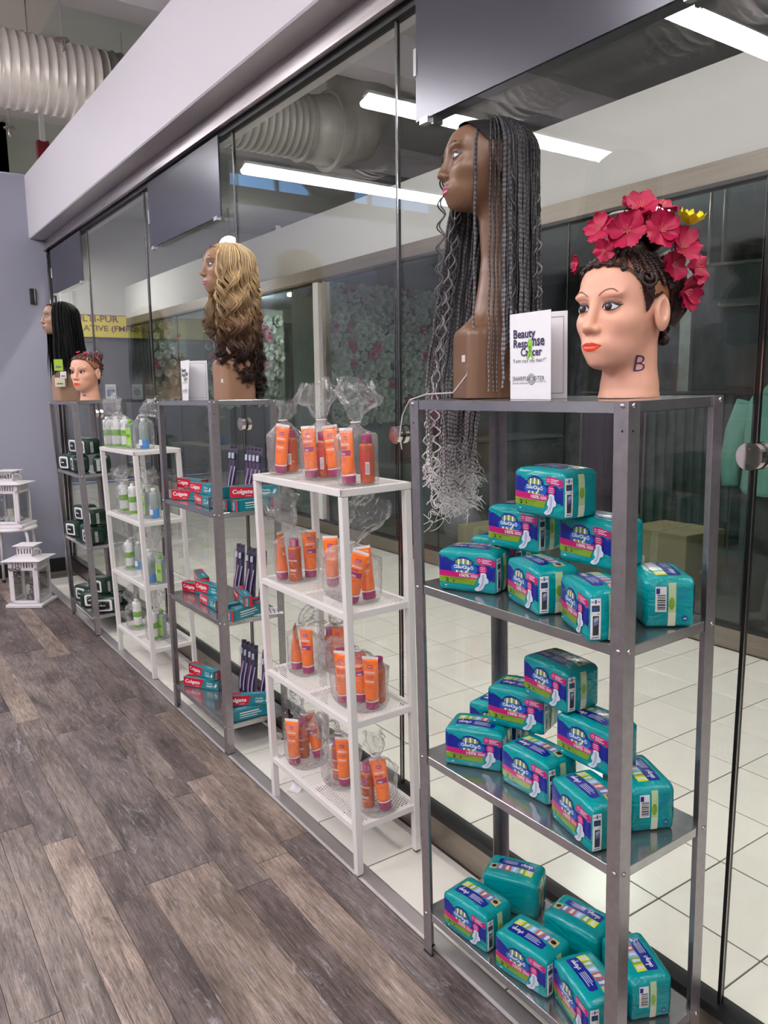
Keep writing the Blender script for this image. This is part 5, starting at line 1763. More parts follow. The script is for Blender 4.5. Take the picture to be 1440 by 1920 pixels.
def head_field(bust, h):
    lo = np.array([-0.112, -0.135, -0.572 if bust else -0.185])
    hi = np.array([0.112, 0.140, 0.125])
    n = np.ceil((hi - lo) / h).astype(int)
    X = (lo[0] + h * np.arange(n[0]))[:, None, None].astype(np.float32)
    Y = (lo[1] + h * np.arange(n[1]))[None, :, None].astype(np.float32)
    Z = (lo[2] + h * np.arange(n[2]))[None, None, :].astype(np.float32)
    A = np.abs(X)
    def ell(c, r, x=A):
        px, py, pz = x - c[0], Y - c[1], Z - c[2]
        k0 = np.sqrt((px / r[0]) ** 2 + (py / r[1]) ** 2 + (pz / r[2]) ** 2)
        k1 = np.sqrt((px / r[0] ** 2) ** 2 + (py / r[1] ** 2) ** 2 + (pz / r[2] ** 2) ** 2) + 1e-6
        return k0 * (k0 - 1) / k1
    def cap(a, b, ra, rb, x=A):
        a, b = np.array(a, np.float32), np.array(b, np.float32)
        d = b - a
        t = np.clip(((x - a[0]) * d[0] + (Y - a[1]) * d[1] + (Z - a[2]) * d[2]) / (d @ d), 0, 1)
        return np.sqrt((x - a[0] - t * d[0]) ** 2 + (Y - a[1] - t * d[1]) ** 2 + (Z - a[2] - t * d[2]) ** 2) - (ra + (rb - ra) * t)
    def smin(a, b, k):
        q = np.maximum(k - np.abs(a - b), 0) / k
        return np.minimum(a, b) - q * q * k * 0.25
    def smax(a, b, k):
        return -smin(-a, -b, k)
    d = ell((0, .018, .030), (.075, .096, .080)) if not bust else ell((0, .022, .018), (.075, .094, .066))
    d = smin(d, ell((0, -.030, -.030), (.060, .060, .080)), .030)
    d = smin(d, ell((0, -.042, .045), (.056, .045, .045)) if not bust else ell((0, -.040, .034), (.054, .044, .040)), .030)
    d = smin(d, ell((0, -.042, -.074), (.041, .044, .036)), .028)
    d = smin(d, ell((0, -.072, -.098), (.017, .016, .013)), .022)
    d = smin(d, ell((.038, -.052, -.026), (.021, .026, .019)), .022)
    if bust:
        d = smin(d, cap((0, .030, -.05), (0, .046, -.30), .045, .044), .030)
        bx = np.sqrt(np.maximum(A - .054, 0) ** 2 + np.maximum(np.abs(Y - .016) - .050, 0) ** 2 + np.maximum(np.abs(Z + .500) - .090, 0) ** 2) - .024
        d = smin(d, cap((0, .044, -.27), (0, .024, -.40), .043, .060), .030)
        d = smin(d, bx, .040)
    else:
        d = smin(d, cap((0, .030, -.05), (0, .030, -.16), .050, .053), .030)
        d = smin(d, cap((0, .029, -.155), (0, .027, -.195), .053, .066), .020)
    d = smin(d, ell((.027, -.078, .024), (.026, .010, .007)), .016)
    d = smax(d, -ell((.030, -.099, .000), (.020, .017, .012)), .016)
    eb = np.sqrt((A - .030) ** 2 + (Y + .0705) ** 2 + (Z - .000) ** 2) - .0165
    d = smin(d, eb, .005)
    d = smin(d, cap((0, -.083, .020), (0, -.104, -.033), .0060, .0088), .013)
    d = smin(d, ell((0, -.106, -.037), (.0100, .0100, .0085)), .008)
    d = smin(d, ell((.0120, -.096, -.0405), (.0075, .0085, .0068)), .008)
    d = smax(d, -ell((.0068, -.104, -.0478), (.0036, .0050, .0026)), .003)
    d = smin(d, ell((0, -.079, -.070), (.028, .018, .021)), .016)
    d = smin(d, ell((0, -.0935, -.0668), (.0200, .0060, .0036)), .006)
    d = smin(d, ell((0, -.0930, -.0758), (.0170, .0062, .0044)), .006)
    d = smax(d, -cap((-.021, -.0995, -.0712), (.021, -.0995, -.0712), .0014, .0014), .003)
    e = ell((.0755, .020, -.010), (.0095, .0215, .034))
    e = smax(e, -ell((.0865, .015, -.004), (.0095, .0120, .021)), .004)
    d = smin(d, e, .006)
    zc = -.559 if bust else -.171
    d = np.maximum(d, zc - Z)
    return d, lo
class Head:
    def __init__(self, bust, h):
        F, lo = head_field(bust, h)
        V, Q = surface_nets(F, lo, h)
        self.V, self.Q = V, Q
        self.me = mk_mesh('head', V, Q, True)
        self.N = np.array([tuple(v.normal) for v in self.me.vertices])
        self.bvh = BVHTree.FromPolygons([tuple(v) for v in V], Q.tolist())
    def project(self, pts, o, right, up, fwd):
        """2-D points on a plane (o, right, up) thrown along fwd on to the head"""
        out = []
        o, right, up, fwd = Vector(o), Vector(right), Vector(up), Vector(fwd)
        for a, b in pts:
            hit = self.bvh.ray_cast(o + right * a + up * b, fwd)
            if hit[0] is None:
                out.append((o + right * a + up * b + fwd * 0.2, -fwd))
            else:
                out.append((hit[0], hit[1]))
        return out
    def decal(self, pts, off=0.0005, step=0.004, frame=None, tri=None):
        fr = frame or ((0, -.3, 0), (1, 0, 0), (0, 0, 1), (0, 1, 0))
        v, f = tri if tri is not None else fill_poly(pts, step)
        h = self.project(v, *fr)
        d = -Vector(fr[3])
        return [tuple(p + (n if n.dot(d) > 0.3 else d) * off) for p, n in h], f
    def shell(self, fn, off):
        m = np.array([fn(*p) for p in self.V])
        q = self.Q[m[self.Q].all(1)]
        used_ = np.unique(q)
        mp = -np.ones(len(self.V), int)
        mp[used_] = np.arange(len(used_))
        return self.V[used_] + self.N[used_] * off, mp[q]
HT = Head(False, 0.0024)
HB = Head(True, 0.0027)

def hairline(y):
    return float(np.interp(y, [-.12, -.088, -.062, -.040, -.015, .010, .035, .06, .12], [.084, .078, .066, .040, .012, .022, -.012, -.05, -.070]))
def is_scalp(x, y, z):
    if abs(x) > .077 and z < .035 and y < .05:
        return False
    return z > hairline(y)

def sstroke(pts, w):
    P = np.array(pts, float)
    ww = np.array(w if np.ndim(w) else [w] * len(P), float)
    T = np.gradient(P, axis=0)
    T /= np.linalg.norm(T, axis=1, keepdims=True) + 1e-9
    N = np.stack([-T[:, 1], T[:, 0]], 1) * ww[:, None]
    k = len(P)
    return np.concatenate([P + N, P - N]), [(j, k + j, k + j + 1, j + 1) for j in range(k - 1)]

def make_face(H, root, mats, bold=1.0):
    """painted features as thin pieces lying on the sculpted face"""
    for s in (1, -1):
        up = [(.0155, -.0015), (.019, .0035), (.024, .0065), (.030, .0076), (.037, .0065), (.043, .0038), (.0465, .0012)]
        dn = [(.043, -.0030), (.037, -.0052), (.030, -.0056), (.023, -.0042), (.0185, -.0028)]
        al = [(s * a, b) for a, b in up + dn]
        v, f = H.decal(al, .0004, .0025)
        e = MB().add(v, f).build('eye', mats['white'], root)
        ir = []
        for k in range(28):
            t = 2 * math.pi * k / 28
            a, b = .0300 + .0080 * math.cos(t), .0014 + .0080 * math.sin(t)
            hiz = float(np.interp(a, [q[0] for q in up], [q[1] for q in up])) - .0002
            loz = float(np.interp(a, [q[0] for q in dn[::-1]], [q[1] for q in dn[::-1]])) + .0004
            ir.append((s * a, min(max(b, loz), hiz)))
        v, f = H.decal(ir, .0008, .0025)
        MB().add(v, f).build('iris', mats['iris'], e)
        v, f = H.decal(ellipse(s * .0300, .0014, .0036, .0036, 16), .0011, .0025)
        MB().add(v, f).build('pupil', mats['dark'], e)
        v, f = H.decal(ellipse(s * .0300 - .0018, .0032, .0009, .0009, 10), .0014, .0025)
        MB().add(v, f).build('glint', mats['glint'], e)
        lash = [(s * a, b + .0009) for a, b in [(.0150, -.002)] + up + [(.0500, .0040)]]
        v, f = H.decal(None, .0013, tri=sstroke(lash, np.array([.0006, .0012, .0016, .0018, .0020, .0021, .0020, .0016, .0005]) * bold))
        MB().add(v, f).build('upper_lashes', mats['dark'], e)
        lw = [(s * a, b - .0004) for a, b in [(.0465, .0005)] + dn]
        v, f = H.decal(None, .0012, tri=sstroke(lw, .0008 * bold))
        MB().add(v, f).build('lower_lashes', mats['lash2'], e)
        sh = [(s * a, b + .0012) for a, b in up] + [(s * .049, .008), (s * .042, .0125), (s * .031, .0140), (s * .020, .0110), (s * .015, .004)]
        v, f = H.decal(sh, .0003, .003)
        MB().add(v, f).build('eyeshadow', mats['shadow'], e)
        br = [(.0125, .0215), (.018, .0262), (.026, .0305), (.034, .0325), (.041, .0310), (.048, .0265), (.0525, .0222)]
        v, f = H.decal(None, .0006, tri=sstroke([(s * a, b) for a, b in br], np.array([.0007, .0011, .0014, .0014, .0012, .0009, .0004]) * bold))
        MB().add(v, f).build('eyebrow', mats['brow'], root)
    ul = [(-.0245, -.0710), (-.017, -.0678), (-.009, -.0650), (-.0045, -.0640), (0, -.0652), (.0045, -.0640), (.009, -.0650), (.017, -.0678), (.0245, -.0710), (.012, -.0708), (0, -.0718), (-.012, -.0708)]
    ll = [(-.0215, -.0714), (-.012, -.0712), (0, -.0722), (.012, -.0712), (.0225, -.0714), (.0160, -.0772), (.0075, -.0806), (0, -.0812), (-.0075, -.0806), (-.0160, -.0772)]
    v, f = H.decal(ul, .0004, .0022)
    MB().add(v, f).build('upper_lip', mats['lip'], root, True)
    v, f = H.decal(ll, .0004, .0022)
    MB().add(v, f).build('lower_lip', mats['lip'], root, True)
    v, f = H.decal(None, .0006, tri=sstroke([(-.022, -.0713), (-.011, -.0710), (0, -.0720), (.011, -.0710), (.022, -.0713)], .0006))
    MB().add(v, f).build('mouth_line', mats['lipdark'], root)

def skin(name, col, rough=0.42):
    m = M(name, col, rough, 0, 0.4)
    b = NT(m).b
    b.inputs['Subsurface Weight'].default_value = 0.12
    b.inputs['Subsurface Radius'].default_value = (0.02, 0.008, 0.004)
    b.inputs['Subsurface Scale'].default_value = 0.3
    return m
MT['skin_pale'] = skin('vinyl_skin', (236, 178, 152))
MT['skin_brown'] = M('bust_brown', (124, 92, 70), 0.36)
MT['skin_tan'] = M('bust_tan', (158, 120, 94), 0.38)
MT['skin_tan2'] = M('bust_tan_far', (166, 132, 108), 0.4)
FM1 = dict(white=M('eye_white', (226, 222, 224), 0.2), iris=M('iris_slate', (30, 22, 30), 0.12), dark=M('lash_black', (34, 22, 24), 0.4), glint=M('glint', (200, 206, 216), 0.2), lash2=M('lash_brown', (96, 62, 60), 0.5), shadow=M('shadow_rose', (150, 92, 84), 0.5), brow=M('brow_brown', (122, 72, 56), 0.5), lip=M('lip_coral', (226, 76, 46), 0.28), lipdark=M('lip_line', (150, 34, 24), 0.4))
FM2 = dict(white=FM1['white'], iris=M('iris_grey', (86, 86, 96), 0.15), dark=FM1['dark'], glint=FM1['glint'], lash2=FM1['dark'], shadow=M('shadow_plum', (96, 66, 60), 0.5), brow=M('brow_dark', (78, 52, 42), 0.5), lip=M('lip_rose', (164, 52, 92), 0.2), lipdark=M('lip_plum', (84, 24, 44), 0.4))

def head_matrix(loc, yaw, scale, tilt=0.0):
    return Matrix.Translation(loc) @ Matrix.Rotation(R(yaw), 4, 'Z') @ Matrix.Rotation(R(tilt), 4, 'X') @ Matrix.Scale(scale, 4)

# ---------------------------------------------------------------- training heads with up-dos
MT['hair_brown'] = M('hair_dark_brown', (48, 26, 22), 0.38)
MT['hair_red'] = M('hair_mahogany', (74, 26, 26), 0.34)
def hair_relief(m, sc=240, st=0.5):
    t = NT(m)
    tc = t.n('ShaderNodeTexCoord')
    nz = t.n('ShaderNodeTexNoise', i_Scale=sc, i_Detail=3.0)
    t.l(tc.outputs['Object'], nz.inputs[0])
    t.bump(nz.outputs[0], st, 0.002)
hair_relief(MT['hair_brown'])
hair_relief(MT['hair_red'])
MT['scalp'] = M('scalp_tan', (168, 116, 86), 0.5)

def on_scalp(H, dirv, off):
    c = Vector((0, .015, .025))
    hit = H.bvh.ray_cast(c, Vector(dirv).normalized())
    if hit[0] is None:
        return c + Vector(dirv).normalized() * 0.1
    return hit[0] + Vector(dirv).normalized() * off
def braid_mesh(path, r, pitch, n=5, strands=3, tw=0.0):
    """three-strand plait along a path; returns verts, faces and arclength per vert"""
    P = np.array(path, float)
    seg = np.linalg.norm(np.diff(P, axis=0), axis=1)
    s = np.concatenate([[0], np.cumsum(seg)])
    L = s[-1]
    k = max(6, int(L / (pitch / 5.5)))
    t = np.linspace(0, L, k)
    Q = np.stack([np.interp(t, s, P[:, i]) for i in range(3)], 1)
    T = np.gradient(Q, axis=0)
    T /= np.linalg.norm(T, axis=1, keepdims=True) + 1e-9
    ref = np.array([math.cos(tw), math.sin(tw), 0.0])
    N = ref - T * (T @ ref)[:, None]
    N /= np.linalg.norm(N, axis=1, keepdims=True) + 1e-9
    B = np.cross(T, N)
    rr = np.broadcast_to(np.array(r, float), (k,)) if np.ndim(r) == 0 else np.interp(t, np.linspace(0, L, len(r)), r)
    V, F, A = [], [], []
    for q in range(strands):
        ph = 2 * np.pi * t / pitch + 2 * np.pi * q / strands
        C = Q + N * (rr * 0.62 * np.sin(ph))[:, None] + B * (rr * 0.34 * np.sin(2 * ph))[:, None]
        v, f = tube_np(C, rr * 0.50, n, True)
        o = sum(len(x) for x in V)
        V.append(v)
        F += [tuple(i + o for i in qd) for qd in f]
        A.append(np.repeat(t, n))
    return np.concatenate(V), F, np.concatenate(A)

MT['petal_mag'] = M('silk_magenta', (178, 6, 66), 0.55)
NT(MT['petal_mag']).b.inputs['Subsurface Weight'].default_value = 0.0
MT['petal_yel'] = M('silk_yellow', (238, 222, 34), 0.55)
MT['stamen'] = M('stamen_pink', (236, 150, 140), 0.5)
def silk_flower(seed, petals=6, r=0.030, curl=0.35):
    rg = random.Random(seed)
    V, F = [], []
    for k in range(petals):
        a0 = 2 * math.pi * k / petals + rg.uniform(-.12, .12)
        nu, nv = 7, 7
        o = len(V)
        ln = r * rg.uniform(.9, 1.12)
        for j in range(nv + 1):
            u = j / nv
            wd = ln * 0.50 * (math.sin(min(1, u * 1.05) * math.pi * 0.62) ** 0.9) * (1.0 if u < .8 else 1 - (u - .8) * 2.2)
            for i in range(nu + 1):
                v = (i / nu - .5) * 2
                x = u * ln * (1 - .10 * abs(v) ** 2 + (.06 * math.cos(v * 9) if u > .9 else 0))
                y = v * wd
                z = curl * ln * (u ** 1.4) * .5 + .004 * math.sin(v * 3 + k) * u + .10 * ln * abs(v) ** 2 * u
                V.append((x * math.cos(a0) - y * math.sin(a0), x * math.sin(a0) + y * math.cos(a0), z + .0006 * k))
        F += [(o + j * (nu + 1) + i, o + j * (nu + 1) + i + 1, o + (j + 1) * (nu + 1) + i + 1, o + (j + 1) * (nu + 1) + i) for j in range(nv) for i in range(nu)]
    return V, F
fm_ = []
for s_ in range(3):
    me = MB().add(*silk_flower(s_, 6 if s_ else 5, 0.032, 0.45 + .25 * s_)).mesh('flower', True)
    me.materials.append(MT['petal_mag'])
    fm_.append(me)
st_ = MB()
for k in range(7):
    a = 2 * math.pi * k / 7
    st_.cyl((0, 0, 0), (.007 * math.cos(a), .007 * math.sin(a), .014), .0006, n=5)
st_me = st_.mesh('stamens')
st_me.materials.append(MT['stamen'])
ym_ = MB().add(*silk_flower(9, 7, 0.026, 1.5)).mesh('yellow_flower', True)
ym_.materials.append(MT['petal_yel'])

def training_head(label, mw, style):
    t_ = thing('training_head', label, 'mannequin head')
    body = raw_obj('head', HT.me, MT['skin_pale'], t_)
    make_face(HT, t_, FM1)
    v, f = HT.shell(is_scalp, 0.0012)
    MB().add(v, f.tolist()).build('scalp', MT['scalp'], t_, True)
    hm = MT['hair_brown'] if style == 0 else MT['hair_red']
    # cornrows from the hairline to the bun
    rows = 17
    bun = Vector((0, .02, .12)) if style == 0 else Vector((0, .06, .10))
    for k in range(rows):
        ph = -124 + 248 * k / (rows - 1)
        pts = []
        for q in np.linspace(0, 1, 16):
            el0 = 24 if abs(ph) < 70 else (20 - (abs(ph) - 70) * .3)
            el = R(el0 + (82 - el0) * q)
            az = R(ph * (1 - .35 * q) + (0 if style == 0 else 0))
            d = Vector((math.sin(az) * math.cos(el), -math.cos(az) * math.cos(el), math.sin(el)))
            if style == 1:
                d = Vector((math.sin(az) * math.cos(el) * (1 - .4 * q), -math.cos(az) * math.cos(el) + q * 1.0, math.sin(el) * (1 - .35 * q) + .12))
            p = on_scalp(HT, d, .0035)
            if p.z > hairline(p.y) - .004:
                pts.append(tuple(p))
        if len(pts) > 4:
            v, f, _ = braid_mesh(pts, .0078, .017, 6)
            MB().add(v, f).build('cornrow', hm, t_, True)
    # hair band along the forehead and the full back of the head
    def backhair(x, y, z):
        return is_scalp(x, y, z) and (y > .035 or z < hairline(y) + .010)
    v, f = HT.shell(backhair, 0.007)
    MB().add(v, f.tolist()).build('edge_hair', hm, t_, True)
    for s in (1, -1):
        # temple swirl
        c = on_scalp(HT, (s * .74, -.42, .30), .004)
        nrm = (c - Vector((0, .015, .025))).normalized()
        e1 = nrm.cross(Vector((0, 0, 1))).normalized()
        e2 = nrm.cross(e1)
        pts = [tuple(c + (e1 * math.cos(a) + e2 * math.sin(a)) * (.0035 + .0026 * a / 1.6) + nrm * (.004 - .0008 * a)) for a in np.linspace(0, 13.5, 60)]
        if style == 0:
            MB().tube(pts, .0040, 7).build('temple_swirl', hm, t_, True)
            v, f = HT.shell(lambda x, y, z: x * s > .045 and -.052 < y < -.005 and hairline(y) - .030 * max(0, 1 - abs(y + .022) / .02) < z < .062, .003)
            if len(f):
                MB().add(v, f.tolist()).build('sideburn', hm, t_, True)
    if style == 0:
        bun = Vector((-.01, .03, .115))
        pts = [tuple(bun + Vector((.040 * math.cos(a) * math.cos(a * .13), .044 * math.sin(a), .026 * math.sin(a * .31) + .020))) for a in np.linspace(0, 20, 110)]
        MB().tube(pts, .026, 10).build('top_bun', hm, t_, True)
        pts = [(.030, .075, .105), (.042, .098, .075), (.046, .112, .040), (.044, .112, .005), (.036, .104, -.025)]
        MB().tube(pts, [.020, .024, .024, .022, .012], 10).build('hair_roll', hm, t_, True)
        pts = [(.02 * math.cos(a), .108 + .016 * math.sin(a), -.055 + .0035 * a) for a in np.linspace(0, 12.5, 60)]
        MB().tube(pts, .012, 8).build('nape_bun', hm, t_, True)
    else:
        for q in range(6):
            a0 = q * 1.05
            pts = [(.034 * math.cos(a0) + .016 * math.cos(a), .095 + .030 * math.sin(a0) + .016 * math.sin(a), .098 + .018 * math.sin(2 * a) - .010 * math.sin(a0)) for a in np.linspace(0, 6.3, 26)]
            MB().tube(pts, .0085, 7).build('bun_coil', hm, t_, True)
        pts = [(.012 * math.sin(a * 2), .126 - .03 * (a / 3), .075 - a * .055) for a in np.linspace(0, 2.6, 30)]
        v, f, _ = braid_mesh(pts, .032, .036, 6)
        MB().add(v, f).build('back_plait', hm, t_, True)
    t_.matrix_world = mw
    return t_

def frame_to(nrm, spin=0.0):
    z = Vector(nrm).normalized()
    x = z.cross(Vector((.3, .2, 1))).normalized()
    y = z.cross(x)
    return Matrix((x, y, z)).transposed() @ Matrix.Rotation(spin, 3, 'Z')
def add_flower(root, me, p, nrm, spin=0.0, scale=1.0, stamens=True, name='silk_flower'):
    o = raw_obj(name, me, None, root)
    m4 = frame_to(nrm, spin).to_4x4() @ Matrix.Scale(scale, 4)
    m4.translation = Vector(p)
    o.matrix_local = m4
    if stamens:
        s = raw_obj('stamens', st_me, None, o)
    return o

h1 = training_head('pale training head with an up-do crowned with magenta flowers', head_matrix(RACK['M1'] @ Vector((.125, .114, 1.395 + .157)), -87.5, .92), 0)
# head-local directions of the viewer's right / up / towards the viewer
def view_dirs(mw, px):
    a = R(34.468) + math.atan((px - 720) / 1460.5)
    d = Vector((math.sin(a), math.cos(a), 0))
    inv = mw.to_3x3().inverted()
    return [(inv @ q).normalized() for q in (Vector((d.y, -d.x, 0)), Vector((0, 0, 1)), -d)]
vr, vu, vt = view_dirs(h1.matrix_world, 1165)
def vpos(px, py, dep):
    k = (1.44 - dep) / 1.44 / 1014 / .92
    return vr * ((px - 1165) * k) + vu * ((573 - py) * k) + vt * (dep / .92)
for q, (px, py, dep, nx, ny, nt, sc) in enumerate((
        (1122, 432, .045, -.5, .3, .8, 1.0), (1166, 440, .070, .0, .1, 1, 1.12), (1188, 402, .045, .1, .7, .7, 1.05), (1222, 398, .015, .4, .8, .4, 1.0),
        (1224, 442, .055, .3, .2, .9, 1.1), (1258, 470, .015, .6, .4, .7, 1.15), (1284, 502, -.03, .8, .3, .6, 1.1), (1246, 500, .02, .6, 0, .8, .9), (1268, 542, -.025, .8, -.2, .6, 1.1), (1130, 470, .065, -.3, -.3, .9, .7), (1205, 425, .03, .2, .6, .7, 1.0), (1085, 486, .0, -.9, 0, .3, .6))):
    add_flower(h1, fm_[q % 3], vpos(px, py, dep), vr * nx + vu * ny + vt * nt, q * 1.3, sc)
add_flower(h1, ym_, vpos(1271, 430, .0), vr * .25 + vu * .9 + vt * .25, 0.4, 1.0, False, 'yellow_flower')
# marker letter on the neck
fr_o = vpos(1205, 695, .3)
v, f = fit_text('B', -.0105, .0105, -.0155, .0155, 0.12, -0.012)
mk = HT.decal(None, .0006, frame=(fr_o, vr, vu, -vt), tri=(v, f))
MB().add(*mk).build('marker_letter', M('marker_violet', (72, 48, 104), 0.5), h1)

h2 = training_head('small pale training head with plaited dark red up-do on the far rack', head_matrix(RACK['M4'] @ Vector((.10, .045, 1.395 + .160)), -49.7, .92), 1)
for q, (p, n_) in enumerate((((-.01, -.045, .118), (0, -.5, 1)), ((.03, -.035, .112), (.5, -.4, 1)), ((.06, .03, .085), (1, 0, .8)))):
    add_flower(h2, fm_[q % 3], p, n_, q, .45)
bx = MB().add(*HT.decal([(-.012, -.004), (.012, -.004), (.012, .004), (-.012, .004)], .0006, frame=((0, -.3, -.140), (1, 0, 0), (0, 0, 1), (0, 1, 0)))).build('stamp', M('stamp_ink', (120, 76, 88), 0.6), h2)

# ---------------------------------------------------------------- brown display busts
def bust(label, mw, mat):
    t_ = thing('display_bust', label, 'mannequin bust')
    me = HB.me if len(HB.me.materials) == 0 else HB.me.copy()
    if len(me.materials):
        me.materials.clear()
    raw_obj('bust_body', me, mat, t_)
    make_face(HB, t_, FM2)
    t_.matrix_world = mw
    return t_
BS = .90
MW_G = head_matrix(RACK['M1'] @ Vector((.14, .497, 1.395 + .503)), -113.6, BS)
MW_B = head_matrix(RACK['M2'] @ Vector((.14, .125, 1.395 + .503 / .992)), -93.4, BS)
MW_K = head_matrix(RACK['M4'] @ Vector((.085, .50, 1.395 + .503 / .982)), -88.0, BS)
b1 = bust('brown display bust under the long grey braids', MW_G, MT['skin_brown'])
b2 = bust('tan display bust under the wavy blonde wig', MW_B, MT['skin_tan'])
b3 = bust('tan display bust under the straight black wig', MW_K, MT['skin_tan2'])
MT['mark_white'] = M('mark_white', (222, 214, 210), 0.5)
for b_, px in ((b1, 860), (b2, 395)):
    r_, u_, t2 = view_dirs(b_.matrix_world, px)
    o_ = r_ * (-.045 if b_ is b1 else -.035) + u_ * (-.475 if b_ is b1 else -.49) + t2 * .3
    mb = MB()
    mb.add(*HB.decal([(-.006, .004), (.002, .004), (.002, .020), (-.006, .020)], .0008, frame=(o_, r_, u_, -t2)))
    mb.build('maker_mark', MT['mark_white'], b_)
    v, f = fit_text('IGN-', -.010, .014, -.010, -.001, 0.0, 0.0)
    MB().add(*HB.decal(None, .0008, frame=(o_, r_, u_, -t2), tri=(v, f))).build('maker_print', M('maker_grey', (156, 128, 110), 0.6), b_)
# ================================================================ wigs
def strand_mat(name, rough=0.32, spec=0.5):
    m = M(name, (128, 128, 128), rough, 0, spec)
    t = NT(m)
    at = t.n('ShaderNodeAttribute', attribute_name='tone')
    t.l(at.outputs['Color'], t.b.inputs['Base Color'])
    return m
MT['strand'] = strand_mat('strand_fibre')
MT['strand_jet'] = strand_mat('strand_jet', 0.5, 0.15)
def toned(name, V, F, C, parent, smooth=True, mat='strand'):
    me = mk_mesh(name, V, F, smooth)
    ca = me.color_attributes.new('tone', 'FLOAT_COLOR', 'POINT')
    ca.data.foreach_set('color', np.concatenate([C, np.ones((len(C), 1))], 1).astype(np.float32).ravel())
    return raw_obj(name, me, MT[mat], parent)
def ramp_col(t, stops):
    xs = [s[0] for s in stops]
    cs = np.array([lin(s[1]) for s in stops])
    return np.stack([np.interp(t, xs, cs[:, i]) for i in range(3)], -1)
HC = np.array([0, .020, .014])
def scalp_path(phi, pol0, pol1, n, grow=1.0):
    """over the head from the crown outwards; phi: 0 = face, 90 = the head's left (+x)"""
    d = np.array([math.sin(R(phi)), -math.cos(R(phi)), 0])
    out = []
    for q in np.linspace(0, 1, n):
        po = R(pol0 + (pol1 - pol0) * q)
        a = np.array([.080, .100, .074]) * grow
        out.append(HC + np.array([d[0] * math.sin(po) * a[0], d[1] * math.sin(po) * a[1], math.cos(po) * a[2]]))
    return np.array(out)
def fall(p, z_end, drift, n, amp=0.0, wl=0.08, ph=0.0, grow=1.0):
    """straight or wavy drop from p to z_end with a sideways drift"""
    q = np.linspace(0, 1, n)[1:]
    z = p[2] + (z_end - p[2]) * q
    s = (p[2] - z)
    g = np.minimum(1, s / .10) ** grow
    x = p[0] + drift[0] * q + amp * g * np.sin(2 * np.pi * s / wl + ph)
    y = p[1] + drift[1] * q + amp * g * np.cos(2 * np.pi * s / wl * .93 + ph * 1.7)
    return np.stack([x, y, z], 1)

# ---- long grey braids
gw = thing('braided_wig', 'long black to silver braided wig trailing over the near rack', 'wig')
v, f = HB.shell(lambda x, y, z: z > hairline(y) + .012, .007)
MB().add(v, f.tolist()).build('wig_cap', M('cap_black', (16, 15, 17), 0.6), gw, True)
rg = np.random.default_rng(21)
WD_ = np.array([-.916, -.40])          # towards the open left end of the rack, in head space
WP_ = np.array([-.40, .916])           # along the rack's depth
GREY = [(-1.0, (222, 214, 212)), (-.80, (204, 196, 196)), (-.66, (168, 160, 162)), (-.50, (128, 123, 127)), (-.25, (92, 90, 94)), (-.05, (78, 77, 80)), (.06, (58, 57, 60)), (.12, (34, 33, 36))]
def add_strand(path, r, curly, name='braid'):
    if curly:
        V, F = tube_np(path, np.linspace(min(r, .0027), min(r, .0027) * .6, len(path)), 5, True)
        tz = V[:, 2]
        C = ramp_col(tz - .10, GREY) * 1.25
    else:
        V, F, A = braid_mesh(path, np.linspace(r, r * .66, 12), .0112, 4, 3, rg.uniform(0, 3))
        C = ramp_col(V[:, 2], GREY)
        C *= (0.55 + 1.15 * (np.sin(A * 2 * np.pi / .0112 + rg.uniform(0, 6)) > .2))[:, None]
    lv = rg.choice((.22, .5, .85, 1.1, 1.35)) if name != 'frizzy_end' else rg.uniform(.8, 1.2)
    if not curly:
        lv = lv + (1 - lv) * np.clip((-.45 - V[:, 2:3]) / .25, 0, 1)
    C = np.clip(C * lv, 0, .9)
    toned(name, V, F, C, gw)
def resample(P, step):
    s = np.concatenate([[0], np.cumsum(np.linalg.norm(np.diff(P, axis=0), axis=1))])
    t = np.linspace(0, s[-1], max(8, int(s[-1] / step)))
    return np.stack([np.interp(t, s, P[:, i]) for i in range(3)], 1)
SHELF = -.552
# visible side and back: dense
for phi in np.concatenate([np.linspace(88, 178, 36), np.linspace(92, 172, 24), [53, 72, 80, 84]]):
    phi = phi + rg.uniform(-2, 2)
    sparse = phi < 86
    sp = scalp_path(phi, 14 + rg.uniform(-6, 22), 92, 12, 1.03 + rg.uniform(0, .10))
    p = sp[-1]
    ze = rg.uniform(SHELF + .004, -.40) if not sparse else (SHELF + .01 if phi > 60 else SHELF + .006)
    dr = np.array([math.sin(R(phi)), -math.cos(R(phi))]) * rg.uniform(-.005, .02)
    curly = rg.random() < .15 and not sparse
    fl = fall(p, ze, dr, 30 if not curly else 70, .0012 if not curly else rg.uniform(.005, .009), .11 if not curly else rg.uniform(.045, .07), rg.uniform(0, 6))
    P = np.concatenate([sp, fl])
    add_strand(P, .0052 if not sparse else .0042, curly, 'curl' if curly else 'braid')
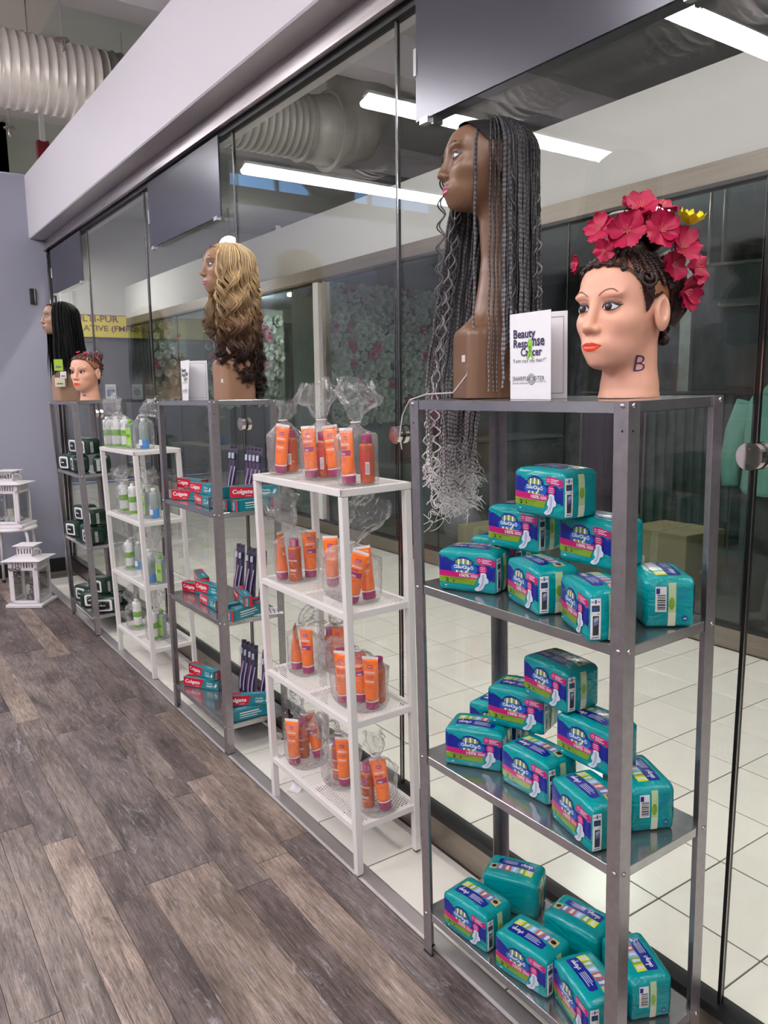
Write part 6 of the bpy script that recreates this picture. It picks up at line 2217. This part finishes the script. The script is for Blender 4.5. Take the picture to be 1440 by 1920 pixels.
# far side: falls past the end of the rack and hangs below its top
for k in range(92):
    phi = -178 + 122 * (k % 46) / 45 + rg.uniform(-3, 3)
    sp = scalp_path(phi, 14 + rg.uniform(-6, 20), 92, 12, 1.03 + rg.uniform(0, .12))
    p = sp[-1]
    along = p[:2] @ WP_
    want = np.clip(along * 1.25 + rg.uniform(-.03, .03), -.10, .14)
    out = rg.uniform(.158, .205)
    tgt = WD_ * out + WP_ * want
    dr = tgt - p[:2]
    curly = k >= 87
    ze = rg.uniform(-.86, -.66) if rg.random() < .35 else rg.uniform(-.84, -.72)
    mid = np.array([tgt[0], tgt[1], SHELF + .03])
    f1 = fall(p, SHELF + .03, dr, 26 if not curly else 60, .0014 if not curly else .007, .10 if not curly else .055, rg.uniform(0, 6))
    f2 = fall(f1[-1], ze, WP_ * -want * .25 + WD_ * rg.uniform(-.01, .02), 20 if not curly else 60, .0025 if not curly else .009, .09 if not curly else .04, rg.uniform(0, 6))
    P = np.concatenate([sp, f1, f2])
    # frizzy tip
    m = 46
    t = np.linspace(0, 1, m)
    e = P[-1]
    rr = .010 + .014 * rg.random()
    tip = np.stack([e[0] + rr * (np.sin(t * 9 + k) - math.sin(k)) * (.4 + t), e[1] + rr * (np.cos(t * 8 + k * 2) - math.cos(k * 2)) * (.4 + t), e[2] - .045 * t - .012 * np.sin(t * 14 + k)], 1)
    add_strand(P, .0045, curly, 'curl' if curly else 'braid')
    for q in range(2):
        o_ = rg.normal(0, .006, 3)
        add_strand(tip + o_ * np.array([1, 1, 1.5]), .0011, True, 'frizzy_end')
# thin silver curls in front of the profile and one loose strand over the shelf edge
for (dx, ze, am) in ((-.012, SHELF - .02, .008), (.006, SHELF + .05, .006)):
    sp = scalp_path(-24, 30, 80, 8, 1.08)
    p = sp[-1] + np.array([dx, -.012, 0])
    fl = fall(p, ze, np.array([-.030, -.012]), 90, am, .048, 1.0)
    add_strand(np.concatenate([sp, fl]), .0022, True, 'curl')
p0 = np.array([.062, -.052, SHELF + .10])
loose = np.array([p0, p0 + [-.004, -.004, -.05], p0 + [-.035, -.03, -.093], [-.03, -.135, SHELF + .004], [-.065, -.170, SHELF - .01], [-.10, -.182, SHELF - .05], [-.115, -.186, SHELF - .10], [-.118, -.180, SHELF - .14]])
add_strand(resample(loose, .006), .0026, True, 'curl')
gw.matrix_world = MW_G

# ---- wavy blonde wig fading to dark brown
bw = thing('wavy_wig', 'wavy blonde wig fading to dark brown at the ends', 'wig')
v, f = HB.shell(lambda x, y, z: z > hairline(y) + .006, .005)
MB().add(v, f.tolist()).build('wig_cap', M('cap_blonde', (168, 124, 74), 0.6), bw, True)
BL = [(-.60, (34, 18, 14)), (-.42, (46, 25, 19)), (-.33, (66, 40, 28)), (-.24, (140, 106, 76)), (-.12, (200, 168, 124)), (.06, (226, 196, 150)), (.12, (212, 176, 128))]
rg = np.random.default_rng(5)
for k in range(112):
    phi = -176 + 352 * k / 111 + rg.uniform(-2, 2)
    if abs(phi) < 40:
        continue
    back = max(0, (abs(phi) - 60) / 120)
    sp = scalp_path(phi, 8 + rg.uniform(0, 26), 90, 12, 1.03 + rg.uniform(0, .08))
    p = sp[-1]
    ze = -.30 - .20 * back ** .6 - rg.uniform(0, .06) + (.10 if phi < -40 and phi > -110 else 0)
    if 40 <= phi < 75:
        ze = -.34 - rg.uniform(0, .06)
    dr = np.array([math.sin(R(phi)), -math.cos(R(phi))]) * rg.uniform(-.012, .018) + np.array([.0, -.006])
    wl = .100 + .012 * math.sin(phi * .07)
    ph = phi * .11 + rg.uniform(-.5, .5)
    core = np.concatenate([sp, fall(p, ze, dr, 60, rg.uniform(.011, .017), wl, ph)])
    # curl the last centimetres
    m = 26
    t = np.linspace(0, 1, m)
    e = core[-1]
    cr = rg.uniform(.010, .018)
    core = np.concatenate([core, np.stack([e[0] + cr * (np.sin(t * 7 + ph) - math.sin(ph)), e[1] + cr * (np.cos(t * 7 + ph) - math.cos(ph)), e[2] - .04 * t], 1)[1:]])
    V, F, C = [], [], []
    for q in range(11):
        off = rg.normal(0, .0042, 3) * np.array([1, 1, .6])
        fr_ = np.linspace(0.5, 1.15, len(core))[:, None]
        Pq = core + off * fr_ + rg.normal(0, .0003, core.shape)
        v, f = tube_np(Pq, np.concatenate([np.linspace(.0012, .0013, len(Pq) // 2), np.linspace(.0013, .0005, len(Pq) - len(Pq) // 2)]), 4, False)
        o_ = sum(len(x) for x in V)
        V.append(v)
        F += [tuple(i + o_ for i in g) for g in f]
        C.append(np.clip(ramp_col(v[:, 2] + rg.uniform(-.03, .03), BL) * rg.choice((.45, .7, .9, 1.1, 1.4)), 0, .95))
    toned('lock', np.concatenate(V), F, np.concatenate(C), bw)
for k in range(26):
    # short front hair swept over the hairline
    phi = -62 + 124 * k / 25
    sp = scalp_path(phi, 10 + rg.uniform(0, 16), 60 + 18 * abs(phi) / 62 + rg.uniform(-4, 4), 14, 1.05 + rg.uniform(0, .04))
    V, F, C = [], [], []
    for q in range(6):
        v, f = tube_np(sp + rg.normal(0, .003, 3), .0015, 5, True)
        o_ = sum(len(x) for x in V)
        V.append(v)
        F += [tuple(i + o_ for i in g) for g in f]
        C.append(np.clip(ramp_col(v[:, 2], BL) * rg.uniform(.7, 1.25), 0, .95))
    toned('front_lock', np.concatenate(V), F, np.concatenate(C), bw)
bw.matrix_world = MW_B

# ---- straight black wig
kw = thing('straight_wig', 'straight black wig on the farthest bust', 'wig')
v, f = HB.shell(lambda x, y, z: z > hairline(y) + .004, .006)
MB().add(v, f.tolist()).build('wig_cap', M('cap_jet', (10, 10, 12), 0.5), kw, True)
rg = np.random.default_rng(9)
for k in range(130):
    phi = -178 + 356 * k / 129
    if abs(phi) < 46:
        continue
    sp = scalp_path(phi, 8 + rg.uniform(0, 20), 92, 12, 1.05 + rg.uniform(0, .16))
    p = sp[-1]
    back = max(0, (abs(phi) - 60) / 120)
    P = np.concatenate([sp, fall(p, -.36 - rg.uniform(0, .10), np.array([math.sin(R(phi)), -math.cos(R(phi))]) * rg.uniform(.0, .035) + np.array([0, .02 * back]), 24, .002, .2, rg.uniform(0, 6))])
    V, F = tube_np(P, np.concatenate([np.full(len(P) - 8, .0058), np.linspace(.0056, .001, 8)]), 6, True, .55)
    toned('lock', V, F, np.tile(np.array(lin((11, 10, 12))) * rg.uniform(.6, 1.3), (len(V), 1)), kw, True, 'strand_jet')
kw.matrix_world = MW_K
# hang tags on the far bust
r_, u_, t2 = view_dirs(MW_K, 120)
def tag_at(label, a, b, w, h, dep, col, name='hang_tag'):
    t_ = thing(name, label, 'tag')
    m = Matrix((r_, t2 * -1, u_)).transposed().to_4x4()
    MB().rbox((-w / 2, -.0008, -h), (w / 2, .0008, 0), .0006, 1).build('card', M('tag_' + label.split()[0], col, 0.5), t_)
    MB().box((-w * .32, -.0016, -h * .75), (w * .30, -.0006, -h * .58)).build('print', MT['print_grey'], t_)
    m.translation = r_ * a + u_ * b + t2 * dep
    t_.matrix_world = MW_K @ m
    return t_
tag_at('lime green hang tag at the neck of the straight black wig', -.02, -.285, .055, .075, .135, (168, 204, 52))
tag_at('white hang tag below the lime green one', .005, -.365, .040, .045, .137, (236, 234, 230))
tag_at('cream hang tag lowest on the far bust', -.018, -.405, .062, .060, .134, (226, 218, 190))
# ================================================================ standing cards
INK = M('card_ink', (50, 40, 82), 0.5)
INK2 = M('card_ink_grey', (96, 90, 104), 0.5)
RIB = M('ribbon_lime', (142, 200, 62), 0.5)
CWD, CHT = 0.118, 0.167
def standing_card(label, rkey, hx, hy, a_front, a_back, bend=0.0):
    t_ = thing('standing_card', label, 'card', (0, 0, 0), None, 'standing white cards')
    def panel_pt(ang, u, w, off, bd=0.0):
        """u along the panel from the hinge (m), w height, off = out of the printed face"""
        d = Vector((math.cos(R(ang)), math.sin(R(ang)), 0))
        n = Vector((math.sin(R(ang)), -math.cos(R(ang)), 0))
        k = bd * (u / CWD) ** 2 * (1 - w / CHT)
        return tuple(d * u + n * (off + k) + Vector((0, 0, w)))
    def sheet(ang, th, bd):
        nu = nw = 8
        V, F = [], []
        for s_ in (0.0, th):
            o = len(V)
            for j in range(nw + 1):
                for i in range(nu + 1):
                    V.append(panel_pt(ang, CWD * i / nu, CHT * j / nw, s_, bd))
            F += [(o + j * (nu + 1) + i, o + j * (nu + 1) + i + 1, o + (j + 1) * (nu + 1) + i + 1, o + (j + 1) * (nu + 1) + i) for j in range(nw) for i in range(nu)]
        return V, F
    MB().add(*sheet(a_front, -0.0006, bend)).build('front_leaf', MT['paper'], t_)
    MB().add(*sheet(a_back, -0.0006, 0.0)).build('back_leaf', MT['paper'], t_)
    # print on the outside of the front leaf (faces away from the back leaf)
    sgn = 1.0
    def pr(name, v, f, mat, lay=1):
        V = [panel_pt(a_front, p[0], p[1], sgn * (0.0009 + .0002 * lay), bend) for p in v]
        return MB().add(V, f).build(name, mat, t_)
    X0, XW = 0.0, CWD
    def line(name, s, x0, x1, z0, z1, mat, shear=0.0, bold=0.0, lay=1):
        v, f = fit_text(s, x0 * CWD, x1 * CWD, z0 * CHT, z1 * CHT, shear, bold)
        return pr(name, v, f, mat, lay)
    line('title_line', 'Beauty', .10, .64, .68, .815, INK, 0, .022)
    line('title_line', 'Resp', .10, .46, .575, .70, INK, 0, .022)
    line('title_line', 'nse', .58, .86, .610, .70, INK, 0, .022)
    line('title_line', 'Cancer', .28, .80, .500, .600, INK, 0, .022)
    line('motto', '"I am not my hair!"', .08, .90, .415, .475, INK, .30, -.004)
    line('sponsor_line', 'SHARPSH', .07, .50, .215, .270, INK2, 0, 0)
    line('sponsor_line', 'OTER', .60, .86, .215, .270, INK2, 0, 0)
    line('small_print', 'DIGITAL IMAGING', .07, .46, .180, .198, INK2)
    line('small_print', 'WINNIPEG, MB', .64, .90, .195, .208, INK2)
    ring = []
    for rr in (.085, .058, .03):
        V = [(CWD * .545 + rr * CWD * math.cos(t), CHT * .235 + rr * CWD * math.sin(t)) for t in np.linspace(0, 6.2832, 25)]
        ring.append(V)
    mb = MB()
    for V in ring:
        v, f = sstroke(V, .0006)
        mb.add([panel_pt(a_front, p[0], p[1], sgn * .0011, bend) for p in v], f)
    mb.build('target_ring', INK2, t_)
    rib = ellipse(.51 * CWD, .645 * CHT, .055 * CWD, .055 * CHT, 20)
    v, f = fill_poly(rib, .01)
    pr('ribbon_loop', v, f, RIB, 2)
    for s_ in (-1, 1):
        v, f = sstroke([((.51 - .03 * s_) * CWD, .61 * CHT), (.51 * CWD, .56 * CHT), ((.51 + .07 * s_) * CWD, .47 * CHT)], .0028)
        pr('ribbon_tail', v, f, RIB, 2)
    # ruled frame on the inside of the back leaf
    ins = 0.0010
    mb = MB()
    for (u0, w0, u1, w1) in ((.06, .06, .94, .065), (.06, .935, .94, .94), (.06, .06, .067, .94), (.933, .06, .94, .94)):
        mb.add([panel_pt(a_back, a * CWD, b * CHT, ins) for a, b in ((u0, w0), (u1, w0), (u1, w1), (u0, w1))], [(0, 1, 2, 3)])
    mb.build('ruled_frame', INK2, t_)
    put(t_, on_rack(rkey, hx, hy, 1.4008, 0.0))
    return t_
standing_card('white standing card printed Beauty Response Cancer beside the braids', 'M1', .060, .338, -94, -66)
standing_card('white standing card opened wide beside the blonde wig', 'M2', .090, .530, -93, -44, .012)

# ================================================================ lanterns and stool
MT['lantern'] = paint_mat('lantern_white', (234, 228, 232), 0.4, 0.02, 6, 0.02)
MT['lantern_glass'] = glass_mat('lantern_glass', (0.90, 0.91, 0.90), 0.05)
MT['tinsel'] = M('tinsel_silver', (206, 206, 212), 0.12, 1.0)
MT['candle'] = M('candle_white', (232, 228, 222), 0.6)
MT['fluff'] = M('fluff_white', (236, 234, 236), 0.9)
def lantern(label, loc, yaw, up):
    t_ = thing('lantern', label, 'lantern', loc, R(yaw), 'white lanterns by the grey wall')
    B = .1225
    MB().rbox((-B, -B, 0), (B, B, .022), .003, 1).build('base_plate', MT['lantern'], t_)
    b = .097
    z0, z1 = .026, .315
    for sx in (-1, 1):
        for sy in (-1, 1):
            x, y = sx * b, sy * b
            MB().box((min(x, x - sx * .018), min(y, y - sy * .018), .022), (max(x, x - sx * .018), max(y, y - sy * .018), z1)).build('corner_post', MT['lantern'], t_)
    for k in range(4):
        rot = Matrix.Rotation(R(90 * k), 3, 'Z')
        def bx(mb, lo, hi):
            m2 = MB().box(lo, hi)
            return mb.add([tuple(rot @ Vector(p)) for p in m2.v], m2.f)
        rail = MB()
        bx(rail, (-b, -b, .250), (b, -b + .010, .268))
        top_ = MB()
        bx(top_, (-b, -b, .305), (b, -b + .010, z1))
        top_.build('top_rail', MT['lantern'], t_)
        low_ = MB()
        bx(low_, (-b, -b, .026), (b, -b + .010, .046))
        low_.build('bottom_rail', MT['lantern'], t_)
        if k == 0:
            bx(rail, (-b + .016, -b - .002, .040), (-b + .032, -b + .008, .255))
            bx(rail, (b - .032, -b - .002, .040), (b - .016, -b + .008, .255))
        rail.build('window_rail', MT['lantern'], t_)
        n = 8
        w = 2 * (b - .018) / (2 * n + 1)
        for q in range(n + 1):
            sl = MB()
            bx(sl, (-b + .018 + 2 * q * w, -b + .001, .266), (-b + .018 + (2 * q + 1) * w, -b + .008, .307))
            sl.build('vent_slat', MT['lantern'], t_)
        g = MB()
        bx(g, (-b + .018, -b + .003, .044), (b - .018, -b + .005, .252))
        g.build('pane', MT['lantern_glass'], t_)
    r = .130
    V = [(-r, -r, z1), (r, -r, z1), (r, r, z1), (-r, r, z1), (-r, -r, z1 + .004), (r, -r, z1 + .004), (r, r, z1 + .004), (-r, r, z1 + .004), (-.055, -.055, z1 + .020), (.055, -.055, z1 + .020), (.055, .055, z1 + .020), (-.055, .055, z1 + .020)]
    F = [(3, 2, 1, 0), (0, 1, 5, 4), (1, 2, 6, 5), (2, 3, 7, 6), (3, 0, 4, 7), (4, 5, 9, 8), (5, 6, 10, 9), (6, 7, 11, 10), (7, 4, 8, 11), (8, 9, 10, 11)]
    MB().add(V, F).build('roof', MT['lantern'], t_)
    c = .052
    zc0, zc1 = z1 + .018, z1 + .092
    ch = MB()
    for sx in (-1, 1):
        for sy in (-1, 1):
            ch.box((sx * c - .008 if sx > 0 else -c, sy * c - .008 if sy > 0 else -c, zc0), (sx * c if sx > 0 else -c + .008, sy * c if sy > 0 else -c + .008, zc1))
    for (a0, a1) in ((zc0, zc0 + .022), (zc1 - .016, zc1)):
        ch.box((-c, -c, a0), (c, -c + .004, a1)).box((-c, c - .004, a0), (c, c, a1)).box((-c, -c, a0), (-c + .004, c, a1)).box((c - .004, -c, a0), (c, c, a1))
    for q in range(4):
        xx = -c + .008 + (2 * q + 1) * (2 * c - .016) / 9
        ww = (2 * c - .016) / 9
        ch.box((xx, -c, zc0 + .02), (xx + ww, -c + .004, zc1 - .014)).box((c - .004, xx, zc0 + .02), (c, xx + ww, zc1 - .014)).box((xx, c - .004, zc0 + .02), (xx + ww, c, zc1 - .014)).box((-c, xx, zc0 + .02), (-c + .004, xx + ww, zc1 - .014))
    ch.build('chimney', MT['lantern'], t_)
    MB().rbox((-.072, -.072, zc1), (.072, .072, zc1 + .005), .001, 1).build('chimney_lid', MT['lantern'], t_)
    MB().tube([(c + .002, -.04, zc0 + .045), (c + .018, -.036, zc0 + .055), (c + .028, -.015, zc0 + .05), (c + .030, .012, zc0 + .03), (c + .020, .034, zc0 + .012), (c + .002, .04, zc0 + .01)], .004, 8).build('carry_ring', MT['lantern'], t_, True)
    # what the lantern holds
    rg_ = random.Random(int(loc[1] * 100))
    MB().lathe([(.028, .026), (.028, .120), (.025, .124), (.004, .122)], 20, (-.02, .03, 0)).build('candle', MT['candle'], t_, True)
    mb = MB()
    for q in range(60):
        if up:
            p = Vector((rg_.uniform(-.07, .07), rg_.uniform(-.07, .07), .035 + rg_.random() * .025))
        else:
            a, hh = rg_.uniform(0, 6.28), rg_.random()
            p = Vector((.030 + (1 - hh) * .045 * math.cos(a), -.035 + (1 - hh) * .045 * math.sin(a), .035 + hh * .15))
        rr = .018 if up else .009
        bmv = [(p + Vector(d) * rr * rg_.uniform(.7, 1.2)) for d in ((1, 0, 0), (-1, 0, 0), (0, 1, 0), (0, -1, 0), (0, 0, 1), (0, 0, -1))]
        mb.add(bmv, [(0, 2, 4), (2, 1, 4), (1, 3, 4), (3, 0, 4), (2, 0, 5), (1, 2, 5), (3, 1, 5), (0, 3, 5)])
    o = mb.build('filling', MT['fluff'] if up else MT['tinsel'], t_, up)
    o['kind'] = 'stuff'
    # bow and glitter bunch hung on the front
    zb, xb = (.262, -.05) if not up else (z1 + .055, -.01)
    yb = -b - .006 if not up else -c - .008
    for s_ in (-1, 1):
        MB().tube([(xb, yb, zb), (xb + s_ * .018, yb - .008, zb + .014), (xb + s_ * .036, yb - .006, zb + .006), (xb + s_ * .030, yb, zb - .010), (xb, yb, zb)], [.003, .009, .010, .008, .003], 8, True, .4).build('bow_loop', MT['tinsel'], t_, True)
    mb = MB()
    cz = (.215 if not up else .225)
    cx_ = xb + .005 if not up else -.02
    for q in range(46):
        d = Vector((rg_.gauss(0, 1), rg_.gauss(0, .35), rg_.gauss(0, 1))).normalized() * (.030 * rg_.random() ** .5)
        p = Vector((cx_, -b - .004, cz)) + d
        rr = .0042
        mb.add([(p + Vector(e) * rr) for e in ((1, 0, 0), (-1, 0, 0), (0, 1, 0), (0, -1, 0), (0, 0, 1), (0, 0, -1))], [(0, 2, 4), (2, 1, 4), (1, 3, 4), (3, 0, 4), (2, 0, 5), (1, 2, 5), (3, 1, 5), (0, 3, 5)])
    o = mb.build('glitter_bunch', MT['tinsel'], t_)
    o['kind'] = 'stuff'
    return t_
lantern('white lantern with silver tinsel standing on the plank floor', (.935, 5.615, 0.0005), -35, False)
lantern('white lantern with white fluff standing on the stool', (.95, 6.215, .4525), -35, True)
t_ = thing('stool', 'white tube-legged stool carrying a lantern by the grey wall', 'stool', (.95, 6.22, 0), R(-20))
MB().lathe([(.150, .425), (.160, .428), (.165, .436), (.163, .446), (.150, .4515)], 40).build('seat', MT['lantern'], t_, True)
for k in range(4):
    a = R(45 + 90 * k)
    c_, s_ = math.cos(a), math.sin(a)
    l_ = MB().tube([(c_ * .06, s_ * .06, .418), (c_ * .120, s_ * .120, .418), (c_ * .146, s_ * .146, .408), (c_ * .156, s_ * .156, .380), (c_ * .160, s_ * .160, .30), (c_ * .170, s_ * .170, .012)], .0105, 12).build('leg', MT['lantern'], t_, True)
    MB().cyl((c_ * .170, s_ * .170, 0), (c_ * .170, s_ * .170, .022), .0125, n=12).build('rubber_foot', MT['black'], l_)
# scrap of paper on the aluminium strip
t_ = thing('paper_scrap', 'curled white paper scrap on the floor under the orange rack', 'paper scrap', (1.195, 2.33, .001), R(25))
v = []
for i in range(9):
    for j in range(5):
        a = -.4 + 3.4 * i / 8
        v.append((.018 * math.sin(a) * (1 + .1 * j), -.022 + .011 * j, .018 - .018 * math.cos(a)))
MB().add(v, [(i * 5 + j, i * 5 + j + 1, (i + 1) * 5 + j + 1, (i + 1) * 5 + j) for i in range(8) for j in range(4)]).build('curl', MT['paper'], t_, True)
